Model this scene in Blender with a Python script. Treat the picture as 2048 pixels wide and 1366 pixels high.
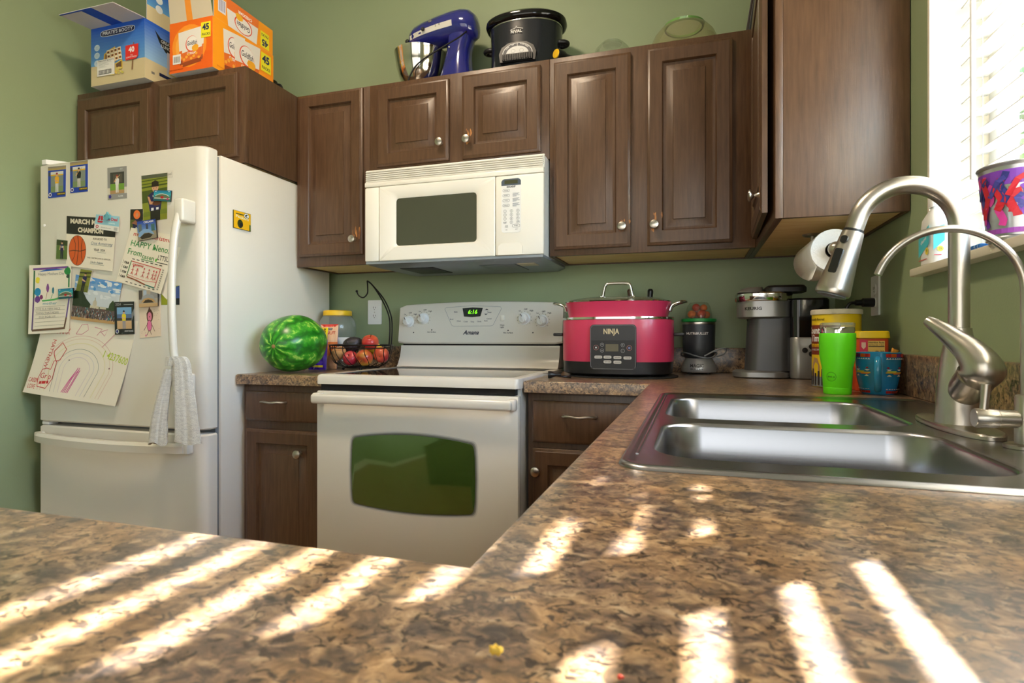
import bpy, bmesh, math, random
from mathutils import Vector, Matrix
from mathutils.geometry import tessellate_polygon

for o in list(bpy.data.objects):
    bpy.data.objects.remove(o, do_unlink=True)
S = bpy.context.scene
COL = S.collection
R = math.radians
PI = math.pi

# ------------------------------------------------------------------ camera
cam = bpy.data.cameras.new('camera')
cam_o = bpy.data.objects.new('camera', cam)
COL.objects.link(cam_o)
cam_o.location = (0, 0, 1.0547)
cam_o.rotation_euler = (R(90), 0, R(17.554))
cam.sensor_width = 36
cam.lens = 1157.15 / 2048 * 36
cam.shift_y = -7.63 / 2048
cam.clip_start = 0.01
cam.dof.use_dof = True
cam.dof.focus_distance = 1.9
cam.dof.aperture_fstop = 14
S.camera = cam_o

# ------------------------------------------------------------------ world, sun, lights, exposure
w = bpy.data.worlds.new('sky')
S.world = w
w.use_nodes = True
nt = w.node_tree
bg = nt.nodes['Background']
sky = nt.nodes.new('ShaderNodeTexSky')
sky.sky_type = 'NISHITA'
sky.sun_disc = False
sky.sun_elevation = R(31.5)
sky.sun_rotation = R(43.9)
nt.links.new(sky.outputs[0], bg.inputs[0])
bg.inputs[1].default_value = 2.7

def light(name, kind, loc, energy, color, **kw):
    l = bpy.data.lights.new(name, kind)
    l.energy = energy
    l.color = color
    for k, v in kw.items():
        if k not in ('rot', 'aim'):
            setattr(l, k, v)
    o = bpy.data.objects.new(name, l)
    COL.objects.link(o)
    o.location = loc
    if 'rot' in kw:
        o.rotation_euler = kw['rot']
    if 'aim' in kw:
        o.rotation_euler = Vector(kw['aim']).to_track_quat('-Z', 'Y').to_euler()
    return o

light('sunlight', 'SUN', (3, 4, 4), 95.0, (1.0, 0.95, 0.88), angle=R(0.55), aim=(-1.0, -1.04, -0.886))
# added warm fill from behind the camera, standing in for a patio door
light('rear_fill_light', 'AREA', (-0.9, -3.05, 1.35), 24.0, (1.0, 0.93, 0.84), shape='RECTANGLE', size=2.6, size_y=2.1, aim=(0, 1, 0.02))
# added cool fill for the refrigerator side, standing in for an unseen window
light('right_fill_light', 'AREA', (0.49, -1.55, 1.55), 24.0, (0.86, 0.93, 1.0), shape='RECTANGLE', size=1.5, size_y=1.3, aim=(-1, 0.25, 0.0))
# ceiling fixture of the kitchen (its glass shade is built further down)
light('ceiling_lamp_light', 'AREA', (-1.05, 0.95, 3.16), 22.0, (1.0, 0.80, 0.58), shape='DISK', size=0.34, aim=(0, 0, -1))

S.view_settings.view_transform = 'Standard'
S.view_settings.look = 'None'
S.view_settings.gamma = 1.0
S.view_settings.use_curve_mapping = False
S.view_settings.exposure = 0.66
S.cycles.use_denoising = True
S.cycles.max_bounces = 10
S.cycles.diffuse_bounces = 5
S.cycles.transparent_max_bounces = 24
S.cycles.sample_clamp_indirect = 6.0

# ------------------------------------------------------------------ colours and materials
def C(r, g=None, b=None):
    """sRGB 0-255 -> linear rgba"""
    if g is None:
        g = b = r
    f = lambda c: (c / 255 / 12.92) if c / 255 <= 0.04045 else ((c / 255 + 0.055) / 1.055) ** 2.4
    return (f(r), f(g), f(b), 1.0)

MATS = {}
def mat(name, col, rough=0.5, metal=0.0, spec=0.5, coat=0.0, trans=0.0, emit=None, estr=1.0, noise=None, bump=None, aniso=0.0, sheen=0.0, sss=0.0):
    if name in MATS:
        return MATS[name]
    m = bpy.data.materials.new(name)
    m.use_nodes = True
    n = m.node_tree
    p = n.nodes['Principled BSDF']
    p.inputs['Base Color'].default_value = col
    p.inputs['Roughness'].default_value = rough
    p.inputs['Metallic'].default_value = metal
    p.inputs['Specular IOR Level'].default_value = spec
    p.inputs['Coat Weight'].default_value = coat
    p.inputs['Coat Roughness'].default_value = 0.08
    p.inputs['Transmission Weight'].default_value = trans
    p.inputs['Anisotropic'].default_value = aniso
    p.inputs['Sheen Weight'].default_value = sheen
    if sss:
        p.inputs['Subsurface Weight'].default_value = sss
        p.inputs['Subsurface Radius'].default_value = (0.01, 0.01, 0.01)
    if emit:
        p.inputs['Emission Color'].default_value = emit
        p.inputs['Emission Strength'].default_value = estr
    if noise or bump:
        tc = n.nodes.new('ShaderNodeTexCoord')
        mp = n.nodes.new('ShaderNodeMapping')
        n.links.new(tc.outputs['Object'], mp.inputs[0])
    if noise:   # (scale, other colour, xyz stretch, contrast lo, hi)
        nz = n.nodes.new('ShaderNodeTexNoise')
        nz.inputs['Scale'].default_value = noise[0]
        nz.inputs['Detail'].default_value = 5
        mp.inputs['Scale'].default_value = noise[2]
        n.links.new(mp.outputs[0], nz.inputs['Vector'])
        rp = n.nodes.new('ShaderNodeValToRGB')
        rp.color_ramp.elements[0].position = noise[3]
        rp.color_ramp.elements[0].color = noise[1]
        rp.color_ramp.elements[1].position = noise[4]
        rp.color_ramp.elements[1].color = col
        n.links.new(nz.outputs[0], rp.inputs[0])
        n.links.new(rp.outputs[0], p.inputs['Base Color'])
    if bump:    # (scale, strength, distance, stretch)
        nb = n.nodes.new('ShaderNodeTexNoise')
        nb.inputs['Scale'].default_value = bump[0]
        nb.inputs['Detail'].default_value = 3
        mb = n.nodes.new('ShaderNodeMapping')
        mb.inputs['Scale'].default_value = bump[3]
        n.links.new(tc.outputs['Object'], mb.inputs[0])
        n.links.new(mb.outputs[0], nb.inputs['Vector'])
        b = n.nodes.new('ShaderNodeBump')
        b.inputs['Strength'].default_value = bump[1]
        b.inputs['Distance'].default_value = bump[2]
        n.links.new(nb.outputs[0], b.inputs['Height'])
        n.links.new(b.outputs[0], p.inputs['Normal'])
    MATS[name] = m
    return m

def clear_mat(name, tint, gloss_rough=0.03, clear=0.9, body=None):
    """thin clear glass or plastic: transparent with a fresnel gloss"""
    m = bpy.data.materials.new(name)
    m.use_nodes = True
    n = m.node_tree
    n.nodes.remove(n.nodes['Principled BSDF'])
    out = n.nodes['Material Output']
    t = n.nodes.new('ShaderNodeBsdfTransparent')
    t.inputs[0].default_value = tint
    g = n.nodes.new('ShaderNodeBsdfGlossy')
    g.inputs['Roughness'].default_value = gloss_rough
    lw = n.nodes.new('ShaderNodeLayerWeight')
    lw.inputs['Blend'].default_value = 0.5
    mx = n.nodes.new('ShaderNodeMixShader')
    pw = n.nodes.new('ShaderNodeMath'); pw.operation = 'POWER'; pw.inputs[1].default_value = 3.0
    n.links.new(lw.outputs['Facing'], pw.inputs[0])
    fa_ = n.nodes.new('ShaderNodeMath'); fa_.operation = 'MULTIPLY_ADD'; fa_.inputs[1].default_value = 0.6; fa_.inputs[2].default_value = 0.04
    n.links.new(pw.outputs[0], fa_.inputs[0])
    n.links.new(fa_.outputs[0], mx.inputs[0])
    base = t
    if body:
        d = n.nodes.new('ShaderNodeBsdfDiffuse')
        d.inputs[0].default_value = body
        m2 = n.nodes.new('ShaderNodeMixShader')
        m2.inputs[0].default_value = 1 - clear
        n.links.new(t.outputs[0], m2.inputs[1])
        n.links.new(d.outputs[0], m2.inputs[2])
        base = m2
    n.links.new(base.outputs[0], mx.inputs[1])
    n.links.new(g.outputs[0], mx.inputs[2])
    n.links.new(mx.outputs[0], out.inputs[0])
    MATS[name] = m
    return m

def granite():
    m = bpy.data.materials.new('granite laminate')
    m.use_nodes = True
    n = m.node_tree
    p = n.nodes['Principled BSDF']
    tc = n.nodes.new('ShaderNodeTexCoord')
    def nz(scale, det, dist, st=(1, 1, 1), rough=0.6):
        mp = n.nodes.new('ShaderNodeMapping')
        mp.inputs['Scale'].default_value = st
        n.links.new(tc.outputs['Object'], mp.inputs[0])
        x = n.nodes.new('ShaderNodeTexNoise')
        x.inputs['Scale'].default_value = scale
        x.inputs['Detail'].default_value = det
        x.inputs['Distortion'].default_value = dist
        x.inputs['Roughness'].default_value = rough
        n.links.new(mp.outputs[0], x.inputs['Vector'])
        return x.outputs[0]
    def ramp(src, stops):
        r = n.nodes.new('ShaderNodeValToRGB')
        e = r.color_ramp.elements
        while len(e) < len(stops):
            e.new(0.5)
        for k, (pos, c) in zip(e, stops):
            k.position = pos
            k.color = c
        n.links.new(src, r.inputs[0])
        return r.outputs[0]
    def mix(a, b, f, mode='MIX'):
        x = n.nodes.new('ShaderNodeMix')
        x.data_type = 'RGBA'
        x.blend_type = mode
        if isinstance(f, float):
            x.inputs['Factor'].default_value = f
        else:
            n.links.new(f, x.inputs['Factor'])
        n.links.new(a, x.inputs['A'])
        n.links.new(b, x.inputs['B'])
        return x.outputs['Result']
    base = ramp(nz(58, 5, 1.0, (1, 1.25, 1)), [(0.34, C(46, 39, 36)), (0.43, C(88, 71, 58)), (0.52, C(138, 110, 83)), (0.62, C(178, 148, 112)), (0.72, C(204, 180, 150))])
    blot = ramp(nz(17, 3, 0.6), [(0.40, C(82, 76, 76)), (0.50, C(138, 112, 86)), (0.62, C(176, 136, 90))])
    col = mix(base, blot, 0.34)
    dark = ramp(nz(105, 5, 1.2, (1, 1.15, 1), 0.62), [(0.52, (0, 0, 0, 1)), (0.60, (0.9, 0.9, 0.9, 1))])
    dcol = ramp(nz(30, 2, 0.0), [(0.45, C(34, 29, 28)), (0.6, C(66, 58, 56))])
    col = mix(col, dcol, dark)
    n.links.new(col, p.inputs['Base Color'])
    p.inputs['Roughness'].default_value = 0.32
    p.inputs['Specular IOR Level'].default_value = 0.7
    p.inputs['Coat Weight'].default_value = 0.40
    p.inputs['Coat Roughness'].default_value = 0.26
    MATS['granite'] = m
    return m

def melon_mat():
    m = bpy.data.materials.new('watermelon rind')
    m.use_nodes = True
    n = m.node_tree
    p = n.nodes['Principled BSDF']
    tc = n.nodes.new('ShaderNodeTexCoord')
    sep = n.nodes.new('ShaderNodeSeparateXYZ')
    n.links.new(tc.outputs['Object'], sep.inputs[0])
    at = n.nodes.new('ShaderNodeMath'); at.operation = 'ARCTAN2'
    n.links.new(sep.outputs[0], at.inputs[0]); n.links.new(sep.outputs[2], at.inputs[1])
    nz = n.nodes.new('ShaderNodeTexNoise'); nz.inputs['Scale'].default_value = 24; nz.inputs['Detail'].default_value = 5
    n.links.new(tc.outputs['Object'], nz.inputs['Vector'])
    ma = n.nodes.new('ShaderNodeMath'); ma.operation = 'MULTIPLY_ADD'; ma.inputs[1].default_value = 1.15
    n.links.new(nz.outputs[0], ma.inputs[0]); n.links.new(at.outputs[0], ma.inputs[2])
    sc = n.nodes.new('ShaderNodeMath'); sc.operation = 'MULTIPLY'; sc.inputs[1].default_value = 10
    n.links.new(ma.outputs[0], sc.inputs[0])
    si = n.nodes.new('ShaderNodeMath'); si.operation = 'SINE'
    n.links.new(sc.outputs[0], si.inputs[0])
    r = n.nodes.new('ShaderNodeValToRGB')
    e = r.color_ramp.elements
    e[0].position = 0.0; e[0].color = C(24, 100, 20)
    e[1].position = 1.0; e[1].color = C(160, 204, 84)
    k = e.new(0.55); k.color = C(50, 146, 30)
    k = e.new(0.86); k.color = C(80, 166, 44)
    hf = n.nodes.new('ShaderNodeMath'); hf.operation = 'MULTIPLY_ADD'; hf.inputs[1].default_value = 0.5; hf.inputs[2].default_value = 0.5
    n.links.new(si.outputs[0], hf.inputs[0])
    n2 = n.nodes.new('ShaderNodeTexNoise'); n2.inputs['Scale'].default_value = 60; n2.inputs['Detail'].default_value = 4
    n.links.new(tc.outputs['Object'], n2.inputs['Vector'])
    mu = n.nodes.new('ShaderNodeMath'); mu.operation = 'MULTIPLY'
    n.links.new(hf.outputs[0], mu.inputs[0])
    m3 = n.nodes.new('ShaderNodeMath'); m3.operation = 'MULTIPLY'; m3.inputs[1].default_value = 1.75
    n.links.new(n2.outputs[0], m3.inputs[0]); n.links.new(m3.outputs[0], mu.inputs[1])
    n.links.new(mu.outputs[0], r.inputs[0])
    n.links.new(r.outputs[0], p.inputs['Base Color'])
    p.inputs['Roughness'].default_value = 0.3
    return m

def ink_mat(name, rough):
    m = bpy.data.materials.new(name)
    m.use_nodes = True
    n = m.node_tree
    a = n.nodes.new('ShaderNodeAttribute')
    a.attribute_name = 'Col'
    n.links.new(a.outputs['Color'], n.nodes['Principled BSDF'].inputs['Base Color'])
    n.nodes['Principled BSDF'].inputs['Roughness'].default_value = rough
    return m

def slat_mat():
    m = bpy.data.materials.new('white blind slat')
    m.use_nodes = True
    n = m.node_tree
    n.nodes.remove(n.nodes['Principled BSDF'])
    d = n.nodes.new('ShaderNodeBsdfDiffuse'); d.inputs[0].default_value = (0.86, 0.85, 0.82, 1)
    t = n.nodes.new('ShaderNodeBsdfTranslucent'); t.inputs[0].default_value = (0.80, 0.78, 0.72, 1)
    x = n.nodes.new('ShaderNodeMixShader'); x.inputs[0].default_value = 0.3
    n.links.new(d.outputs[0], x.inputs[1]); n.links.new(t.outputs[0], x.inputs[2])
    n.links.new(x.outputs[0], n.nodes['Material Output'].inputs[0])
    return m

GREEN = mat('green wall paint', C(144, 159, 124), 0.5, noise=(1.3, C(139, 154, 118), (1, 1, 1), 0.35, 0.65), bump=(260, 0.12, 0.002, (1, 1, 1)))
WHITEP = mat('white ceiling paint', C(232, 230, 224), 0.8)
CREAM = mat('cream trim paint', C(226, 218, 198), 0.45)
FLOORM = mat('honey wood floor', C(168, 122, 78), 0.4, noise=(9, C(140, 96, 58), (1, 12, 1), 0.35, 0.65))
BROWN = mat('brown painted cabinet', C(94, 68, 47), 0.33, noise=(14, C(75, 52, 35), (7, 7, 0.6), 0.30, 0.66), bump=(130, 0.16, 0.0012, (3, 3, 0.12)))
MAPLE = mat('raw maple cabinet bottom', C(240, 212, 156), 0.55, noise=(6, C(228, 194, 132), (1, 8, 1), 0.35, 0.65))
WORN = mat('worn bare wood', C(196, 132, 68), 0.5, noise=(120, C(120, 76, 44), (1, 1, 0.3), 0.4, 0.6))
APPL = mat('white appliance enamel', C(224, 219, 208), 0.22, coat=0.2)
BISQ = mat('cream white plastic', C(236, 232, 221), 0.32)
WPLA = mat('white plastic', C(234, 234, 232), 0.35)
GREYPL = mat('grey plastic', C(120, 124, 128), 0.4)
NICKEL = mat('brushed nickel', C(190, 184, 174), 0.28, 1.0, aniso=0.4)
STEEL = mat('brushed stainless steel', C(160, 160, 164), 0.25, 1.0, aniso=0.5, bump=(400, 0.05, 0.0005, (0.05, 1, 1)))
CHROME = mat('polished steel', C(214, 212, 208), 0.08, 1.0)
BLACK = mat('black plastic', C(22, 22, 24), 0.32)
BLACKG = mat('glossy black', C(14, 14, 16), 0.08)
RUBBER = mat('black rubber', C(20, 20, 21), 0.7)
DKGAP = mat('dark gap', C(30, 27, 25), 0.9)
WIRE = mat('black wire', C(26, 25, 25), 0.35, 0.6)
INK = ink_mat('printed ink', 0.45)
INKG = ink_mat('glossy print', 0.2)
PAPER = mat('white paper', C(236, 228, 210), 0.75)
CARD = mat('card board inside', C(206, 204, 204), 0.8)
GLASS = clear_mat('window glass', (0.97, 0.98, 0.98, 1))
CLEARP = clear_mat('clear plastic', (0.90, 0.92, 0.90, 1), 0.08, 0.86, (0.75, 0.78, 0.75, 1))
CLEARG = clear_mat('clear glass ware', (0.90, 0.93, 0.88, 1), 0.02, 0.93, (0.7, 0.74, 0.66, 1))
AMBERG = clear_mat('pale amber glass', (0.90, 0.88, 0.72, 1), 0.02, 0.86, (0.66, 0.60, 0.40, 1))
GRANITE = granite()
SLAT = slat_mat()

# ------------------------------------------------------------------ mesh helpers
class MB:
    def __init__(self):
        self.v = []; self.f = []; self.mi = []; self.cur = 0
    def add(self, vs, fs, mi=None):
        o = len(self.v)
        self.v += [tuple(p) for p in vs]
        for f in fs:
            self.f.append(tuple(i + o for i in f))
            self.mi.append(self.cur if mi is None else mi)
        return self
    def box(self, x0, x1, y0, y1, z0, z1, b=0.0, seg=2, mi=None):
        if b <= 0:
            vs = [(x, y, z) for z in (z0, z1) for y in (y0, y1) for x in (x0, x1)]
            return self.add(vs, [(0, 2, 3, 1), (4, 5, 7, 6), (0, 1, 5, 4), (2, 6, 7, 3), (0, 4, 6, 2), (1, 3, 7, 5)], mi)
        bm = bmesh.new()
        bmesh.ops.create_cube(bm, size=1)
        for v in bm.verts:
            v.co = Vector(((x0 + x1) / 2 + v.co.x * (x1 - x0), (y0 + y1) / 2 + v.co.y * (y1 - y0), (z0 + z1) / 2 + v.co.z * (z1 - z0)))
        bmesh.ops.bevel(bm, geom=list(bm.edges), offset=min(b, 0.49 * min(abs(x1 - x0), abs(y1 - y0), abs(z1 - z0))), segments=seg, profile=0.5, affect='EDGES')
        self.bm(bm, mi)
        return self
    def bm(self, bm, mi=None):
        bm.verts.ensure_lookup_table()
        for i, v in enumerate(bm.verts):
            v.index = i
        self.add([v.co for v in bm.verts], [[v.index for v in f.verts] for f in bm.faces], mi)
        bm.free()
        return self
    def loft(self, rings, cap0=True, cap1=True, closed=True, mi=None):
        n = len(rings[0]); vs = []; fs = []
        for r in rings:
            vs += list(r)
        for k in range(len(rings) - 1):
            for i in range(n if closed else n - 1):
                j = (i + 1) % n
                fs.append((k * n + i, k * n + j, (k + 1) * n + j, (k + 1) * n + i))
        if cap0:
            fs.append(tuple(range(n - 1, -1, -1)))
        if cap1:
            fs.append(tuple((len(rings) - 1) * n + i for i in range(n)))
        return self.add(vs, fs, mi)
    def lathe(self, prof, seg=32, c=(0, 0, 0), M=None, mi=None, cap0=True, cap1=True, sx=1.0, sy=1.0):
        rings = []
        for r, z in prof:
            ring = []
            for i in range(seg):
                a = 2 * PI * i / seg
                p = Vector((r * sx * math.cos(a), r * sy * math.sin(a), z))
                if M is not None:
                    p = M @ p
                ring.append(p + Vector(c))
            rings.append(ring)
        return self.loft(rings, cap0 and prof[0][0] > 1e-6, cap1 and prof[-1][0] > 1e-6, True, mi)
    def tube(self, pts, r, seg=10, closed=False, caps=True, mi=None, flat=1.0):
        pts = [Vector(p) for p in pts]
        n = len(pts)
        rs = r if isinstance(r, (list, tuple)) else [r] * n
        rings = []
        up = None
        for i in range(n):
            if closed:
                t = pts[(i + 1) % n] - pts[i - 1]
            else:
                t = pts[min(i + 1, n - 1)] - pts[max(i - 1, 0)]
            t.normalize()
            if up is None:
                up = Vector((0, 0, 1)) if abs(t.z) < 0.9 else Vector((0, 1, 0))
            a = up - t * up.dot(t)
            if a.length < 1e-6:
                a = t.orthogonal()
            a.normalize()
            up = a
            b = t.cross(a)
            rings.append([pts[i] + rs[i] * (math.cos(2 * PI * k / seg) * a * flat + math.sin(2 * PI * k / seg) * b) for k in range(seg)])
        if closed:
            rings.append(rings[0])
            return self.loft(rings, False, False, True, mi)
        return self.loft(rings, caps, caps, True, mi)
    def ball(self, c, rx, ry=None, rz=None, seg=20, rg=12, M=None, mi=None, fn=None):
        ry = ry or rx; rz = rz or rx
        vs = []; fs = []
        def pt(th, ph):
            d = Vector((math.sin(th) * math.cos(ph), math.sin(th) * math.sin(ph), math.cos(th)))
            k = fn(d) if fn else 1.0
            p = Vector((d.x * rx, d.y * ry, d.z * rz)) * k
            if M is not None:
                p = M @ p
            return p + Vector(c)
        vs.append(pt(0, 0))
        for i in range(1, rg):
            for j in range(seg):
                vs.append(pt(PI * i / rg, 2 * PI * j / seg))
        vs.append(pt(PI, 0))
        for j in range(seg):
            fs.append((0, 1 + j, 1 + (j + 1) % seg))
            for i in range(rg - 2):
                a = 1 + i * seg
                fs.append((a + j, a + seg + j, a + seg + (j + 1) % seg, a + (j + 1) % seg))
            a = 1 + (rg - 2) * seg
            fs.append((len(vs) - 1, a + (j + 1) % seg, a + j))
        return self.add(vs, fs, mi)
    def prism(self, poly, fn, d0, d1, mi=None):
        """poly of 2D points swept from depth d0 to d1; fn(a, b, d) -> point"""
        r0 = [fn(a, b, d0) for a, b in poly]; r1 = [fn(a, b, d1) for a, b in poly]
        return self.loft([r0, r1], True, True, True, mi)
    def xf(self, M):
        self.v = [tuple(M @ Vector(p)) for p in self.v]
        return self
    def mesh(self, name, mats):
        me = bpy.data.meshes.new(name)
        me.from_pydata(self.v, [], self.f)
        for m in (mats if isinstance(mats, (list, tuple)) else [mats]):
            me.materials.append(m)
        me.polygons.foreach_set('material_index', self.mi)
        bm = bmesh.new(); bm.from_mesh(me)
        bmesh.ops.recalc_face_normals(bm, faces=bm.faces)
        bm.to_mesh(me); bm.free()
        me.polygons.foreach_set('use_smooth', [True] * len(me.polygons))
        me.set_sharp_from_angle(angle=R(38))
        me.update()
        return me
    def build(self, name, mats, parent=None, world=True):
        """one mesh object; coordinates are world coordinates unless world is False"""
        loc = Vector((0, 0, 0))
        root = parent
        while root is not None and root.parent is not None:
            root = root.parent
        if parent is not None and world:
            L = root.location
            self.v = [(x - L.x, y - L.y, z - L.z) for x, y, z in self.v]
        elif parent is None:
            xs = [p[0] for p in self.v]; ys = [p[1] for p in self.v]; zs = [p[2] for p in self.v]
            loc = Vector(((min(xs) + max(xs)) / 2, (min(ys) + max(ys)) / 2, min(zs)))
            self.v = [(x - loc.x, y - loc.y, z - loc.z) for x, y, z in self.v]
        o = bpy.data.objects.new(name, self.mesh(name, mats))
        o.location = loc
        COL.objects.link(o)
        if parent is not None:
            o.parent = parent
        return o

def tag(o, label=None, cat=None, group=None, kind=None):
    if label: o['label'] = label
    if cat: o['category'] = cat
    if group: o['group'] = group
    if kind: o['kind'] = kind
    return o

def thing(name, label, cat, loc, rotz=0.0, group=None):
    o = bpy.data.objects.new(name, None)
    o.empty_display_size = 0.05
    COL.objects.link(o)
    o.location = loc
    o.rotation_euler = (0, 0, rotz)
    return tag(o, label, cat, group)

def place(me, name, parent, loc, rot=(0, 0, 0)):
    """another object on shared mesh data, local to its parent"""
    o = bpy.data.objects.new(name, me)
    COL.objects.link(o)
    o.parent = parent
    o.location = loc
    o.rotation_euler = rot
    return o

def arc(c, r, a0, a1, n, u=(1, 0, 0), v=(0, 0, 1)):
    c = Vector(c); u = Vector(u); v = Vector(v)
    return [c + r * (math.cos(a0 + (a1 - a0) * i / n) * u + math.sin(a0 + (a1 - a0) * i / n) * v) for i in range(n + 1)]

def rrect(x0, x1, y0, y1, r, n=5):
    pts = []
    for cx, cy, a in ((x1 - r, y1 - r, 0), (x0 + r, y1 - r, PI / 2), (x0 + r, y0 + r, PI), (x1 - r, y0 + r, 1.5 * PI)):
        for i in range(n + 1):
            t = a + PI / 2 * i / n
            pts.append((cx + r * math.cos(t), cy + r * math.sin(t)))
    return pts

def superell(a, b, p, n=48):
    out = []
    for i in range(n):
        t = 2 * PI * i / n
        c, s = math.cos(t), math.sin(t)
        out.append((a * math.copysign(abs(c) ** (2 / p), c), b * math.copysign(abs(s) ** (2 / p), s)))
    return out

def bez(p, n=12):
    """smooth path through control points (Catmull-Rom)"""
    p = [Vector(q) for q in p]
    out = []
    for i in range(len(p) - 1):
        a = p[max(i - 1, 0)]; b = p[i]; c = p[i + 1]; d = p[min(i + 2, len(p) - 1)]
        for k in range(n):
            t = k / n
            out.append(0.5 * ((2 * b) + (c - a) * t + (2 * a - 5 * b + 4 * c - d) * t * t + (3 * b - a - 3 * c + d) * t ** 3))
    out.append(p[-1])
    return out

# ------------------------------------------------------------------ flat print
_txt = {}
def text2d(s, bold=0.0):
    k = (s, bold)
    if k not in _txt:
        cu = bpy.data.curves.new('t', 'FONT')
        cu.body = s
        cu.size = 1.0
        cu.resolution_u = 2
        cu.offset = bold
        cu.align_x = 'CENTER'
        cu.align_y = 'CENTER'
        ob = bpy.data.objects.new('t', cu)
        COL.objects.link(ob)
        dg = bpy.context.evaluated_depsgraph_get()
        me = ob.evaluated_get(dg).to_mesh()
        vs = [(v.co.x, v.co.y) for v in me.vertices]
        fs = [tuple(p.vertices) for p in me.polygons]
        ob.evaluated_get(dg).to_mesh_clear()
        bpy.data.objects.remove(ob); bpy.data.curves.remove(cu)
        _txt[k] = (vs, fs)
    return _txt[k]

class Art:
    """flat print laid on a surface: F(u, v, h) gives the point at height h above it"""
    def __init__(self, F, h=0.0002, step=0.00012):
        self.F = F; self.h = h; self.step = step
        self.v = []; self.f = []; self.c = []
    def _put(self, pts, faces, col):
        o = len(self.v)
        self.v += [tuple(self.F(u, v, self.h)) for u, v in pts]
        for f in faces:
            self.f.append(tuple(o + i for i in f)); self.c.append(col)
    def up(self):
        self.h += self.step
        return self
    def poly(self, pts, col):
        self.up()
        tr = tessellate_polygon([[Vector((a, b, 0)) for a, b in pts]])
        self._put(pts, tr, col)
        return self
    def rect(self, u0, v0, u1, v1, col, n=1, m=1):
        self.up()
        pts = [(u0 + (u1 - u0) * i / n, v0 + (v1 - v0) * j / m) for j in range(m + 1) for i in range(n + 1)]
        self._put(pts, [(j * (n + 1) + i, j * (n + 1) + i + 1, (j + 1) * (n + 1) + i + 1, (j + 1) * (n + 1) + i) for j in range(m) for i in range(n)], col)
        return self
    def grad(self, u0, v0, u1, v1, c0, c1, n=10, m=1):
        self.up()
        for k in range(n):
            t = (k + 0.5) / n
            col = tuple(c0[i] + (c1[i] - c0[i]) * t for i in range(4))
            a = v0 + (v1 - v0) * k / n; b = v0 + (v1 - v0) * (k + 1) / n
            pts = [(u0 + (u1 - u0) * i / m, q) for q in (a, b) for i in range(m + 1)]
            self._put(pts, [(i, i + 1, m + 2 + i, m + 1 + i) for i in range(m)], col)
        return self
    def disc(self, cu, cv, ru, rv, col, n=18, wob=0.0):
        self.up()
        pts = []
        for i in range(n):
            k = 1 + (random.random() - 0.5) * wob
            pts.append((cu + ru * k * math.cos(2 * PI * i / n), cv + rv * k * math.sin(2 * PI * i / n)))
        self._put([(cu, cv)] + pts, [(0, 1 + i, 1 + (i + 1) % n) for i in range(n)], col)
        return self
    def line(self, pts, wd, col, au=1.0, flat=False):
        """au: length of one u unit over one v unit, so that strokes keep an even width"""
        if not flat:
            self.up()
        q = []
        for i in range(len(pts)):
            a = pts[max(i - 1, 0)]; b = pts[min(i + 1, len(pts) - 1)]
            dx = (b[0] - a[0]) * au; dy = b[1] - a[1]; L = math.hypot(dx, dy) or 1
            q.append((pts[i][0] - dy / L * wd / 2 / au, pts[i][1] + dx / L * wd / 2))
            q.append((pts[i][0] + dy / L * wd / 2 / au, pts[i][1] - dx / L * wd / 2))
        self._put(q, [(2 * i, 2 * i + 1, 2 * i + 3, 2 * i + 2) for i in range(len(pts) - 1)], col)
        return self
    def text(self, s, u, v, size, col, au=1.0, bold=0.02, shear=0.0, rot=0.0, wid=None, arch=0.0):
        self.up()
        vs, fs = text2d(s, bold)
        k = 1.0
        if wid is not None:
            span = (max(p[0] for p in vs) - min(p[0] for p in vs)) or 1
            k = wid * au / (span * size)
        c, sn = math.cos(rot), math.sin(rot)
        pts = []
        for x, y in vs:
            x = (x * k + y * shear) * size; y = y * size
            y += arch * x * x
            pts.append((u + (x * c - y * sn) / au, v + x * sn + y * c))
        self._put(pts, fs, col)
        return self
    def build(self, name, parent, m=None, world=True):
        me = bpy.data.meshes.new(name)
        vs = self.v
        if world:
            root = parent
            while root.parent is not None:
                root = root.parent
            L = root.location
            vs = [(a - L.x, b - L.y, c - L.z) for a, b, c in vs]
        me.from_pydata(vs, [], self.f)
        at = me.color_attributes.new('Col', 'FLOAT_COLOR', 'CORNER')
        buf = []
        for f, c in zip(self.f, self.c):
            buf += list(c) * len(f)
        at.data.foreach_set('color', buf)
        me.materials.append(m or INK)
        me.update()
        o = bpy.data.objects.new(name, me)
        COL.objects.link(o)
        o.parent = parent
        return o

def plane_F(o, U, V, N):
    o, U, V, N = Vector(o), Vector(U), Vector(V), Vector(N)
    return lambda u, v, h: o + u * U + v * V + h * N

def cyl_F(cx, cy, rfn, a0):
    """u: metres of arc at radius rfn(z), measured clockwise as seen from outside (left to right); a0: angle facing the viewer; v: height z"""
    def F(u, v, h):
        r = rfn(v) + h
        a = a0 + u / max(rfn(v), 1e-4)
        return Vector((cx + r * math.cos(a), cy + r * math.sin(a), v))
    return F
# ================================================================== THE SETTING
XL, XRW, YB, YR, ZC = -2.615, 0.510, 2.480, -3.2, 3.25
WY0, WY1, WZ0, WZ1 = 0.295, 1.560, 1.215, 2.330      # kitchen window opening in the right wall
YU, ZT, ZB = 2.174, 2.130, 1.3685                    # upper cabinet face, top, bottom

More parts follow.
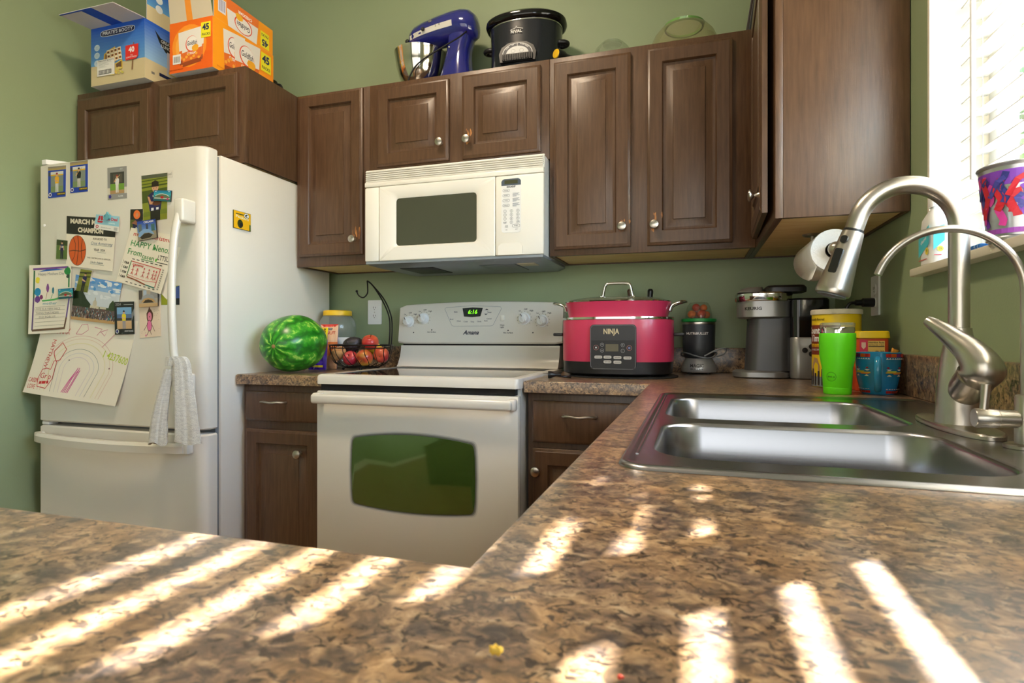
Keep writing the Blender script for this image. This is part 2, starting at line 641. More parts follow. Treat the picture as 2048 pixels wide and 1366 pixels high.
tag(MB().box(XL - 0.12, XRW + 0.16, YR - 0.12, YB + 0.12, -0.08, 0.0).build('floor', FLOORM), kind='structure')
tag(MB().box(XL - 0.12, XRW + 0.16, YR - 0.12, YB + 0.12, ZC, ZC + 0.08).build('ceiling', WHITEP), kind='structure')
tag(MB().box(XL - 0.12, XRW + 0.16, YB, YB + 0.12, 0, ZC).build('wall_back', GREEN), kind='structure')
tag(MB().box(XL - 0.12, XL, YR, YB, 0, ZC).build('wall_left', GREEN), kind='structure')
tag(MB().box(XL, XRW, YR - 0.12, YR, 0, ZC).build('wall_rear', GREEN), kind='structure')
wr = MB()
wr.box(XRW, XRW + 0.16, YR, WY0, 0, ZC)
wr.box(XRW, XRW + 0.16, WY1, YB, 0, ZC)
wr.box(XRW, XRW + 0.16, WY0, WY1, 0, WZ0 - 0.012)
wr.box(XRW, XRW + 0.16, WY0, WY1, WZ1, ZC)
tag(wr.build('wall_right', GREEN), kind='structure')
bb = MB().box(XL, XL + 0.012, YR, 1.70, 0.0, 0.09)
tag(bb.build('baseboard_left', CREAM), kind='structure')

# window: reveal boards, sill, vinyl frame with a middle stile, two panes
win = thing('window_1', None, None, (XRW + 0.1, (WY0 + WY1) / 2, WZ0))
tag(win, 'white sliding window with cream reveal beside the sink', None, None, 'structure')
MB().box(XRW + 0.0005, XRW + 0.13, WY1 - 0.012, WY1 - 0.0005, WZ0, WZ1 - 0.001).build('jamb', CREAM, win)
MB().box(XRW + 0.0005, XRW + 0.13, WY0 + 0.0005, WY0 + 0.012, WZ0, WZ1 - 0.001).build('jamb', CREAM, win)
MB().box(XRW + 0.0005, XRW + 0.13, WY0 + 0.012, WY1 - 0.012, WZ1 - 0.012, WZ1 - 0.001).build('head_board', CREAM, win)
MB().box(XRW - 0.030, XRW + 0.155, WY0 - 0.02, WY1 + 0.018, WZ0 - 0.018, WZ0, 0.003).build('window_sill', CREAM, win)
fr = MB()
FX0, FX1 = XRW + 0.113, XRW + 0.153
fr.box(FX0, FX1, WY1 - 0.052, WY1 - 0.012, WZ0, WZ1 - 0.012, 0.003)
fr.box(FX0, FX1, WY0 + 0.012, WY0 + 0.052, WZ0, WZ1 - 0.012, 0.003)
fr.box(FX0, FX1, WY0 + 0.052, WY1 - 0.052, WZ0, WZ0 + 0.045, 0.003)
fr.box(FX0, FX1, WY0 + 0.052, WY1 - 0.052, WZ1 - 0.055, WZ1 - 0.012, 0.003)
fr.build('window_frame', WPLA, win)
MB().box(FX0 + 0.004, FX1 - 0.004, 0.990, 1.082, WZ0 + 0.045, WZ1 - 0.055, 0.003).build('meeting_stile', WPLA, win)
for a, b in ((WY0 + 0.052, 0.990), (1.082, WY1 - 0.052)):
    MB().box(FX0 + 0.018, FX0 + 0.022, a, b, WZ0 + 0.045, WZ1 - 0.055).build('pane', GLASS, win)

# blind hanging in the reveal
bl = thing('window_blind', 'white slatted blind hanging in the window above the sink', 'blind', (XRW + 0.082, (WY0 + WY1) / 2, WZ0))
sx = XRW + 0.082
MB().box(sx - 0.028, sx + 0.028, WY0 + 0.016, WY1 - 0.016, WZ1 - 0.058, WZ1 - 0.0125, 0.003).build('head_rail', WPLA, bl)
sl = MB()
L2 = (WY1 - WY0) / 2 - 0.020
prof = [(-0.025, -0.0015), (-0.0125, 0.0012), (0, 0.0022), (0.0125, 0.0012), (0.025, -0.0015)]
ring = prof + [(x, z - 0.0024) for x, z in reversed(prof)]
sl.prism(ring, lambda a, b, d: Vector((a, d, b)), -L2, L2)
slat_me = sl.mesh('slat', SLAT)
SP = 0.0428
nsl = int((WZ1 - 0.07 - (WZ0 + 0.075)) / SP) + 1
for i in range(nsl):
    place(slat_me, 'slat', bl, (0, 0, 0.0724 + i * SP), (0, -R(15.5), 0))
MB().box(sx - 0.025, sx + 0.025, WY0 + 0.020, WY1 - 0.020, WZ0 + 0.012, WZ0 + 0.030, 0.004).build('bottom_rail', WPLA, bl)
for y in (WY1 - 0.13, 1.13, 0.72, WY0 + 0.13):
    m_ = MB()
    for dx in (-0.0265, 0.0265):
        m_.tube([(sx + dx, y, WZ0 + 0.02), (sx + dx, y, WZ1 - 0.05)], 0.0008, 5)
    m_.build('ladder_cord', WPLA, bl)
MB().tube([(sx - 0.034, 1.455, WZ1 - 0.06), (sx - 0.034, 1.455, 1.388)], [0.0055, 0.0055], 8).build('tilt_wand', WPLA, bl)

# ceiling fixture over the kitchen floor
cl = thing('ceiling_light', 'round frosted ceiling light over the kitchen floor', 'lamp', (-1.05, 0.95, ZC))
MB().lathe([(0.2, -0.0005), (0.2, -0.015), (0.185, -0.025)], 40, (-1.05, 0.95, ZC)).build('base_plate', WPLA, cl)
MB().lathe([(0.185, -0.026), (0.18, -0.05), (0.172, -0.075)], 40, (-1.05, 0.95, ZC), cap0=False, cap1=False).build('glass_shade', mat('frosted lamp glass', C(250, 240, 220), 0.5, emit=C(255, 226, 180), estr=2.0), cl)

# ================================================================== CABINETS
kn = MB()
kn.lathe([(0.0085, 0.0), (0.0075, 0.003), (0.0048, 0.008), (0.0050, 0.013), (0.0105, 0.017), (0.0155, 0.021), (0.0165, 0.0245), (0.0150, 0.0275), (0.009, 0.0295), (0.0, 0.030)], 24, M=Matrix.Rotation(R(90), 3, 'X'))
knob_me = kn.mesh('knob', NICKEL)
pl = MB()
pp = bez([(-0.052, -0.002, 0.0), (-0.050, -0.016, 0.0), (-0.030, -0.024, 0.002), (0.0, -0.028, -0.001), (0.030, -0.024, 0.002), (0.050, -0.016, 0.0), (0.052, -0.002, 0.0)], 5)
pl.tube(pp, 0.0062, 10, flat=0.85)
pull_me = pl.mesh('pull', NICKEL)

def door_mb(w, h):
    prof = [(0.0, -0.0), (0.0, -0.0135), (0.0035, -0.0160), (0.009, -0.0172), (0.0105, -0.0190), (0.052, -0.0190), (0.0540, -0.0165), (0.0565, -0.0075), (0.064, -0.0060), (0.068, -0.0070), (0.090, -0.0155), (0.0915, -0.0185), (0.0935, -0.0190)]
    rings = []
    for i, y in prof:
        rings.append([Vector((i, y, i)), Vector((w - i, y, i)), Vector((w - i, y, h - i)), Vector((i, y, h - i))])
    m = MB()
    m.loft(rings, True, True)
    return m

def drawer_mb(w, h):
    prof = [(0.0, 0.0), (0.0, -0.013), (0.004, -0.0165), (0.010, -0.0190)]
    m = MB()
    m.loft([[Vector((i, y, i)), Vector((w - i, y, i)), Vector((w - i, y, h - i)), Vector((i, y, h - i))] for i, y in prof], True, True)
    return m

def worn(parent, x, z, seed, k=1.0):
    rnd = random.Random(seed)
    m = MB()
    for j in range(7):
        cx = x + rnd.uniform(-0.013, 0.013) * k; cz = z + rnd.uniform(-0.012, 0.026) * k
        n = 7; r = rnd.uniform(0.003, 0.009) * k
        pts = [(cx + r * rnd.uniform(0.4, 1.0) * 0.55 * math.cos(2 * PI * i / n), cz + r * rnd.uniform(0.6, 1.3) * 1.3 * math.sin(2 * PI * i / n)) for i in range(n)]
        m.prism(pts, lambda a, b, d: Vector((a, d, b)), -0.0190, -0.01915 - 0.00002 * j)
    m.build('worn_patch', WORN, parent, world=False)

def add_door(cab, x0, x1, z0, z1, y, knob, wear=None):
    L = cab.location
    o = door_mb(x1 - x0, z1 - z0).build('door', BROWN, cab, world=False)
    o.location = (x0 - L.x, y - L.y, z0 - L.z)
    place(knob_me, 'knob', o, (knob[0] - x0, -0.0188, knob[1] - z0))
    if wear:
        worn(o, knob[0] - x0 + 0.008, knob[1] - z0 + 0.004, wear, 1.5)
    return o

def upper(name, label, x0, x1, yf, z0, z1, loc=None):
    c = thing(name, label, 'cabinet', ((x0 + x1) / 2, (yf + YB) / 2, z0))
    b = MB()
    yb = YB - 0.002
    b.box(x0, x1, yf, yf + 0.019, z0, z1, 0.0012)
    b.box(x0, x0 + 0.013, yf + 0.019, yb, z0, z1)
    b.box(x1 - 0.013, x1, yf + 0.019, yb, z0, z1)
    b.box(x0 + 0.013, x1 - 0.013, yf + 0.019, yb, z1 - 0.016, z1)
    b.box(x0 + 0.013, x1 - 0.013, yb - 0.008, yb, z0, z1 - 0.016)
    b.build('body', BROWN, c)
    MB().box(x0 + 0.0135, x1 - 0.0135, yf + 0.0195, yb - 0.0085, z0 + 0.005, z0 + 0.026).build('bottom_panel', MAPLE, c)
    return c

g = 'brown raised panel wall cabinets'
c = upper('wall_cabinet', 'deep brown cabinet above the refrigerator', -2.607, -1.6945, 1.863, 1.749, ZT)
add_door(c, -2.590, -2.170, 1.780, 2.100, 1.8628, (-2.222, 1.803), None)
add_door(c, -2.124, -1.722, 1.772, 2.104, 1.8628, (-2.098, 1.803), None)
c['group'] = g
c = upper('wall_cabinet', 'narrow single door brown cabinet between refrigerator and microwave', -1.693, -1.3255, YU, ZB, ZT)
add_door(c, -1.674, -1.352, 1.411, 2.122, YU - 0.0002, (-1.388, 1.474), 3)
c['group'] = g
c = upper('wall_cabinet', 'short two door brown cabinet directly above the microwave', -1.3245, -0.5355, YU, 1.745, ZT)
add_door(c, -1.283, -0.953, 1.776, 2.107, YU - 0.0002, (-0.985, 1.845), None)
add_door(c, -0.895, -0.569, 1.774, 2.108, YU - 0.0002, (-0.868, 1.845), 5)
c['group'] = g
c = upper('wall_cabinet', 'tall two door brown cabinet above the pink cooker', -0.5345, 0.2005, YU, ZB, ZT)
add_door(c, -0.515, -0.226, 1.391, 2.106, YU - 0.0002, (-0.255, 1.462), 7)
add_door(c, -0.166, 0.125, 1.390, 2.106, YU - 0.0002, (-0.140, 1.462), 8)
c['group'] = g
# cabinet on the window wall: end panel towards the camera, its door ajar towards the room
cx0, cx1, cy0, cy1 = 0.2015, XRW - 0.002, 1.663, YB - 0.002
c = thing('wall_cabinet', 'brown cabinet beside the window with its door slightly ajar', 'cabinet', ((cx0 + cx1) / 2, (cy0 + cy1) / 2, ZB), 0, g)
b = MB()
b.box(cx0 + 0.019, cx1, cy0, cy0 + 0.014, ZB, ZT, 0.001)
b.box(cx0, cx0 + 0.0188, cy0, cy1, ZB, ZT, 0.0012)
b.box(cx0 + 0.019, cx1, cy1 - 0.012, cy1, ZB, ZT)
b.box(cx1 - 0.008, cx1, cy0 + 0.0145, cy1 - 0.0125, ZB, ZT)
b.box(cx0 + 0.019, cx1 - 0.0085, cy0 + 0.0145, cy1 - 0.0125, ZT - 0.016, ZT)
b.build('body', BROWN, c)
MB().box(cx0 + 0.0195, cx1 - 0.009, cy0 + 0.015, cy1 - 0.013, ZB + 0.005, ZB + 0.026).build('bottom_panel', MAPLE, c)
o = door_mb(0.440, 0.715).build('door', BROWN, c, world=False)
o.location = (cx0 - 0.0012 - c.location.x, 2.128 - c.location.y, 1.391 - ZB)
o.rotation_euler = (0, 0, R(-91.9))
place(knob_me, 'knob', o, (0.412, -0.0188, 0.055))
worn(o, 0.425, 0.055, 9, 0.7)

def base_cab(name, label, x0, x1, yf, y1):
    c = thing(name, label, 'cabinet', ((x0 + x1) / 2, (yf + y1) / 2, 0))
    b = MB()
    b.box(x0, x1, yf, y1, 0.10, 0.874, 0.001)
    b.box(x0 + 0.002, x1 - 0.002, yf + 0.07, y1, 0.0, 0.10)
    b.build('body', BROWN, c)
    return c
gb = 'brown base cabinets under the worktops'
def add_drawer(cab, x0, x1, z0, z1, y, px):
    o = drawer_mb(x1 - x0, z1 - z0).build('drawer', BROWN, cab, world=False)
    o.location = (x0 - cab.location.x, y - cab.location.y, z0 - cab.location.z)
    place(pull_me, 'pull', o, (px - x0, -0.0188, (z1 - z0) * 0.66))
c = base_cab('base_cabinet', 'dark brown base cabinet under the watermelon', -1.688, -1.3015, 1.850, YB - 0.002)
add_drawer(c, -1.668, -1.322, 0.735, 0.848, 1.8498, -1.528)
add_door(c, -1.668, -1.330, 0.130, 0.702, 1.8498, (-1.412, 0.620))
c['group'] = gb
c = base_cab('base_cabinet', 'dark brown base cabinet under the pink cooker', -0.5285, -0.1015, 1.850, YB - 0.002)
add_drawer(c, -0.510, -0.140, 0.712, 0.848, 1.8498, -0.352)
add_door(c, -0.510, -0.140, 0.130, 0.692, 1.8498, (-0.494, 0.620))
c['group'] = gb
# sink run along the window wall: a frame of panels so that the bowls hang inside it
c = thing('base_cabinet', 'brown base cabinet below the stainless sink', 'cabinet', (0.2, 1.05, 0), 0, gb)
b = MB()
b.box(-0.0995, -0.0805, 0.302, 1.848, 0.10, 0.874)
b.box(-0.0800, XRW - 0.002, 0.302, 0.320, 0.0, 0.874)
b.box(-0.0800, XRW - 0.002, 1.830, 1.848, 0.0, 0.874)
b.box(-0.0800, XRW - 0.002, 0.321, 1.829, 0.08, 0.10)
b.box(-0.0300, -0.0150, 0.321, 1.829, 0.0, 0.079)
b.build('body', BROWN, c)
for k, (ya, yb_) in enumerate(((1.45, 0.98), (0.96, 0.49))):
    o = door_mb(ya - yb_, 0.56).build('door', BROWN, c, world=False)
    o.location = (-0.0997 - 0.2, ya - 1.05, 0.13)
    o.rotation_euler = (0, 0, R(-90))
    place(knob_me, 'knob', o, (0.035 if k else ya - yb_ - 0.035, -0.0188, 0.50))
c = thing('base_cabinet', 'brown base cabinet under the sunlit peninsula', 'cabinet', (-0.6, 0.0, 0), 0, gb)
MB().box(-1.45, XRW - 0.002, -0.28, 0.298, 0.0, 0.874, 0.001).build('body', BROWN, c)
for x0, x1, kx in ((-1.42, -0.98, -1.01), (-0.96, -0.52, -0.93)):
    o = door_mb(x1 - x0, 0.70).build('door', BROWN, c, world=False)
    o.location = (x1 + 0.6, 0.2982, 0.13)
    o.rotation_euler = (0, 0, R(180))
    place(knob_me, 'knob', o, (x1 - kx, -0.0188, 0.62))

# ================================================================== WORKTOPS
def slab(name, xs, ys, inside, z0, z1, parent, bev=0.006):
    bm = bmesh.new()
    V = {}
    for i, x in enumerate(xs):
        for j, y in enumerate(ys):
            V[i, j] = bm.verts.new((x, y, z1))
    for i in range(len(xs) - 1):
        for j in range(len(ys) - 1):
            if inside((xs[i] + xs[i + 1]) / 2, (ys[j] + ys[j + 1]) / 2):
                bm.faces.new((V[i, j], V[i + 1, j], V[i + 1, j + 1], V[i, j + 1]))
    bmesh.ops.delete(bm, geom=[v for v in bm.verts if not v.link_faces], context='VERTS')
    r = bmesh.ops.extrude_face_region(bm, geom=list(bm.faces))
    bmesh.ops.translate(bm, vec=(0, 0, z0 - z1), verts=[q for q in r['geom'] if isinstance(q, bmesh.types.BMVert)])
    bmesh.ops.recalc_face_normals(bm, faces=bm.faces)
    ed = [e for e in bm.edges if all(abs(v.co.z - z1) < 1e-6 for v in e.verts) and any(abs(f.normal.z) < 0.5 for f in e.link_faces)]
    bmesh.ops.bevel(bm, geom=ed, offset=bev, segments=3, profile=0.5, affect='EDGES')
    return MB().bm(bm).build(name, GRANITE, parent)

SKX0, SKX1, SKY0, SKY1 = -0.0825, 0.472, 0.625, 1.487    # sink rim
CT = 0.914
wt = thing('worktop', 'long brown speckled worktop running round the sink and over the peninsula', 'worktop', (0.0, 0.8, 0.876))
xs = [-1.50, -0.5325, -0.1346, SKX0 + 0.02, SKX1 - 0.02, XRW - 0.0005]
ys = [-0.36, 0.334, SKY0 + 0.02, SKY1 - 0.02, 1.812, YB - 0.0005]
def ins(x, y):
    if SKX0 + 0.02 < x < SKX1 - 0.02 and SKY0 + 0.02 < y < SKY1 - 0.02:
        return False
    return x > -0.1346 or y < 0.334 or (y > 1.812 and x > -0.5325)
slab('top', xs, ys, ins, 0.876, CT, wt)
MB().box(XRW - 0.0195, XRW - 0.0008, -0.36, YB - 0.0195, CT + 0.0002, 1.014, 0.003).build('backsplash', GRANITE, wt)
MB().box(-0.5325, XRW - 0.0005, YB - 0.0192, YB - 0.0008, CT + 0.0002, 1.014, 0.003).build('backsplash', GRANITE, wt)
wt2 = thing('worktop', 'short brown speckled worktop between refrigerator and range', 'worktop', (-1.5, 2.15, 0.876))
slab('top', [-1.692, -1.2995], [1.812, YB - 0.0005], lambda x, y: True, 0.876, CT, wt2)
MB().box(-1.692, -1.2995, YB - 0.0192, YB - 0.0008, CT + 0.0002, 1.014, 0.003).build('backsplash', GRANITE, wt2)

# ================================================================== SINK AND TAPS
sk = thing('kitchen_sink', 'double bowl stainless steel sink let into the worktop', 'sink', ((SKX0 + SKX1) / 2, (SKY0 + SKY1) / 2, CT))
N = 6
def ring(x0, x1, y0, y1, r, z, ins=0.0):
    return [Vector((a, b, z)) for a, b in rrect(x0 + ins, x1 - ins, y0 + ins, y1 - ins, max(r - ins, 0.004), N)]
m = MB()
ro = [(0.0, CT + 0.0004), (0.002, CT + 0.0035), (0.006, CT + 0.0055), (0.011, CT + 0.0050), (0.016, CT + 0.0030), (0.020, CT + 0.0026)]
rings = [ring(SKX0, SKX1, SKY0, SKY1, 0.035, z, i) for i, z in ro]
m.loft(rings, False, False)
BOWLS = [(-0.050, 0.328, 0.690, 0.985, 0.062), (-0.052, 0.336, 1.035, 1.400, 0.062)]
zr = CT + 0.0026
outer = rings[-1]
holes = [ring(*bw[:4], bw[4], zr) for bw in BOWLS]
allp = outer + holes[0] + holes[1]
tr = tessellate_polygon([outer, holes[0], holes[1]])
m.add(allp, tr)
# pressed groove line along the room side of the rim
m.build('rim', STEEL, sk)
gl = MB()
gl.tube([(-0.066, 0.70, zr), (-0.066, 1.43, zr)], [0.0022, 0.0022], 8, flat=0.6)
gl.build('pressed_ridge', STEEL, sk)
for bw in BOWLS:
    x0, x1, y0, y1, r = bw
    pr = [(0.0, zr), (0.0025, zr - 0.0012), (0.005, zr - 0.006), (0.009, zr - 0.08), (0.014, zr - 0.165), (0.024, zr - 0.186), (0.044, zr - 0.196)]
    b = MB()
    b.loft([ring(x0, x1, y0, y1, r, z, i) for i, z in pr], False, True)
    bo = b.build('bowl', STEEL, sk)
    MB().lathe([(0.045, zr - 0.1958), (0.043, zr - 0.193), (0.036, zr - 0.1945), (0.030, zr - 0.1955), (0.0, zr - 0.1955)], 28, ((x0 + x1) / 2, (y0 + y1) / 2, 0)).build('drain', CHROME, bo)

fx, fy, fz = 0.385, 1.050, CT + 0.0028
fa = thing('kitchen_faucet', 'tall brushed nickel pull down faucet with lever handle', 'faucet', (fx, fy, fz))
m = MB()
pl_ = [(0.034 * math.copysign(abs(math.cos(t)) ** 0.9, math.cos(t)), 0.125 * math.copysign(abs(math.sin(t)) ** 0.9, math.sin(t))) for t in [2 * PI * i / 40 for i in range(40)]]
m.loft([[Vector((fx - 0.004 + a * k, fy + b * k, z)) for a, b in pl_] for k, z in ((1.0, fz + 0.0003), (1.0, fz + 0.005), (0.97, fz + 0.0075))], True, True)
m.build('deck_plate', NICKEL, fa)
m = MB()
m.lathe([(0.031, 0.0075), (0.0302, 0.02), (0.0292, 0.045), (0.0275, 0.075), (0.0240, 0.105), (0.0195, 0.130), (0.0165, 0.148), (0.0162, 0.1525)], 36, (fx, fy, fz))
# valve stub leaning out towards the room side
ax = [Vector((fx, fy, fz + 0.045)), Vector((fx + 0.002, fy - 0.030, fz + 0.066)), Vector((fx + 0.003, fy - 0.052, fz + 0.083))]
m.tube(bez(ax, 5), [0.010, 0.016, 0.020, 0.0225, 0.024] + [0.0248] * 6, 28)
m.build('body', NICKEL, fa)
pipe = [Vector((fx, fy, fz + 0.153)), Vector((fx, fy, 1.120)), Vector((fx, fy, 1.180)), Vector((fx, fy, 1.222))]
aw = arc((fx - 0.070, fy, 1.2240), 0.070, 0.06, R(166), 26)
pipe = pipe[:3] + [Vector((fx, fy, 1.2225))] + aw
end = aw[-1]; tdir = (aw[-1] - aw[-2]).normalized()
pipe += [end + tdir * 0.007, end + tdir * 0.014]
MB().tube(pipe, 0.0138, 24).build('spout', NICKEL, fa)
e2 = end + tdir * 0.014
q = tdir.to_track_quat('Z', 'Y').to_matrix()
MB().lathe([(0.0150, 0.0), (0.0150, 0.004)], 24, e2 + tdir * 0.0003, q).build('collar_ring', BLACK, fa)
hd = MB().lathe([(0.0160, 0.0), (0.0172, 0.012), (0.0200, 0.045), (0.0238, 0.078), (0.0255, 0.094), (0.0262, 0.099), (0.0250, 0.103), (0.0220, 0.104)], 32, e2 + tdir * 0.0045, q).build('spray_head', NICKEL, fa)
hc = e2 + tdir * 0.0045
MB().lathe([(0.0215, 0.0), (0.0215, 0.0015), (0.0130, 0.0022), (0.0115, 0.0008), (0.0, 0.0008)], 28, hc + tdir * 0.1042, q).build('nozzle_plate', GREYPL, hd)
side = Vector((-0.62, -0.75, 0)); side = (side - tdir * side.dot(tdir)).normalized(); s2 = tdir.cross(side)
b = MB()
b.prism(rrect(-0.0065, 0.0065, -0.020, 0.020, 0.003, 3), lambda u, v, d: hc + tdir * (0.052 - v) + s2 * u + side * d, 0.0165, 0.0230)
b.build('spray_button', BLACK, hd)
b = MB()
b.prism(rrect(-0.0055, 0.0055, -0.006, 0.006, 0.004, 3), lambda u, v, d: hc + tdir * (0.016 - v) + s2 * u + side * d, 0.0150, 0.0200)
b.build('spray_button', BLACK, hd)
# lever: round boss flowing up into a thin paddle
lv = MB()
path = [Vector((fx + 0.004, fy - 0.050, fz + 0.072)), Vector((fx + 0.004, fy - 0.060, fz + 0.084)), Vector((fx + 0.002, fy - 0.066, fz + 0.098)), Vector((fx - 0.006, fy - 0.058, fz + 0.116)), Vector((fx - 0.018, fy - 0.046, fz + 0.132)), Vector((fx - 0.032, fy - 0.034, fz + 0.148)), Vector((fx - 0.044, fy - 0.024, fz + 0.160)), Vector((fx - 0.050, fy - 0.019, fz + 0.165))]
path = bez(path, 4)
n_ = len(path)
rad = []
for i in range(n_):
    t = i / (n_ - 1)
    rad.append(max(0.0045, (0.015 + 0.014 * math.sin(min(1, t / 0.28) * PI / 2)) * (1 - 0.80 * max(0, (t - 0.22) / 0.78) ** 0.75)) if t < 0.999 else 0.003)
lv.tube(path, rad, 24)
lv.build('lever', NICKEL, fa)

rx, ry = 0.392, 0.880
ra = thing('filter_tap', 'slim brushed nickel filtered water tap nearer the camera', 'faucet', (rx, ry, fz))
MB().lathe([(0.0215, 0.0003), (0.0215, 0.004), (0.017, 0.006)], 28, (rx, ry, fz)).build('base_flange', NICKEL, ra)
MB().lathe([(0.0105, 0.006), (0.0105, 0.064), (0.0095, 0.066), (0.006, 0.067)], 24, (rx, ry, fz)).build('post', NICKEL, ra)
vb = MB()
MX = Matrix.Rotation(R(-90), 3, 'Y')
vb.lathe([(0.0108, 0.008), (0.0112, 0.028), (0.0108, 0.0285), (0.0118, 0.029), (0.0122, 0.052), (0.0112, 0.0535), (0.0, 0.0535)], 26, (rx, ry, fz + 0.036), MX)
vo = vb.build('valve_body', NICKEL, ra)
MB().tube([(rx - 0.043, ry, fz + 0.046), (rx - 0.042, ry, fz + 0.058), (rx - 0.0405, ry, fz + 0.079)], [0.0048, 0.0048, 0.0056], 14).build('lever_pin', NICKEL, vo)
gp = [Vector((rx, ry, fz + 0.066)), Vector((rx, ry, 1.06)), Vector((rx, ry, 1.10))] + arc((rx - 0.082, ry, 1.113), 0.082, 0.05, R(158), 26)
te = (gp[-1] - gp[-2]).normalized()
gp.append(gp[-1] + te * 0.006)
MB().tube(gp, 0.0048, 14).build('spout', NICKEL, ra)
# ================================================================== REFRIGERATOR
FRX0, FRX1 = -2.545, -1.700
fg = thing('refrigerator', 'white bottom freezer refrigerator covered with drawings and photographs', 'refrigerator', ((FRX0 + FRX1) / 2, 2.05, 0))
MB().box(FRX0 + 0.004, FRX1, 1.745, 2.425, 0.03, 1.742, 0.006).build('body', APPL, fg)
for x in (FRX0 + 0.06, FRX1 - 0.06):
    for y in (1.80, 2.37):
        MB().lathe([(0.018, 0.0), (0.018, 0.012), (0.008, 0.014), (0.008, 0.031)], 14, (x, y, 0)).build('foot', RUBBER, fg)
MB().box(FRX0 + 0.012, FRX1 - 0.010, 1.728, 1.7448, 0.05, 1.735).build('door_gasket', GREYPL, fg)
def fridge_door(z0, z1):
    # plan outline with a rounded free edge on both sides
    def edge(r, n=7):
        p = []
        for i in range(n + 1):
            t = PI / 2 * i / n
            p.append((FRX1 - r + r * math.sin(t), 1.665 + r * 0.75 - r * 0.75 * math.cos(t)))
        return p
    right = edge(0.040)
    left = [(FRX0 + FRX1 - x, y) for x, y in reversed(edge(0.012))]
    poly = left + right + [(FRX1, 1.7275), (FRX0, 1.7275)]
    m = MB()
    cx, cy = (FRX0 + FRX1) / 2, 1.69
    rings = []
    for k, z in ((0.006, z0), (0.0, z0 + 0.006), (0.0, z1 - 0.006), (0.006, z1)):
        rings.append([Vector((x + (cx - x) / abs(cx - x) * k, y + (k if y < cy else 0), z)) for x, y in poly])
    m.loft(rings, True, True)
    return m
ud = fridge_door(0.716, 1.757).build('door', APPL, fg)
ld = fridge_door(0.075, 0.700).build('freezer_drawer', APPL, fg)
MB().box(FRX0 + 0.02, FRX1 - 0.02, 1.70, 1.744, 0.035, 0.07, 0.004).build('toe_grille', GREYPL, fg)
# hinge cover on top and the small hinge between the doors
m = MB()
hp = [(-2.537, 1.672), (-2.528, 1.664), (-2.505, 1.664), (-2.470, 1.700), (-2.43, 1.745), (-2.43, 1.79), (-2.537, 1.79)]
m.prism(hp, lambda a, b, d: Vector((a, b, d)), 1.7575, 1.776)
m.build('hinge_cover', WPLA, fg)
MB().box(-2.540, -2.500, 1.672, 1.71, 0.7015, 0.7145, 0.003).build('hinge', WPLA, fg)
# upper handle: a bowed white grip on two blocks
hx = -1.768
hpts = bez([(hx + 0.016, 1.640, 1.545), (hx + 0.008, 1.612, 1.49), (hx, 1.598, 1.38), (hx - 0.004, 1.594, 1.20), (hx, 1.598, 1.02), (hx + 0.006, 1.612, 0.92), (hx + 0.012, 1.640, 0.86)], 6)
m = MB()
m.tube(hpts, 0.0165, 16, flat=0.75)
m.box(hx - 0.006, hx + 0.036, 1.602, 1.6648, 1.468, 1.552, 0.008, 3)
m.box(hx - 0.006, hx + 0.034, 1.612, 1.6648, 0.855, 0.925, 0.008, 3)
m.build('handle', APPL, ud)
# lower handle: bowed bar across the freezer drawer
m = MB()
bot = bez([(-2.530, 1.655, 0.655), (-2.50, 1.636, 0.654), (-2.35, 1.612, 0.652), (-2.12, 1.602, 0.650), (-1.92, 1.610, 0.651), (-1.80, 1.628, 0.652), (-1.762, 1.640, 0.652)], 8)
rings = []
for p in bot:
    rings.append([p + Vector((0, dy, dz)) for dy, dz in ((-0.010, -0.016), (0.012, -0.020), (0.012, 0.020), (-0.004, 0.020), (-0.013, 0.010))])
m.loft(rings, True, True)
m.box(-2.540, -2.505, 1.640, 1.6648, 0.634, 0.676, 0.006)
m.box(-1.790, -1.745, 1.634, 1.6648, 0.632, 0.673, 0.006)
m.build('handle', APPL, ld)

# ================================================================== RANGE
RX0, RX1 = -1.2945, -0.5365
rg = thing('range', 'white freestanding electric range with black glass cooktop', 'range', ((RX0 + RX1) / 2, 2.1, 0))
m = MB()
m.box(RX0 + 0.004, RX1 - 0.004, 1.802, 2.450, 0.03, 0.889)
m.build('body', APPL, rg)
for x in (RX0 + 0.05, RX1 - 0.05):
    for y in (1.86, 2.40):
        MB().lathe([(0.016, 0.0), (0.016, 0.02), (0.008, 0.022), (0.008, 0.032)], 12, (x, y, 0)).build('foot', RUBBER, rg)
MB().box(RX0 + 0.014, RX1 - 0.014, 1.775, 1.8018, 0.868, 0.8885).build('vent_gap', DKGAP, rg)
# cooktop frame
m = MB()
o_ = rrect(RX0, RX1, 1.762, 2.43, 0.014, 4)
i_ = rrect(RX0 + 0.032, RX1 - 0.032, 1.815, 2.335, 0.012, 4)
def rz(p, z, k=0.0):
    cx, cy = (RX0 + RX1) / 2, 2.09
    return [Vector((x - math.copysign(k, x - cx), y - math.copysign(k, y - cy), z)) for x, y in p]
m.loft([rz(o_, 0.890), rz(o_, 0.893, -0.0), rz(o_, 0.914, 0.0), rz(o_, 0.9215, 0.003), rz(o_, 0.9245, 0.010), rz(i_, 0.9225, -0.004), rz(i_, 0.9195), rz(i_, 0.892)], False, False)
m.build('cooktop_frame', APPL, rg)
gt = MB().box(RX0 + 0.0325, RX1 - 0.0325, 1.8155, 2.3345, 0.905, 0.9205).build('glass_cooktop', mat('black ceran glass', C(16, 16, 18), 0.05, coat=0.5), rg)
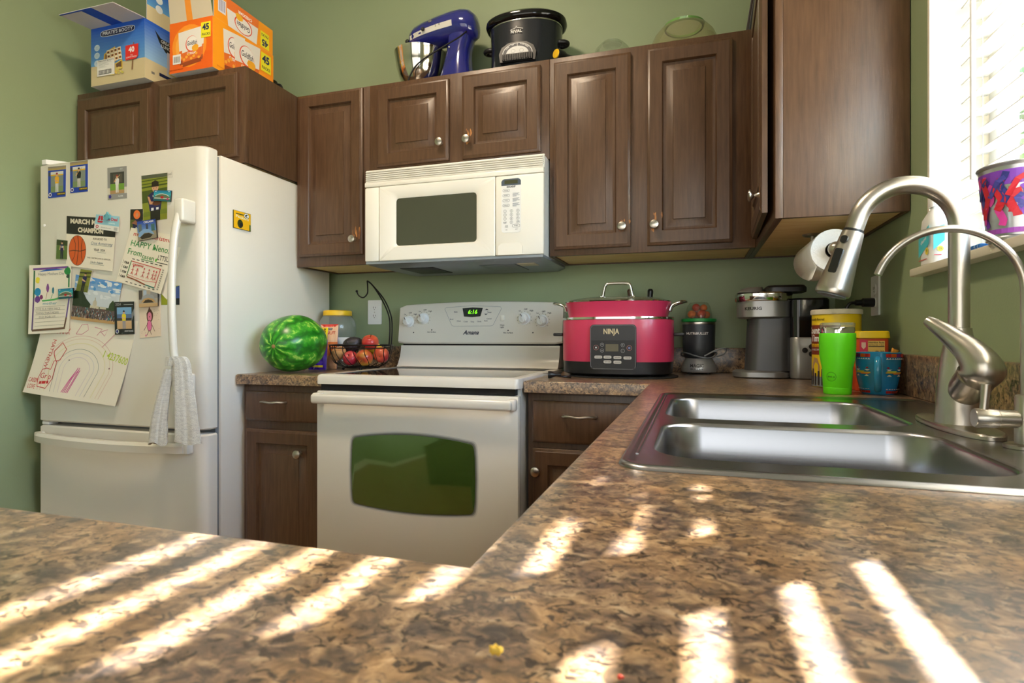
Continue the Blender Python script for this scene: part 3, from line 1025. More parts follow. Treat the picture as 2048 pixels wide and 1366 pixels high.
# riser behind the glass and the control panel
def side_prof(poly, x0, x1):
    m = MB()
    m.prism(poly, lambda y, z, d: Vector((d, y, z)), x0, x1)
    return m
m = side_prof([(2.3405, 0.9252), (2.352, 0.935), (2.372, 0.97), (2.384, 1.012), (2.384, 1.020), (2.46, 1.020), (2.46, 0.9252)], RX0 + 0.006, RX1 - 0.006)
m.build('riser', APPL, rg)
MB().box(RX0 + 0.012, RX1 - 0.012, 2.392, 2.455, 1.0202, 1.0268).build('panel_gap', DKGAP, rg)
PX0, PX1 = RX0 - 0.010, RX1 + 0.004
def panel_y(z):
    return 2.378 + (z - 1.027) * 0.10 if z < 1.06 else 2.3813 + (z - 1.06) * 0.13
def ztop(x):
    t = (x - (PX0 + PX1) / 2) / ((PX1 - PX0) / 2)
    return 1.2045 + 0.0115 * (1 - t * t)
m = MB()
nx = 24
rings = []
for i in range(nx + 1):
    x = PX0 + (PX1 - PX0) * i / nx
    e = 0.0
    if i in (0, nx):
        e = 0.010
    zt = ztop(x) - e
    sec = [(2.384 + e * 0.6, 1.0272 + e * 0.5), (2.3785 + e * 0.6, 1.034 + e * 0.5), (panel_y(1.06) + e * 0.6, 1.06), (panel_y(zt - 0.012) + e * 0.6, zt - 0.012), (panel_y(zt) + 0.006, zt - 0.002), (panel_y(zt) + 0.018, zt), (2.458, zt), (2.458, 1.0272 + e * 0.5)]
    rings.append([Vector((x, y, z)) for y, z in sec])
m.loft(rings, True, True)
cp = m.build('control_panel', APPL, rg)
PF = lambda u, v, h: Vector((u, panel_y(v) - h, v))
def onpanel(u, v, s=1.0):
    return u, v
kb = MB()
kb.lathe([(0.0265, 0.0), (0.0265, 0.003), (0.0225, 0.005), (0.0205, 0.019), (0.0185, 0.0215), (0.0, 0.0218)], 28, M=Matrix.Rotation(R(90), 3, 'X'))
kb.box(-0.0052, 0.0052, -0.029, -0.0205, -0.0185, 0.0195, 0.003, 2)
rknob = kb.mesh('knob', mat('white knob plastic', C(236, 238, 238), 0.3))
pt_ = MB().box(-0.0012, 0.0012, -0.0302, -0.0288, 0.006, 0.0185).mesh('pointer', BLACK)
a = Art(PF, 0.0003, 0.000008)
for x, z in ((-1.252, 1.128), (-1.178, 1.141), (-0.700, 1.137), (-0.620, 1.126)):
    k = place(rknob, 'knob', cp, (x - rg.location.x, panel_y(z) - 2.1 - 0.0004, z), (R(-7), R(-28), 0))
    place(pt_, 'pointer', k, (0, 0, 0))
    for j in range(11):
        t = R(220) - R(260) * j / 10
        a.rect(x + 0.0315 * math.cos(t) - 0.0012, z + 0.0315 * math.sin(t) - 0.0012, x + 0.0315 * math.cos(t) + 0.0012, z + 0.0315 * math.sin(t) + 0.0012, C(60, 62, 66))
    a.text('Lo', x - 0.022, z + 0.034, 0.009, C(50, 52, 56)); a.text('OFF', x + 0.004, z + 0.040, 0.009, C(50, 52, 56)); a.text('High', x + 0.030, z + 0.034, 0.009, C(50, 52, 56))
for x, z in ((-1.225, 1.078), (-1.135, 1.090), (-0.772, 1.086), (-0.660, 1.076)):
    a.disc(x, z, 0.003, 0.003, C(40, 40, 44))
a.text('Hot Surface', -1.135, 1.080, 0.009, C(70, 72, 76)); a.text('Hot Surface', -0.772, 1.076, 0.009, C(70, 72, 76))
a.text('Oven\nLight', -0.800, 1.105, 0.009, C(70, 72, 76))
a.text('Amana', -0.942, 1.077, 0.026, C(30, 36, 60), bold=0.03, shear=0.35)
# touch pad outline, display and keys
out = [(-1.070, 1.190), (-0.94, 1.197), (-0.812, 1.190), (-0.805, 1.184), (-0.842, 1.110), (-0.852, 1.106), (-1.028, 1.106), (-1.038, 1.110), (-1.076, 1.184), (-1.070, 1.190)]
a.line(out, 0.0016, C(150, 154, 158))
a.poly([(-0.990, 1.186), (-0.942, 1.189), (-0.893, 1.186), (-0.903, 1.149), (-0.942, 1.146), (-0.981, 1.149)], C(28, 38, 38))
for x, z, t in ((-1.022, 1.170, 'Bake'), (-0.862, 1.166, 'Timer'), (-1.040, 1.137, 'Broil'), (-1.005, 1.129, 'Clean'), (-0.972, 1.126, 'Cook'), (-0.940, 1.125, 'Time'), (-0.908, 1.126, 'Clock'), (-0.876, 1.129, 'Auto'), (-0.862, 1.138, 'Cancel')):
    a.text(t, x, z, 0.0085, C(110, 112, 120))
a.poly([(-0.884, 1.176), (-0.874, 1.183), (-0.866, 1.176)], C(60, 60, 70)).poly([(-0.886, 1.160), (-0.868, 1.160), (-0.878, 1.155)], C(60, 60, 70))
tag(a.build('printed_markings', cp), kind='stuff')
d = Art(PF, 0.0017, 0.0001)
d.text('6:16', -0.940, 1.168, 0.026, C(150, 255, 40), bold=0.01, shear=0.15)
dm = d.build('clock_digits', cp, mat('green clock digits', C(120, 255, 30), 0.5, emit=C(120, 255, 30), estr=1.2))
MB().box(-0.809, -0.791, panel_y(1.14) - 0.006, panel_y(1.14) + 0.002, 1.128, 1.152, 0.002).build('oven_light_switch', BISQ, cp)
# oven door with its arched window
dr = MB()
dr.box(RX0 + 0.001, RX1 - 0.001, 1.7655, 1.8015, 0.215, 0.866, 0.006, 2)
do = dr.build('oven_door', APPL, rg)
wv = []
WX0, WX1 = -1.142, -0.690
def wpt(t):
    pass
n = 14
top = []; bot = []
for i in range(n + 1):
    t = i / n
    x = WX0 + (WX1 - WX0) * t
    k = 1 - (2 * t - 1) ** 2
    top.append((x, 0.704 + 0.020 * k)); bot.append((x, 0.478 - 0.016 * k))
def rnd_corner(poly, r=0.028, n=5):
    out = []
    L = len(poly)
    for i in range(L):
        p = Vector(poly[i]); a = Vector(poly[i - 1]); b = Vector(poly[(i + 1) % L])
        d1 = (a - p); d2 = (b - p)
        if abs(d1.normalized().dot(d2.normalized()) + 1) < 0.2:
            out.append(tuple(p)); continue
        q1 = p + d1.normalized() * min(r, d1.length * 0.45); q2 = p + d2.normalized() * min(r, d2.length * 0.45)
        for k in range(n + 1):
            t = k / n
            q = (1 - t) ** 2 * q1 + 2 * t * (1 - t) * p + t * t * q2
            out.append(tuple(q))
    return out
side_l = [(WX0 - 0.004, 0.66), (WX0 - 0.006, 0.59), (WX0 - 0.004, 0.52)]
side_r = [(WX1 + 0.004, 0.52), (WX1 + 0.006, 0.59), (WX1 + 0.004, 0.66)]
poly = rnd_corner(top + list(reversed(side_r)) + list(reversed(bot)) + list(reversed(side_l)), 0.022)
OVG = mat('reflection green oven glass', C(74, 104, 44), 0.06, 0.45, spec=1.0, coat=1.0)  # coated glass; its green base colour paints in the room's reflection
m = MB()
cxw, czw = (WX0 + WX1) / 2, 0.59
m.loft([[Vector((x, 1.7652, z)) for x, z in poly], [Vector((x, 1.7642, z)) for x, z in poly], [Vector((cxw + (x - cxw) * 0.985, 1.7636, czw + (z - czw) * 0.98)) for x, z in poly]], False, True)
m.build('oven_window', OVG, do)
a = Art(lambda u, v, h: Vector((u, 1.7655 - h, v)), 0.00008, 0.00002)
for k, c_ in ((1.085, C(196, 194, 188)), (1.055, C(150, 150, 146)), (1.03, C(104, 106, 102))):
    a.poly([(cxw + (x - cxw) * (1 + (k - 1) * 0.62), czw + (z - czw) * k) for x, z in poly], c_)
a.build('dotted_window_border', do)
hb = MB()
hb.box(RX0 + 0.004, RX1 - 0.012, 1.7225, 1.7445, 0.823, 0.857, 0.009, 3)
hb.box(RX0 + 0.002, RX0 + 0.034, 1.733, 1.7653, 0.822, 0.860, 0.008, 3)
hb.box(RX1 - 0.034, RX1 - 0.002, 1.733, 1.7653, 0.822, 0.860, 0.008, 3)
hb.build('handle', APPL, do)
MB().box(RX0 + 0.002, RX1 - 0.002, 1.772, 1.8015, 0.035, 0.208, 0.005).build('storage_drawer', APPL, rg)

# ================================================================== MICROWAVE
MX0, MX1, MY, MZ0, MZ1 = -1.2965, -0.5365, 2.088, 1.3545, 1.7435
mw = thing('microwave', 'cream white over the range microwave hung under the short cabinet', 'microwave', ((MX0 + MX1) / 2, 2.28, MZ0))
MB().box(MX0 + 0.004, MX1 - 0.004, MY + 0.022, YB - 0.003, MZ0 + 0.012, MZ1 - 0.001).build('body', WPLA, mw)
W_, H_ = MX1 - MX0, MZ1 - MZ0
def face(x0, x1, z0, z1, y0, y1, b=0.004, seg=2):
    return MB().box(x0, x1, y0, y1, z0, z1, b, seg)
zg = MZ1 - 0.052          # bottom of the louvre strip
zl = MZ1 - 0.072          # line above the door
gm = MB()
gm.box(MX0, MX1, MY + 0.010, MY + 0.0215, zg, MZ1, 0.002)
gm.box(MX0, MX1, MY - 0.002, MY + 0.0215, zl, zg, 0.004)
gm.build('vent_strip', BISQ, mw)
lv_me = MB().prism([(0.0, 0.0), (-0.008, -0.003), (-0.009, 0.001), (0.0, 0.0045)], lambda y, z, d: Vector((d, y, z)), MX0 + 0.004, MX1 - 0.004).mesh('louvre', BISQ)
for i in range(6):
    place(lv_me, 'louvre', mw, (-mw.location.x, MY + 0.0098 - mw.location.y, zg + 0.004 + i * 0.0080 - MZ0))
xs1 = MX0 + 0.088 * W_; xs2 = MX0 + 0.748 * W_
zb_ = MZ0 + 0.012
face(MX0, xs1 - 0.0008, zb_, zl - 0.001, MY, MY + 0.0215, 0.006).build('left_panel', BISQ, mw)
# door: frame round a sunken window, ledge along the bottom
wx0, wx1 = MX0 + 0.186 * W_, MX0 + 0.645 * W_
wz0, wz1 = MZ0 + 0.072, MZ0 + 0.264
D = MB()
D.cur = 0
ou = rrect(xs1 + 0.0008, xs2 - 0.0008, zb_, zl - 0.001, 0.004, 4)
def to(p, y, k=0.0, c=None):
    c = c or ((xs1 + xs2) / 2, (zb_ + zl) / 2)
    return [Vector((a - math.copysign(k, a - c[0]), y, b - math.copysign(k, b - c[1]))) for a, b in p]
inn = rrect(wx0, wx1, wz0, wz1, 0.014, 4)
mid = rrect(wx0 - 0.018, wx1 + 0.018, wz0 - 0.006, wz1 + 0.020, 0.020, 4)
D.loft([to(ou, MY + 0.0215), to(ou, MY + 0.002), to(ou, MY - 0.001, 0.003), to(mid, MY - 0.002), to(inn, MY + 0.007), to(inn, MY + 0.012)], True, False)
dm_ = D.build('door', BISQ, mw)
MB().prism(rrect(wx0 + 0.0003, wx1 - 0.0003, wz0 + 0.0003, wz1 - 0.0003, 0.014, 5), lambda a, b, d: Vector((a, d, b)), MY + 0.0085, MY + 0.0118).build('door_window', mat('microwave window', C(70, 72, 58), 0.22, spec=0.6), dm_)
# control side
cpz = face(xs2 + 0.0008, MX1, zb_, zl - 0.001, MY - 0.001, MY + 0.0215, 0.006).build('control_panel', BISQ, mw)
kx0, kx1 = MX0 + 0.782 * W_, MX0 + 0.884 * W_
kz0, kz1 = MZ0 + 0.098, MZ0 + 0.302
KW, KH = kx1 - kx0, kz1 - kz0
MB().prism(rrect(kx0, kx1, kz0, kz1, 0.012, 5), lambda a, b, d: Vector((a, d, b)), MY - 0.0012, MY - 0.0022).build('keypad', WPLA, cpz)
a = Art(lambda u, v, h: Vector((kx0 + u * KW, MY - 0.0022 - h, kz0 + v * KH)), 0.0001, 0.00004)
au = KW / KH
DK = C(70, 74, 88)
pt = [(0.0 + p[0], p[1]) for p in rrect(0.0, 1.0, 0.875, 1.0, 0.05, 4)]
a.poly([(0, 0.875), (1, 0.875), (1, 0.955), (0.94, 0.985), (0.85, 1.0), (0.15, 1.0), (0.06, 0.985), (0, 0.955)], C(74, 86, 100))
a.rect(0.16, 0.905, 0.84, 0.975, C(62, 64, 34))
a.text('SHARP', 0.5, 0.848, 0.045, C(40, 42, 50), au, 0.04, wid=0.46)
for i, t in enumerate(('SENSOR', 'REHEAT', 'COOK', 'DEFROST')):
    z = 0.785 - i * 0.093
    pts = [(0.08 + 0.17 + 0.17 * math.copysign(abs(math.cos(q)) ** 0.5, math.cos(q)), z + 0.024 * math.copysign(abs(math.sin(q)) ** 0.5, math.sin(q))) for q in [2 * PI * k / 28 for k in range(29)]]
    a.line(pts, 0.0045, DK, au)
    a.text(t, 0.25, z, 0.022, DK, au)
    if i:
        for j in range(4):
            a.rect(0.58, z + 0.03 - j * 0.018, 0.58 + (0.34, 0.28, 0.36, 0.2)[j], z + 0.037 - j * 0.018, C(120, 124, 138))
for k in range(10):
    r_, c_ = divmod(k, 3)
    x = (0.19, 0.52, 0.85)[c_] if k < 9 else 0.52
    z = 0.40 - r_ * 0.070
    a.line([(x + 0.027 / au * math.cos(q), z + 0.027 * math.sin(q)) for q in [2 * PI * j / 20 for j in range(21)]], 0.004, DK, au)
    a.text(str((k + 1) % 10), x, z, 0.032, DK, au)
a.text('POWER\nLEVEL', 0.19, 0.185, 0.020, DK, au); a.text('TIMER\nCLOCK', 0.86, 0.195, 0.020, DK, au); a.text('STOP\nCLEAR', 0.27, 0.115, 0.022, DK, au)
a.line([(0.76 + 0.19 * math.copysign(abs(math.cos(q)) ** 0.5, math.cos(q)), 0.122 + 0.028 * math.copysign(abs(math.sin(q)) ** 0.5, math.sin(q))) for q in [2 * PI * k / 28 for k in range(29)]], 0.0045, DK, au)
a.text('START', 0.76, 0.122, 0.026, DK, au); a.text('FAN', 0.27, 0.05, 0.018, DK, au); a.text('LIGHT', 0.78, 0.055, 0.018, DK, au)
a.build('keypad_print', cpz)
ob = MB()
ob.prism([(xs2 + 0.012, zb_ + 0.002), (xs2 + 0.110, zb_ + 0.002), (xs2 + 0.110, zb_ + 0.034), (xs2 + 0.098, zb_ + 0.046), (xs2 + 0.026, zb_ + 0.046), (xs2 + 0.012, zb_ + 0.034)], lambda a, b, d: Vector((a, d, b)), MY - 0.0012, MY - 0.004)
ob.build('door_release', BISQ, cpz)
# grey hood underside with grease filters and a lamp lens
un = MB()
b0 = [(MX0 + 0.004, MY + 0.004), (MX1 - 0.004, MY + 0.004), (MX1 - 0.004, YB - 0.004), (MX0 + 0.004, YB - 0.004)]
b1 = [(MX0 + 0.05, MY + 0.03), (MX1 - 0.03, MY + 0.03), (MX1 - 0.03, YB - 0.02), (MX0 + 0.05, YB - 0.02)]
un.loft([[Vector((x, y, MZ0 + 0.0115)) for x, y in b0], [Vector((x, y, MZ0 + 0.002)) for x, y in b0], [Vector((x, y, MZ0 - 0.012)) for x, y in b1]], True, True)
un.build('hood_underside', mat('grey hood metal', C(142, 150, 158), 0.35, 0.3), mw)
MB().box(MX0 + 0.13, MX0 + 0.28, MY + 0.06, MY + 0.26, MZ0 - 0.0150, MZ0 - 0.0122, 0.001).build('grease_filter', mat('dark filter mesh', C(44, 48, 50), 0.5, 0.5), mw)
MB().box(MX1 - 0.28, MX1 - 0.13, MY + 0.06, MY + 0.26, MZ0 - 0.0150, MZ0 - 0.0122, 0.001).build('grease_filter', mat('grey filter mesh', C(120, 128, 134), 0.4, 0.5), mw)
MB().box(MX1 - 0.12, MX1 - 0.05, MY + 0.05, MY + 0.12, MZ0 - 0.0150, MZ0 - 0.0122, 0.001).build('lamp_lens', mat('lamp lens', C(206, 196, 170), 0.3), mw)
# ================================================================== PAPERS AND MAGNETS ON THE REFRIGERATOR
random.seed(11)
FY = 1.6648
def lerp(a, b, t):
    return a + (b - a) * t
def sheet(name, label, cat, quad, h0, body=None, thick=0.0005, curl=None, rim=None, n=10, group=None, fy=FY):
    TL, TR, BR, BL = quad
    W = (math.hypot(TR[0] - TL[0], TR[1] - TL[1]) + math.hypot(BR[0] - BL[0], BR[1] - BL[1])) / 2
    H = (math.hypot(TL[0] - BL[0], TL[1] - BL[1]) + math.hypot(TR[0] - BR[0], TR[1] - BR[1])) / 2
    cf = curl or (lambda u, v: 0.0)
    def G(u, v, h):
        x = lerp(lerp(BL[0], BR[0], u), lerp(TL[0], TR[0], u), v)
        z = lerp(lerp(BL[1], BR[1], u), lerp(TL[1], TR[1], u), v)
        return Vector((x, fy - h0 - cf(u, v) - h, z))
    c = G(0.5, 0.5, 0)
    t = thing(name, label, cat, (c.x, c.y, min(BL[1], BR[1])), 0, group)
    k = n if curl else 1
    m = MB()
    fr = [G(i / k, j / k, thick) for j in range(k + 1) for i in range(k + 1)]
    bk = [G(i / k, j / k, 0.0) for j in range(k + 1) for i in range(k + 1)]
    N1 = (k + 1) ** 2
    fs = []
    for j in range(k):
        for i in range(k):
            q = (j * (k + 1) + i, j * (k + 1) + i + 1, (j + 1) * (k + 1) + i + 1, (j + 1) * (k + 1) + i)
            fs.append(q); fs.append(tuple(N1 + w_ for w_ in reversed(q)))
    bd = [i for i in range(k + 1)] + [(j + 1) * (k + 1) - 1 for j in range(1, k + 1)] + [k * (k + 1) + i for i in range(k - 1, -1, -1)] + [j * (k + 1) for j in range(k - 1, 0, -1)]
    for i in range(len(bd)):
        a_, b_ = bd[i], bd[(i + 1) % len(bd)]
        fs.append((b_, a_, N1 + a_, N1 + b_))
    m.add(fr + bk, fs)
    m.build('backing' if thick > 0.001 else 'paper', body or PAPER, t)
    A = Art(lambda u, v, h: G(u, v, h + thick), 0.00008, 0.00003)
    A.au = W / H; A.t = t; A.k = k
    return A
def done(A, m=None):
    return A.build('print', A.t, m)
def fig(a, cu, v0, v1, shirt, pants, skin=C(214, 168, 132), cap=None, num=None, arms='fold', hair=C(40, 28, 22)):
    """small printed player: legs, shirt, arms, head"""
    H = v1 - v0; q = H / a.au
    a.poly([(cu - 0.10 * q, v0), (cu - 0.015 * q, v0), (cu, v0 + 0.36 * H), (cu + 0.02 * q, v0), (cu + 0.11 * q, v0), (cu + 0.11 * q, v0 + 0.46 * H), (cu - 0.11 * q, v0 + 0.46 * H)], pants)
    a.poly([(cu - 0.12 * q, v0 + 0.44 * H), (cu + 0.12 * q, v0 + 0.44 * H), (cu + 0.15 * q, v0 + 0.72 * H), (cu + 0.10 * q, v0 + 0.80 * H), (cu - 0.10 * q, v0 + 0.80 * H), (cu - 0.15 * q, v0 + 0.72 * H)], shirt)
    if arms == 'fold':
        a.poly([(cu - 0.16 * q, v0 + 0.68 * H), (cu - 0.10 * q, v0 + 0.64 * H), (cu + 0.10 * q, v0 + 0.56 * H), (cu + 0.09 * q, v0 + 0.51 * H), (cu - 0.15 * q, v0 + 0.57 * H)], skin)
    elif arms == 'bat':
        a.poly([(cu - 0.15 * q, v0 + 0.74 * H), (cu - 0.24 * q, v0 + 0.60 * H), (cu - 0.18 * q, v0 + 0.58 * H), (cu - 0.09 * q, v0 + 0.68 * H)], skin)
        a.line([(cu - 0.22 * q, v0 + 0.62 * H), (cu + 0.22 * q, v0 + 0.98 * H)], 0.03 * H, C(196, 150, 92), a.au)
    else:
        a.poly([(cu - 0.15 * q, v0 + 0.74 * H), (cu - 0.19 * q, v0 + 0.48 * H), (cu - 0.13 * q, v0 + 0.48 * H), (cu - 0.11 * q, v0 + 0.70 * H)], skin)
        a.poly([(cu + 0.15 * q, v0 + 0.74 * H), (cu + 0.19 * q, v0 + 0.48 * H), (cu + 0.13 * q, v0 + 0.48 * H), (cu + 0.11 * q, v0 + 0.70 * H)], skin)
    a.disc(cu, v0 + 0.885 * H, 0.072 * q, 0.088 * H, skin, 14)
    hc = cap or hair
    a.poly([(cu - 0.075 * q, v0 + 0.90 * H), (cu + 0.075 * q, v0 + 0.90 * H), (cu + 0.065 * q, v0 + 0.975 * H), (cu, v0 + 1.0 * H), (cu - 0.065 * q, v0 + 0.975 * H)], hc)
    if num:
        a.text(num, cu, v0 + 0.65 * H, 0.16 * H, C(240), a.au, 0.04)
G_ = C(92, 128, 48); BLU = C(28, 62, 170); NAVY = C(32, 34, 74); DKG = C(36, 56, 28)

def ball_card(quad, label, h0, shirt, pants, cap, arms):
    a = sheet('trading_card', label, 'card', quad, h0, thick=0.0006, body=mat('card stock', C(220), 0.4), group='player cards on the refrigerator door')
    a.rect(0, 0, 1, 1, BLU).grad(0, 0.88, 1, 1, C(190, 160, 80), C(120, 118, 120), 4).rect(0.03, 0.82, 0.12, 0.70, C(60, 66, 60))
    a.rect(0.15, 0.17, 0.86, 0.82, C(128, 138, 130)).rect(0.15, 0.17, 0.86, 0.36, C(120, 140, 96)).rect(0.15, 0.72, 0.86, 0.83, C(214, 214, 214))
    a.rect(0.15, 0.70, 0.86, 0.74, C(222, 172, 40))
    fig(a, 0.50, 0.17, 0.80, shirt, pants, cap=cap, arms=arms)
    a.rect(0.50, 0.06, 0.98, 0.15, C(62, 56, 30)).text('ARMSTRONG', 0.74, 0.105, 0.055, C(232, 196, 60), a.au, 0.02, wid=0.42)
    a.disc(0.12, 0.10, 0.085, 0.065, C(230)).disc(0.12, 0.10, 0.055, 0.042, C(60, 40, 130))
    done(a, INKG)
ball_card([(-2.493, 1.744), (-2.392, 1.742), (-2.394, 1.618), (-2.492, 1.618)], 'blue bordered player card with a yellow shirt, leftmost on the door', 0.0003, C(232, 172, 32), C(206, 206, 206), C(150, 30, 50), 'fold')
ball_card([(-2.370, 1.752), (-2.273, 1.753), (-2.273, 1.629), (-2.369, 1.629)], 'blue bordered player card with a black shirt at the door top', 0.0003, C(30, 30, 34), C(200, 196, 186), C(36, 26, 22), 'bat')

a = sheet('trading_card', 'silver bordered player card with a batter on grass', 'card', [(-2.170, 1.712), (-2.070, 1.711), (-2.069, 1.588), (-2.168, 1.588)], 0.0003, thick=0.0006, body=mat('card stock', C(220), 0.4), group='player cards on the refrigerator door')
a.rect(0, 0, 1, 1, C(146, 144, 142)).rect(0, 0.16, 0.13, 0.36, C(214, 206, 190)).rect(0.87, 0.16, 1, 0.36, C(214, 206, 190))
a.rect(0.14, 0.17, 0.86, 0.84, C(64, 66, 62)).rect(0.14, 0.17, 0.86, 0.48, C(112, 156, 60)).rect(0.14, 0.17, 0.86, 0.28, C(176, 140, 96))
for i in range(7):
    a.rect(0.30 + 0.07 * i, 0.50, 0.345 + 0.07 * i, 0.78, C(92, 84, 76))
fig(a, 0.50, 0.20, 0.76, C(224, 220, 216), C(220, 216, 210), cap=C(150, 50, 50), arms='bat')
a.disc(0.13, 0.09, 0.07, 0.055, C(70, 60, 140)).text('PLAYER', 0.68, 0.08, 0.06, C(230), a.au).text('2023', 0.72, 0.93, 0.06, C(196), a.au)
done(a, INKG)

a = sheet('photo_print', 'photo of a child in a dark jersey holding a football', 'photo', [(-1.997, 1.667), (-1.869, 1.668), (-1.871, 1.497), (-1.990, 1.491)], 0.0003, thick=0.0004, group='photo prints on the refrigerator door')
a.rect(0, 0, 1, 1, C(132, 140, 42)).rect(0, 0.92, 1, 1, C(84, 88, 70))
for v, h, c_ in ((0.86, 0.022, C(70, 84, 30)), (0.79, 0.022, C(76, 90, 30)), (0.72, 0.03, C(64, 78, 28)), (0.40, 0.26, C(72, 86, 30)), (0.10, 0.1, C(112, 126, 40))):
    a.poly([(0, v), (1, v + 0.03), (1, v + 0.03 + h), (0, v + h)], c_)
a.rect(0.32, 0.0, 0.72, 0.26, C(34, 26, 26))
a.poly([(0.30, 0.22), (0.74, 0.22), (0.80, 0.52), (0.66, 0.62), (0.40, 0.62), (0.22, 0.54)], C(40, 36, 84))
a.poly([(0.22, 0.54), (0.30, 0.52), (0.36, 0.42), (0.60, 0.40), (0.60, 0.34), (0.30, 0.36)], C(196, 140, 104))
a.disc(0.58, 0.37, 0.17, 0.05, C(104, 60, 40)).text('BEARS', 0.52, 0.53, 0.05, C(236), a.au)
a.rect(0.36, 0.22, 0.46, 0.28, C(232)).rect(0.56, 0.23, 0.66, 0.28, C(232))
a.disc(0.53, 0.72, 0.13, 0.11, C(206, 156, 120)).poly([(0.39, 0.73), (0.67, 0.73), (0.66, 0.83), (0.53, 0.87), (0.40, 0.83)], C(44, 30, 24))
a.disc(0.47, 0.70, 0.012, 0.009, C(40, 28, 24), 8).disc(0.58, 0.70, 0.012, 0.009, C(40, 28, 24), 8).line([(0.49, 0.655), (0.53, 0.648), (0.57, 0.655)], 0.008, C(150, 80, 70), a.au)
done(a, INKG)

def stadium(quad, label, h0, name='fridge_magnet'):
    a = sheet(name, label, 'magnet', quad, h0, thick=0.004, body=BLACK, group='picture magnets on the refrigerator door')
    a.rect(0.01, 0.01, 0.99, 0.99, C(40, 140, 150)).grad(0.01, 0.55, 0.99, 0.99, C(60, 176, 186), C(16, 110, 160), 5)
    a.poly([(0.03, 0.30), (0.20, 0.58), (0.50, 0.70), (0.80, 0.56), (0.97, 0.32), (0.97, 0.14), (0.03, 0.16)], C(96, 112, 84))
    a.line([(0.10, 0.48), (0.30, 0.64), (0.5, 0.68), (0.72, 0.62), (0.9, 0.46)], 0.05, C(214, 220, 206), a.au)
    a.rect(0.05, 0.22, 0.95, 0.30, C(190, 200, 190)).disc(0.50, 0.36, 0.10, 0.12, C(176, 40, 44)).disc(0.82, 0.20, 0.06, 0.11, C(196, 60, 110)).rect(0.03, 0.05, 0.97, 0.13, C(30, 70, 84))
    a.rect(0.08, 0.86, 0.16, 0.91, C(230)).rect(0.84, 0.86, 0.92, 0.91, C(230))
    done(a, INKG)
stadium([(-1.930, 1.606), (-1.846, 1.599), (-1.850, 1.558), (-1.933, 1.568)], 'teal stadium magnet holding the football photo', 0.0012)

a = sheet('photo_print', 'small photo of a child behind an orange ball', 'photo', [(-2.051, 1.544), (-1.988, 1.541), (-1.989, 1.440), (-2.054, 1.445)], 0.0010, thick=0.0004, group='photo prints on the refrigerator door')
a.rect(0, 0, 1, 1, C(38, 34, 30)).rect(0, 0, 1, 0.60, C(84, 92, 40))
a.poly([(0.30, 0.0), (0.95, 0.0), (0.98, 0.55), (0.80, 0.64), (0.45, 0.62), (0.20, 0.46)], C(34, 34, 74)).rect(0.70, 0.02, 0.80, 0.5, C(214, 90, 40))
a.poly([(0.10, 0.46), (0.42, 0.58), (0.80, 0.40), (0.74, 0.33), (0.40, 0.42)], C(150, 98, 74)).disc(0.52, 0.79, 0.27, 0.17, C(232, 116, 52)).disc(0.54, 0.78, 0.10, 0.08, C(206, 140, 96)).text('9', 0.50, 0.22, 0.22, C(236), a.au, 0.03)
done(a, INKG)

a = sheet('drawing', 'crayon card reading Merry Christmas and Happy in green', 'drawing', [(-2.047, 1.474), (-1.812, 1.428), (-1.890, 1.216), (-2.118, 1.272)], 0.0018, curl=lambda u, v: 0.006 * u * u + 0.004 * (1 - v) ** 2)
RED, GRN, BLK = C(196, 44, 48), C(44, 134, 62), C(34, 32, 34)
a.text('merry Christmas', 0.52, 0.90, 0.10, RED, a.au, 0.012, wid=0.86)
a.text('HAPPY Nenox', 0.52, 0.73, 0.15, GRN, a.au, 0.008, wid=0.88)
a.text('From', 0.22, 0.575, 0.15, GRN, a.au, 0.008, wid=0.30).text('casen', 0.52, 0.545, 0.11, GRN, a.au, 0.012, wid=0.26).text('LTTSU', 0.84, 0.58, 0.12, BLK, a.au, 0.008, wid=0.24)
a.line([(0.38, 0.49), (0.66, 0.49)], 0.012, GRN, a.au).line([(0.72, 0.50), (0.96, 0.50)], 0.012, BLK, a.au).disc(0.70, 0.53, 0.018, 0.03, C(90, 190, 60)).disc(0.60, 0.72, 0.018, 0.035, GRN)
for i in range(7):
    a.rect(0.20 + i * 0.1, 0.455, 0.26 + i * 0.1, 0.468, BLK).rect(0.20 + i * 0.1, 0.035, 0.25 + i * 0.1, 0.048, BLK)
for i in range(4):
    a.text('cas', 0.11, 0.38 - i * 0.085, 0.075, BLK, a.au, 0.02, wid=0.10)
    a.rect(0.03, 0.35 - i * 0.085, 0.035, 0.41 - i * 0.085, BLK)
for i in range(10):
    a.text('oc', 0.91, 0.40 - i * 0.037, 0.04, BLK, a.au, 0.02)
a.line([(0.20, 0.42), (0.85, 0.40)], 0.012, RED, a.au).line([(0.85, 0.41), (0.84, 0.08)], 0.012, RED, a.au).line([(0.20, 0.43), (0.19, 0.14)], 0.014, GRN, a.au)
a.line([(0.20, 0.17), (0.40, 0.15), (0.60, 0.14), (0.84, 0.17)], 0.008, RED, a.au).line([(0.20, 0.13), (0.40, 0.115), (0.62, 0.08)], 0.022, C(140, 70, 40), a.au).line([(0.62, 0.08), (0.84, 0.07)], 0.018, C(44, 120, 110), a.au)
for x in (0.28, 0.38, 0.52, 0.63, 0.73, 0.79):
    k = 0.7 if x == 0.38 else 1.0
    a.line([(x, 0.20), (x, 0.20 + 0.11 * k)], 0.010, RED, a.au).line([(x - 0.03, 0.19), (x, 0.24), (x + 0.03, 0.19)], 0.008, RED, a.au).line([(x - 0.03, 0.27), (x + 0.03, 0.28)], 0.008, RED, a.au).disc(x, 0.22 + 0.12 * k, 0.014, 0.018, C(206, 80, 84), 10)
a.text('casens', 0.37, 0.375, 0.06, RED, a.au, 0.02, wid=0.24)
done(a)

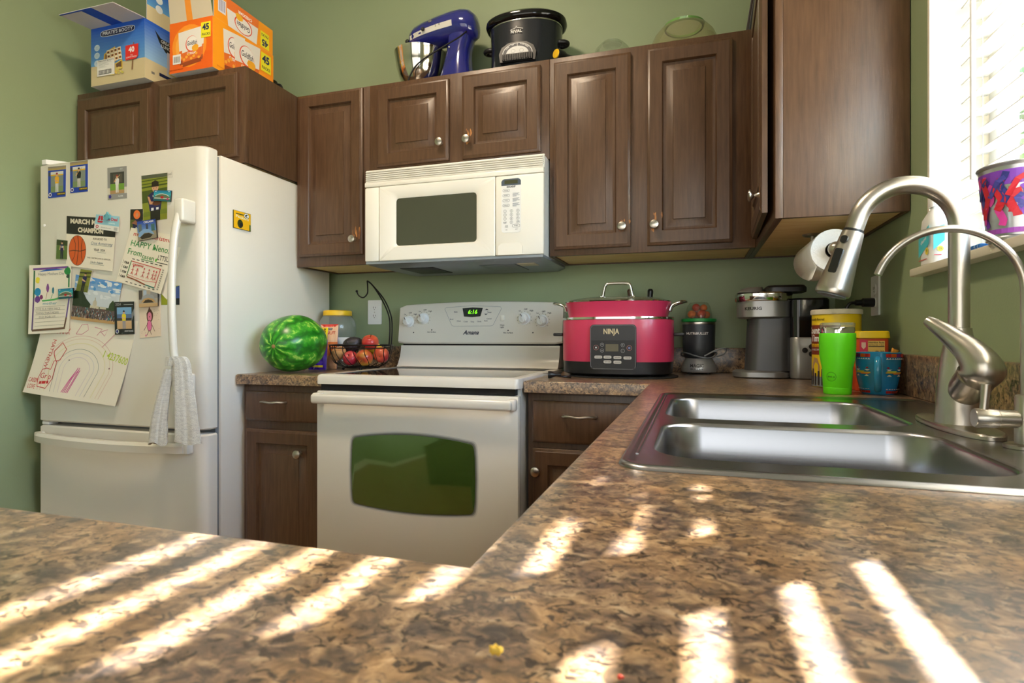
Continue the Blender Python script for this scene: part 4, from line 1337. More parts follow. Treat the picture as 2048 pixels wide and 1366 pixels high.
a = sheet('drawing', 'plain white sheet tucked behind the Christmas card', 'paper', [(-1.912, 1.392), (-1.808, 1.388), (-1.872, 1.196), (-1.900, 1.220)], 0.0006)
a = sheet('photo_print', 'photo corner of grass and blue jersey under the white sheet', 'photo', [(-1.900, 1.246), (-1.812, 1.247), (-1.812, 1.176), (-1.900, 1.177)], 0.0002, thick=0.0003, group='photo prints on the refrigerator door')
a.rect(0, 0, 1, 1, C(150, 158, 40)).poly([(0.4, 0), (1, 0), (1, 1), (0.62, 0.9), (0.42, 0.55)], C(60, 82, 150)).rect(0.48, 0, 1, 0.34, C(30, 32, 44))
done(a, INKG)

a = sheet('fridge_magnet', 'city picture magnet reading CHICAGO with a mirrored sculpture', 'magnet', [(-2.007, 1.492), (-1.915, 1.498), (-1.908, 1.427), (-2.000, 1.418)], 0.0072, thick=0.004, body=BLACK, group='picture magnets on the refrigerator door')
a.rect(0.01, 0.01, 0.99, 0.99, C(150, 140, 120)).grad(0.01, 0.40, 0.99, 0.99, C(110, 150, 210), C(34, 62, 160), 6)
a.rect(0.06, 0.45, 0.24, 0.84, C(96, 110, 116)).rect(0.46, 0.52, 0.58, 0.80, C(60, 70, 90)).rect(0.74, 0.40, 0.92, 0.76, C(70, 110, 110))
a.poly([(0.03, 0.22), (0.12, 0.45), (0.34, 0.56), (0.60, 0.52), (0.80, 0.36), (0.88, 0.20), (0.60, 0.34), (0.36, 0.36), (0.12, 0.18)], C(128, 164, 206)).poly([(0.12, 0.18), (0.36, 0.33), (0.60, 0.32), (0.80, 0.20), (0.66, 0.08), (0.20, 0.06)], C(54, 46, 40))
a.text('CHICAGO', 0.62, 0.90, 0.13, C(236), a.au, 0.03, wid=0.52)
done(a, INKG)

a = sheet("certificate", 'paper certificate reading March Madness Champion with an orange basketball', 'certificate', [(-2.388, 1.540), (-2.120, 1.512), (-2.137, 1.310), (-2.388, 1.341)], 0.0005, curl=lambda u, v: 0.003 * (1 - v) + 0.002 * u)
a.rect(0, 0.645, 1.0, 1.0, C(34, 32, 30), 10, 6)
WHT = C(226, 216, 194)
a.text('MARCH MADNESS', 0.55, 0.90, 0.125, WHT, a.au, 0.05, wid=0.95).text('CHAMPION', 0.50, 0.735, 0.125, WHT, a.au, 0.05, wid=0.52)
a.disc(0.24, 0.33, 0.185, 0.30, C(36, 28, 26), 36).disc(0.24, 0.33, 0.178, 0.292, C(212, 92, 34), 36)
a.line([(0.066, 0.30), (0.16, 0.325), (0.30, 0.32), (0.414, 0.36)], 0.014, C(36, 26, 24), a.au).line([(0.24, 0.62), (0.26, 0.50), (0.265, 0.34), (0.235, 0.05)], 0.014, C(36, 26, 24), a.au)
a.line([(0.15, 0.58), (0.20, 0.45), (0.19, 0.22), (0.13, 0.10)], 0.012, C(36, 26, 24), a.au).line([(0.345, 0.56), (0.32, 0.42), (0.33, 0.22), (0.36, 0.12)], 0.012, C(36, 26, 24), a.au)
a.text('AWARDED TO', 0.70, 0.585, 0.055, C(110, 100, 90), a.au).text('Cruz Armstrong', 0.74, 0.50, 0.075, C(44, 92, 130), a.au, 0.0, shear=0.3, wid=0.44).text('YEAR  2024', 0.70, 0.375, 0.06, C(90, 90, 90), a.au)
a.text('THIS CERTIFICATE IS OFFICIAL', 0.70, 0.21, 0.035, C(120, 110, 98), a.au, wid=0.50).text('Uncle Adams', 0.66, 0.13, 0.06, C(44, 92, 110), a.au, 0.0, shear=0.3, wid=0.26)
a.line([(0.52, 0.468), (0.94, 0.458)], 0.005, C(90, 110, 120), a.au).line([(0.66, 0.335), (0.84, 0.33)], 0.005, C(90, 110, 120), a.au).line([(0.52, 0.10), (0.82, 0.09)], 0.005, C(90, 110, 120), a.au)
done(a)

a = sheet('coupon', 'pale blue coupon with red lettering ending in Deal', 'coupon', [(-2.223, 1.535), (-2.102, 1.519), (-2.105, 1.459), (-2.235, 1.481)], 0.0050, thick=0.0004)
a.rect(0, 0.34, 1, 1, C(150, 200, 216)).rect(0, 0, 1, 0.34, C(232, 230, 224))
a.text('Arct Deal', 0.64, 0.76, 0.28, C(206, 36, 56), a.au, 0.03, wid=0.58).text('limited time', 0.70, 0.50, 0.12, C(232, 244, 248), a.au)
a.poly([(0.10, 0.62), (0.14, 0.92), (0.20, 0.92), (0.21, 0.68), (0.16, 0.60)], C(196, 30, 50)).poly([(0.24, 0.60), (0.22, 0.92), (0.30, 0.94), (0.32, 0.66)], C(196, 30, 50)).poly([(0.12, 0.46), (0.30, 0.46), (0.34, 0.58), (0.09, 0.58)], C(196, 30, 50))
a.disc(0.12, 0.17, 0.06, 0.11, C(196, 30, 50)).disc(0.12, 0.17, 0.035, 0.06, C(232, 230, 224)).text('offer valid with purchase', 0.48, 0.15, 0.09, C(150), a.au).rect(0.80, 0.06, 0.94, 0.26, C(190, 190, 186))
done(a)
mg = thing('fridge_magnet', 'small teal fish shaped magnet clipped over the coupon', 'magnet', (-2.159, FY - 0.0058, 1.507))
m = MB()
fp = [(-2.173, 1.512), (-2.166, 1.508), (-2.156, 1.509), (-2.148, 1.515), (-2.144, 1.512), (-2.144, 1.528), (-2.149, 1.526), (-2.155, 1.533), (-2.160, 1.540), (-2.163, 1.533), (-2.172, 1.528), (-2.176, 1.520)]
m.prism(fp, lambda x, z, d: Vector((x, d, z)), FY - 0.0058, FY - 0.0120)
m.build('body', mat('teal enamel', C(104, 170, 184), 0.25), mg)
MB().ball((-2.168, FY - 0.0122, 1.524), 0.0018, seg=10, rg=6).build('eye', BLACK, mg)

a = sheet('photo_print', 'tiny photo of a player with number 13 beside the basketball', 'photo', [(-2.436, 1.448), (-2.375, 1.440), (-2.378, 1.366), (-2.440, 1.370)], 0.0052, thick=0.0012, group='photo prints on the refrigerator door')
a.rect(0, 0, 1, 1, C(84, 110, 50)).rect(0, 0.72, 1, 1, C(52, 66, 34))
fig(a, 0.50, 0.03, 0.96, NAVY, C(30, 32, 54), num='13', arms='down')
done(a, INKG)

a = sheet('drawing', 'lined school letter with a crayon flower border, overhanging the door edge', 'drawing', [(-2.582, 1.349), (-2.359, 1.348), (-2.366, 1.076), (-2.579, 1.069)], 0.0030, curl=lambda u, v: 0.010 * (1 - u) ** 2 + 0.006 * (1 - v) ** 2)
a.line([(0.09, 0.94), (0.93, 0.955)], 0.028, C(120, 70, 150), a.au).line([(0.12, 0.92), (0.11, 0.52)], 0.026, C(40, 104, 66), a.au).line([(0.95, 0.92), (0.95, 0.66)], 0.028, C(40, 128, 70), a.au)
a.line([(0.11, 0.52), (0.09, 0.05)], 0.028, C(104, 80, 130), a.au).line([(0.97, 0.50), (0.92, 0.22)], 0.028, C(110, 84, 150), a.au).line([(0.92, 0.22), (0.88, 0.06)], 0.03, C(104, 78, 60), a.au).line([(0.09, 0.05), (0.90, 0.065)], 0.03, C(110, 84, 64), a.au)
a.poly([(0.22, 0.90), (0.50, 0.95), (0.84, 0.92), (0.50, 0.91)], C(52, 104, 190)).text('Happy Mothers Day', 0.52, 0.865, 0.055, C(110, 120, 130), a.au, 0.0, wid=0.62)
a.disc(0.91, 0.90, 0.075, 0.055, C(40, 140, 70), 14, 0.3).disc(0.92, 0.82, 0.04, 0.03, C(50, 66, 60), 12, 0.3).disc(0.20, 0.78, 0.05, 0.045, C(236, 220, 70), 14, 0.3)
a.disc(0.20, 0.61, 0.075, 0.06, C(40, 140, 190), 16, 0.15).disc(0.20, 0.50, 0.065, 0.05, C(110, 60, 140), 16, 0.2).disc(0.29, 0.53, 0.04, 0.033, C(130, 50, 110), 14, 0.2)
a.disc(0.44, 0.66, 0.035, 0.06, C(130, 70, 140), 10, 0.2).disc(0.57, 0.62, 0.025, 0.05, C(44, 120, 140), 10, 0.2).line([(0.43, 0.60), (0.40, 0.50)], 0.008, C(190, 130, 130), a.au).line([(0.56, 0.57), (0.52, 0.50)], 0.008, C(70, 150, 80), a.au)
a.poly([(0.30, 0.485), (0.60, 0.50), (0.94, 0.56), (0.94, 0.53), (0.60, 0.475), (0.32, 0.465)], C(84, 180, 96)).text('mother', 0.50, 0.435, 0.06, C(70, 150, 170), a.au, 0.0, wid=0.34)
for i in range(6):
    a.line([(0.15, 0.385 - i * 0.055), (0.88, 0.395 - i * 0.055)], 0.004, C(120, 116, 108), a.au)
for i, s_ in enumerate(('LOVE IS A VERY NICE', 'THING THAT MOMS', 'DO FOR US')):
    a.text(s_, 0.45, 0.355 - i * 0.058, 0.042, C(150, 146, 138), a.au, 0.0, wid=(0.62, 0.56, 0.40)[i])
done(a)

a = sheet('photo_print', 'landscape photo of a crowd before a domed capitol building', 'photo', [(-2.336, 1.305), (-2.088, 1.263), (-2.125, 1.106), (-2.362, 1.128)], 0.0020, thick=0.0004, curl=lambda u, v: 0.003 * u, group='photo prints on the refrigerator door')
a.rect(0, 0, 1, 1, C(206, 214, 222), 8).grad(0, 0.72, 1, 1, C(150, 186, 226), C(88, 148, 216), 4, 6)
rnd = random.Random(5)
for i in range(26):
    a.disc(rnd.uniform(0.06, 0.96), rnd.uniform(0.55, 0.97), rnd.uniform(0.03, 0.09), rnd.uniform(0.02, 0.06), C(226, 232, 238), 9, 0.5)
for i in range(12):
    a.disc(rnd.uniform(0.1, 0.96), rnd.uniform(0.72, 0.95), rnd.uniform(0.02, 0.05), rnd.uniform(0.02, 0.04), C(84, 150, 214), 9, 0.5)
a.poly([(0.0, 0.30), (0.0, 0.62), (0.10, 0.72), (0.20, 0.66), (0.30, 0.50), (0.40, 0.40), (0.44, 0.30)], C(30, 46, 26)).poly([(0.80, 0.30), (0.82, 0.46), (0.88, 0.56), (0.94, 0.46), (0.99, 0.48), (1, 0.28)], C(52, 70, 44)).rect(0.58, 0.28, 0.82, 0.36, C(60, 76, 50))
a.rect(0.40, 0.28, 0.60, 0.37, C(206, 196, 172)).rect(0.455, 0.36, 0.545, 0.42, C(214, 204, 182)).disc(0.50, 0.43, 0.042, 0.075, C(198, 188, 168)).rect(0.492, 0.48, 0.508, 0.56, C(176, 168, 150)).rect(0.62, 0.32, 0.76, 0.37, C(196, 188, 168))
a.rect(0, 0, 1, 0.31, C(96, 80, 76), 4).rect(0, 0, 1, 0.07, C(190, 150, 100), 4)
for i in range(240):
    c_ = rnd.choice([C(200, 196, 196), C(60, 54, 62), C(130, 66, 70), C(44, 40, 48), C(92, 96, 130), C(206, 176, 160), C(60, 140, 150), C(120, 104, 100), C(38, 38, 44)])
    x = rnd.uniform(0.01, 0.98); v = rnd.uniform(0.05, 0.30); s_ = rnd.uniform(0.6, 1.0) * (1.35 - v * 2)
    a._put([(x, v), (x + 0.012 * s_, v), (x + 0.012 * s_, v + 0.05 * s_), (x, v + 0.05 * s_)], [(0, 1, 2, 3)], c_)
    if i % 30 == 0:
        a.up()
done(a, INKG)

a = sheet('photo_print', 'tall photo magnet of a child with folded arms over the crowd photo', 'photo', [(-2.303, 1.325), (-2.242, 1.316), (-2.267, 1.231), (-2.329, 1.241)], 0.0060, thick=0.0012, group='photo prints on the refrigerator door')
a.rect(0, 0, 1, 1, C(126, 130, 50)).poly([(0, 0.80), (1, 0.86), (1, 0.92), (0, 0.86)], C(50, 54, 30)).poly([(0, 0.62), (1, 0.68), (1, 0.74), (0, 0.68)], C(66, 72, 32)).rect(0, 0, 1, 0.3, C(104, 112, 44))
fig(a, 0.52, 0.0, 0.88, C(40, 36, 80), C(34, 28, 30), arms='fold')
done(a, INKG)
stadium([(-2.417, 1.248), (-2.334, 1.251), (-2.334, 1.212), (-2.415, 1.208)], 'teal stadium magnet pinning the school letter', 0.0105)

a = sheet('trading_card', 'black bordered 2024 player card with a yellow shirt', 'card', [(-2.127, 1.192), (-2.025, 1.192), (-2.023, 1.068), (-2.123, 1.066)], 0.0065, thick=0.0006, body=mat('card stock', C(220), 0.4), group='player cards on the refrigerator door')
a.rect(0, 0, 1, 1, C(36, 36, 40)).poly([(0.86, 0.4), (1, 0.62), (1, 0.80), (0.86, 0.62)], C(120, 120, 124)).rect(0.13, 0.17, 0.86, 0.83, C(120, 168, 210)).rect(0.13, 0.50, 0.86, 0.62, C(86, 110, 150)).rect(0.13, 0.17, 0.86, 0.42, C(206, 170, 128)).rect(0.13, 0.42, 0.86, 0.50, C(60, 62, 66))
fig(a, 0.48, 0.17, 0.74, C(232, 212, 40), C(150, 146, 150), cap=C(40, 40, 50), arms='fold')
a.text('2024', 0.20, 0.92, 0.11, C(176), a.au, 0.0).text('ARMSTRONG', 0.72, 0.10, 0.06, C(206), a.au, 0.02, wid=0.44).disc(0.13, 0.10, 0.085, 0.065, C(220)).disc(0.13, 0.10, 0.055, 0.045, C(50, 50, 120)).rect(0.48, 0.90, 0.94, 0.92, C(150))
done(a, INKG)

a = sheet('drawing', 'small marker drawing of a pink long haired figure', 'drawing', [(-2.008, 1.203), (-1.904, 1.200), (-1.900, 1.061), (-2.003, 1.053)], 0.0012, body=mat('pinkish paper', C(232, 212, 190), 0.75))
BR = C(92, 58, 48); PK = C(228, 120, 170)
a.disc(0.50, 0.55, 0.16, 0.17, BR, 16, 0.15).poly([(0.36, 0.56), (0.48, 0.80), (0.64, 0.58)], BR).disc(0.49, 0.53, 0.10, 0.12, C(222, 130, 160), 16).disc(0.49, 0.53, 0.02, 0.02, BLK, 8)
a.disc(0.47, 0.30, 0.12, 0.15, BR, 16).disc(0.47, 0.30, 0.105, 0.135, PK, 16)
for p_ in ([(0.40, 0.36), (0.20, 0.18)], [(0.56, 0.36), (0.72, 0.14)], [(0.44, 0.17), (0.34, 0.05)], [(0.50, 0.17), (0.56, 0.06)]):
    a.line(p_, 0.014, BR, a.au)
a.disc(0.30, 0.05, 0.05, 0.03, C(226, 150, 170), 10)
rnd = random.Random(2)
for i in range(26):
    x, v = rnd.uniform(0.06, 0.95), rnd.uniform(0.1, 0.72)
    if abs(x - 0.48) > 0.2:
        a.rect(x, v, x + 0.018, v + 0.01, C(60, 44, 44))
done(a)
a = sheet('fridge_magnet', 'picture magnet of an arched mirrored sculpture above the pink drawing', 'magnet', [(-2.000, 1.233), (-1.907, 1.233), (-1.906, 1.172), (-1.998, 1.169)], 0.0066, thick=0.003, body=BLACK, group='picture magnets on the refrigerator door')
a.rect(0, 0, 1, 1, C(178, 166, 150)).rect(0, 0.45, 0.2, 1, C(84, 76, 72)).rect(0.62, 0.5, 1, 1, C(150, 148, 150)).rect(0.25, 0.6, 0.42, 1, C(170, 186, 206))
a.poly([(0.10, 0.30), (0.20, 0.64), (0.48, 0.78), (0.78, 0.66), (0.90, 0.32)], C(158, 160, 164)).poly([(0.10, 0.28), (0.26, 0.48), (0.5, 0.54), (0.76, 0.46), (0.90, 0.28)], C(196, 156, 104)).poly([(0.22, 0.24), (0.34, 0.40), (0.5, 0.44), (0.68, 0.38), (0.80, 0.24)], C(64, 52, 42)).rect(0, 0, 1, 0.22, C(200, 166, 122))
done(a, INKG)

a = sheet('drawing', 'large white drawing with a pale rainbow and red writing', 'drawing', [(-2.519, 1.142), (-2.014, 1.117), (-2.109, 0.793), (-2.593, 0.835)], 0.0002, curl=lambda u, v: 0.030 * (1 - v) ** 2 * (1 - 0.3 * u) + 0.004 * math.sin(u * 5) * (1 - v), n=16)
def rainbow(r, col, wd):
    pts = []
    for i in range(25):
        t = PI * i / 24
        x = 0.50 - 0.40 * r * math.cos(t); y = 0.36 + 0.46 * r * math.sin(t)
        pts.append((x, y))
    pts = [(pts[0][0] + 0.02, 0.06)] + pts + [(pts[-1][0] - 0.06, 0.05)]
    a.line(pts, wd, col, a.au)
for r, col, wd in ((0.92, C(216, 180, 168), 0.006), (0.84, C(226, 206, 182), 0.008), (0.72, C(230, 222, 178), 0.010), (0.56, C(130, 142, 134), 0.005), (0.45, C(206, 204, 206), 0.006), (0.34, C(214, 200, 206), 0.006)):
    rainbow(r, col, wd)
for i in range(5):
    a.line([(0.42 + i * 0.016, 0.07), (0.46 + i * 0.014, 0.22 + 0.02 * (i % 3)), (0.51 + i * 0.008, 0.36 + 0.03 * (i % 2))], 0.010, C(206, 70, 150), a.au)
RD = C(206, 48, 54)
a.text('MATTHEW', 0.17, 0.53, 0.085, RD, a.au, 0.0, rot=R(-97), wid=0.24)
a.text('/ MAX', 0.26, 0.82, 0.11, RD, a.au, 0.0, wid=0.14)
a.line([(0.21, 0.56), (0.28, 0.68), (0.34, 0.60), (0.30, 0.46), (0.26, 0.44), (0.22, 0.52), (0.21, 0.56)], 0.011, RD, a.au)
a.line([(0.12, 0.20), (0.14, 0.32), (0.19, 0.34), (0.23, 0.33), (0.24, 0.44), (0.27, 0.45), (0.28, 0.22), (0.24, 0.09), (0.14, 0.10), (0.12, 0.20)], 0.010, RD, a.au)
a.text('Grip', 0.20, 0.24, 0.10, RD, a.au, 0.0, wid=0.12).line([(0.15, 0.15), (0.25, 0.17)], 0.035, RD, a.au).text('CASEN\nLOVE', 0.075, 0.13, 0.08, RD, a.au, 0.0, wid=0.11)
a.text('1 4237600', 0.86, 0.55, 0.12, C(186, 206, 60), a.au, 0.008, rot=R(-10), wid=0.26)
PKL = C(206, 110, 140)
a.line([(0.40, 0.80), (0.44, 0.92), (0.50, 0.93), (0.52, 0.86), (0.46, 0.80), (0.40, 0.80)], 0.007, PKL, a.au).line([(0.58, 0.90), (0.66, 0.88), (0.62, 0.80)], 0.007, PKL, a.au).line([(0.64, 0.84), (0.72, 0.88), (0.70, 0.80), (0.66, 0.84)], 0.007, PKL, a.au).line([(0.70, 0.66), (0.82, 0.86)], 0.006, PKL, a.au)
a.disc(0.40, 0.47, 0.006, 0.009, BLK, 8).disc(0.83, 0.42, 0.006, 0.009, C(120, 60, 80), 8)
done(a)
a = sheet('note', 'faint grey lettering strip half hidden behind the football photo', 'note', [(-1.925, 1.672), (-1.840, 1.676), (-1.842, 1.650), (-1.925, 1.650)], 0.0001, thick=0.0002, body=mat('pale note', C(214, 208, 196), 0.5))
a.text('School', 0.66, 0.5, 0.62, C(132, 130, 126), a.au, 0.0)
done(a)
kn_ = MB().lathe([(0.006, 0.0), (0.005, 0.003), (0.0, 0.004)], 12, (-2.514, FY - 0.0001, 1.510), Matrix.Rotation(R(90), 3, 'X')).build('fridge_magnet', WPLA)
tag(kn_, 'tiny plain white button magnet at the left of the door', 'magnet')

# yellow football magnet on the side of the refrigerator
m_ = thing('fridge_magnet', 'yellow team magnet with an oval G emblem on the refrigerator side', 'magnet', (FRX1, 1.848, 1.478))
MB().box(FRX1 + 0.0003, FRX1 + 0.004, 1.802, 1.894, 1.479, 1.549, 0.001).build('backing', mat('dark green backing', C(44, 56, 34), 0.4), m_)
a = Art(lambda u, v, h: Vector((FRX1 + 0.004 + h, 1.802 + u * 0.092, 1.479 + v * 0.070)), 0.0001, 0.00005)
au = 0.092 / 0.070
a.rect(0.02, 0.02, 0.98, 0.98, C(236, 182, 24)).rect(0.90, 0.02, 0.98, 0.36, C(84, 104, 40)).rect(0.14, 0.80, 0.58, 0.86, C(70, 80, 40))
a.text('Packers', 0.50, 0.66, 0.20, C(240, 228, 190), au, 0.03, wid=0.74, rot=R(-4))
a.disc(0.38, 0.30, 0.16, 0.24, C(56, 66, 30)).disc(0.44, 0.24, 0.09, 0.13, C(24, 24, 22)).line([(0.46, 0.14), (0.58, 0.10), (0.58, 0.22)], 0.03, C(206, 190, 60), au)
a.disc(0.74, 0.82, 0.155, 0.155, C(30, 62, 46), 24).disc(0.74, 0.82, 0.135, 0.13, C(236), 24).disc(0.74, 0.82, 0.085, 0.085, C(30, 52, 50), 20).rect(0.75, 0.80, 0.875, 0.845, C(236)).rect(0.73, 0.785, 0.83, 0.815, C(236))
a.build('print', m_, INKG)

# ------------------------------------------------------------------ towel pulled through the upper handle
def towel():
    rnd = random.Random(4)
    m = MB()
    def lobe(path, wid, dep, ph, folds):
        rings = []
        nseg = 44
        for i, p in enumerate(path):
            t = i / (len(path) - 1)
            w_ = wid(t); d_ = dep(t)
            ring_ = []
            for k in range(nseg):
                th = 2 * PI * k / nseg
                wob = 1 + 0.20 * t ** 0.7 * math.sin(folds * th + ph + 1.6 * t) + 0.07 * math.sin(11 * th + 5 * t)
                ring_.append(Vector((p.x + w_ * math.cos(th) * wob, p.y + d_ * math.sin(th) * wob, p.z + 0.006 * math.sin(3 * th + ph) * t)))
            rings.append(ring_)
        m.loft(rings, True, True)
    top = Vector((-1.752, 1.578, 0.975))
    lobe(bez([top + Vector((-0.004, -0.010, -0.03)), (-1.782, 1.570, 0.86), (-1.798, 1.568, 0.77), (-1.803, 1.568, 0.682)], 8), lambda t: 0.017 + 0.019 * t ** 0.8, lambda t: 0.010 + 0.008 * t, 0.4, 3)
    lobe(bez([top + Vector((0.004, -0.006, -0.02)), top + Vector((0.014, -0.004, 0.012)), top + Vector((0.036, 0.0, -0.005)), (-1.705, 1.580, 0.88), (-1.690, 1.578, 0.78), (-1.682, 1.578, 0.690)], 8), lambda t: 0.021 + 0.034 * t ** 0.7, lambda t: 0.012 + 0.010 * t, 1.9, 4)
    return m
tw = towel().build('dish_towel', mat('grey terry cloth', C(226, 224, 216), 0.95, sheen=0.4, noise=(60, C(206, 204, 198), (1, 1, 3), 0.35, 0.6), bump=(520, 0.9, 0.004, (1, 1, 1))))
tag(tw, 'pale grey terry towel looped through the upper refrigerator handle', 'towel')
# ================================================================== ON TOP OF THE CABINETS
ZTT = ZT + 0.0006
# ---- blue snack box with open flaps
BX0, BX1, BY0, BY1, BZ1 = -2.470, -2.168, 1.822, 2.20, ZTT + 0.246
bx = thing('snack_box', 'blue and sand cardboard snack box with its flaps open', 'box', ((BX0 + BX1) / 2, 2.0, ZTT))
CARDB = mat('printed card board', C(206, 190, 150), 0.55)
m = MB()
tk = 0.003
m.box(BX0, BX1, BY0, BY0 + tk, ZTT, BZ1)
m.box(BX0, BX1, BY1 - tk, BY1, ZTT, BZ1)
m.box(BX0, BX0 + tk, BY0 + tk, BY1 - tk, ZTT, BZ1)
m.box(BX1 - tk, BX1, BY0 + tk, BY1 - tk, ZTT, BZ1)
m.box(BX0 + tk, BX1 - tk, BY0 + tk, BY1 - tk, ZTT, ZTT + tk)
m.build('carton', mat('grey carton', C(204, 206, 210), 0.6), bx)
# front face print
W_, H_ = BX1 - BX0, BZ1 - ZTT
def sandbox_face(a, au, extra=True):
    a.rect(0, 0, 1, 0.36, C(206, 190, 150)).grad(0, 0.34, 1, 1, C(96, 156, 214), C(20, 84, 196), 12)
a = Art(lambda u, v, h: Vector((BX0 + u * W_, BY0 - h, ZTT + v * H_)), 0.0001, 0.00004)
au = W_ / H_
sandbox_face(a, au)
pill = [(0.50 + 0.32 * math.copysign(abs(math.cos(q)) ** 0.35, math.cos(q)), 0.875 + 0.058 * math.copysign(abs(math.sin(q)) ** 0.6, math.sin(q))) for q in [2 * PI * k / 40 for k in range(40)]]
a.poly(pill, C(236)); a.poly([(0.50 + (x - 0.5) * 0.975, 0.875 + (y - 0.875) * 0.84) for x, y in pill], C(26, 34, 74))
a.text("PIRATE'S BOOTY", 0.50, 0.875, 0.080, C(240), au, 0.02, wid=0.56)
for i in range(3):
    a.disc(0.115, 0.655 - i * 0.135, 0.052, 0.055, C(206, 222, 236), 20)
    for j in range(3):
        a.rect(0.085, 0.67 - i * 0.135 - j * 0.02, 0.145, 0.674 - i * 0.135 - j * 0.02, C(120, 150, 190))
a.poly([(0.24, 0.36), (0.25, 0.52), (0.34, 0.58), (0.46, 0.62), (0.47, 0.36)], C(226, 184, 60)).poly([(0.26, 0.40), (0.27, 0.51), (0.35, 0.56), (0.45, 0.59), (0.45, 0.40)], C(150, 112, 70))
for r_ in range(3):
    for c_ in range(4):
        x = 0.30 + c_ * 0.068 + r_ * 0.012; z = 0.50 - r_ * 0.072 + c_ * 0.008
        a.rect(x, z, x + 0.062, z + 0.075, C(236, 226, 196)).rect(x + 0.008, z + 0.018, x + 0.054, z + 0.058, C(196, 130, 50)).rect(x + 0.018, z + 0.028, x + 0.044, z + 0.050, C(60, 44, 50))
a.poly([(0.48, 0.20), (0.47, 0.32), (0.60, 0.38), (0.60, 0.22)], C(226, 190, 50)).poly([(0.49, 0.22), (0.48, 0.31), (0.585, 0.355), (0.585, 0.235)], C(104, 74, 50))
rnd = random.Random(8)
for i in range(26):
    a.disc(rnd.uniform(0.36, 0.61), rnd.uniform(0.145, 0.24), 0.022, 0.02, C(rnd.randint(206, 226), rnd.randint(186, 200), rnd.randint(80, 120)), 8, 0.4)
a.rect(0.13, 0.145, 0.46, 0.425, C(232, 230, 226)).text("PIRATE'S BOOTY", 0.30, 0.40, 0.034, C(50, 50, 60), au, 0.01, wid=0.29)
for i in range(5):
    a.rect(0.16, 0.37 - i * 0.02, 0.16 + (0.24, 0.18, 0.20, 0.12, 0.15)[i], 0.374 - i * 0.02, C(150, 150, 156))
a.rect(0.16, 0.17, 0.40, 0.245, C(40))
for i in range(9):
    a.rect(0.167 + i * 0.026, 0.178, 0.167 + i * 0.026 + 0.013, 0.237, C(226))
a.poly([(0.775, 0.16), (0.795, 0.16), (0.822, 0.62), (0.805, 0.62)], C(130, 92, 60)).poly([(0.665, 0.335), (0.86, 0.34), (0.895, 0.38), (0.90, 0.585), (0.665, 0.585)], C(222, 44, 36)).text('40', 0.775, 0.50, 0.13, C(240), au, 0.03).text('1oz\nLUNCH PACKS', 0.775, 0.395, 0.034, C(240), au, 0.01, wid=0.19)
a.build('front_print', bx)
# right side print
D_ = BY1 - BY0
a = Art(lambda u, v, h: Vector((BX1 + h, BY0 + u * D_, ZTT + v * H_)), 0.0001, 0.00004)
au = D_ / H_
a.rect(0, 0, 1, 0.36, C(206, 190, 150)).grad(0, 0.34, 1, 1, C(150, 190, 226), C(20, 84, 196), 12)
a.poly([(0.12, 0.90), (0.20, 0.80), (0.42, 0.80), (0.46, 0.84), (0.42, 0.66), (0.34, 0.58), (0.26, 0.60), (0.18, 0.72)], C(18, 18, 22)).text('GREAT for\nLUNCHES', 0.30, 0.72, 0.075, C(226), au, 0.01, wid=0.20)
a.rect(0.28, 0.22, 0.72, 0.62, C(190, 184, 190)).disc(0.50, 0.44, 0.17, 0.20, C(30, 34, 66), 24).disc(0.50, 0.44, 0.115, 0.14, C(226, 190, 40), 20).rect(0.30, 0.24, 0.70, 0.30, C(206, 186, 90))
a.text("PIRATE'S BOOTY", 0.50, 0.56, 0.06, C(226), au, 0.01, wid=0.30)
a.rect(0.18, 0.145, 0.34, 0.20, C(26, 34, 74)).poly([(0.34 + (x - 0.18) * 0.9, 0.10 + (y - 0.875) * 1.1) for x, y in pill], C(26, 34, 74)).text("PIRATE'S BOOTY", 0.63, 0.10, 0.085, C(236), au, 0.02, wid=0.48)
a.rect(0.08, 0.12, 0.12, 0.16, C(120, 116, 110))
a.build('side_print', bx)
# bottom stripe, front flap folded out towards the room, side flap standing up
a = Art(lambda u, v, h: Vector((BX0 + u * W_, BY0 + v * 0.1, ZTT - 0.00005 - h * 0.1)), 0.0, 0.0)
FLP = mat('pale carton inside', C(206, 202, 206), 0.7)
fv = [Vector((BX0, BY0 - 0.0005, BZ1)), Vector((BX1, BY0 - 0.0005, BZ1)), Vector((BX1 - 0.004, BY0 - 0.135, BZ1 - 0.010)), Vector((BX0 + 0.004, BY0 - 0.135, BZ1 - 0.010))]
m = MB(); nn = Vector((0, 0.1, 1)).normalized() * 0.0025
m.loft([fv, [p + nn for p in fv]], True, True)
fo = m.build('front_flap', FLP, bx)
def quadF(q, n):
    return lambda u, v, h: (q[0] * (1 - u) + q[1] * u) * (1 - v) + (q[3] * (1 - u) + q[2] * u) * v + n * h
a = Art(quadF(fv, Vector((0, 0, -1))), 0.0001, 0.0001)
a.rect(0.39, 0, 0.60, 1, C(16, 70, 190)).rect(0, 0.94, 0.4, 1, C(16, 70, 190))
a.build('flap_stripe', bx)
m = MB().box(BX1 - 0.003, BX1, BY0 + 0.010, BY1 - 0.01, BZ1 + 0.0003, BZ1 + 0.150)
m.build('side_flap', FLP, bx)
a = Art(lambda u, v, h: Vector((BX1 + h, BY0 + 0.010 + u * (D_ - 0.02), BZ1 + 0.0003 + v * 0.15)), 0.0001, 0.00004)
a.rect(0, 0, 1, 0.45, C(206, 190, 150)).grad(0, 0.42, 1, 1, C(96, 160, 216), C(20, 84, 196), 8)
for i in range(3):
    a.disc(0.16, 0.46 + i * 0.26, 0.048, 0.11, C(226, 232, 238), 18)
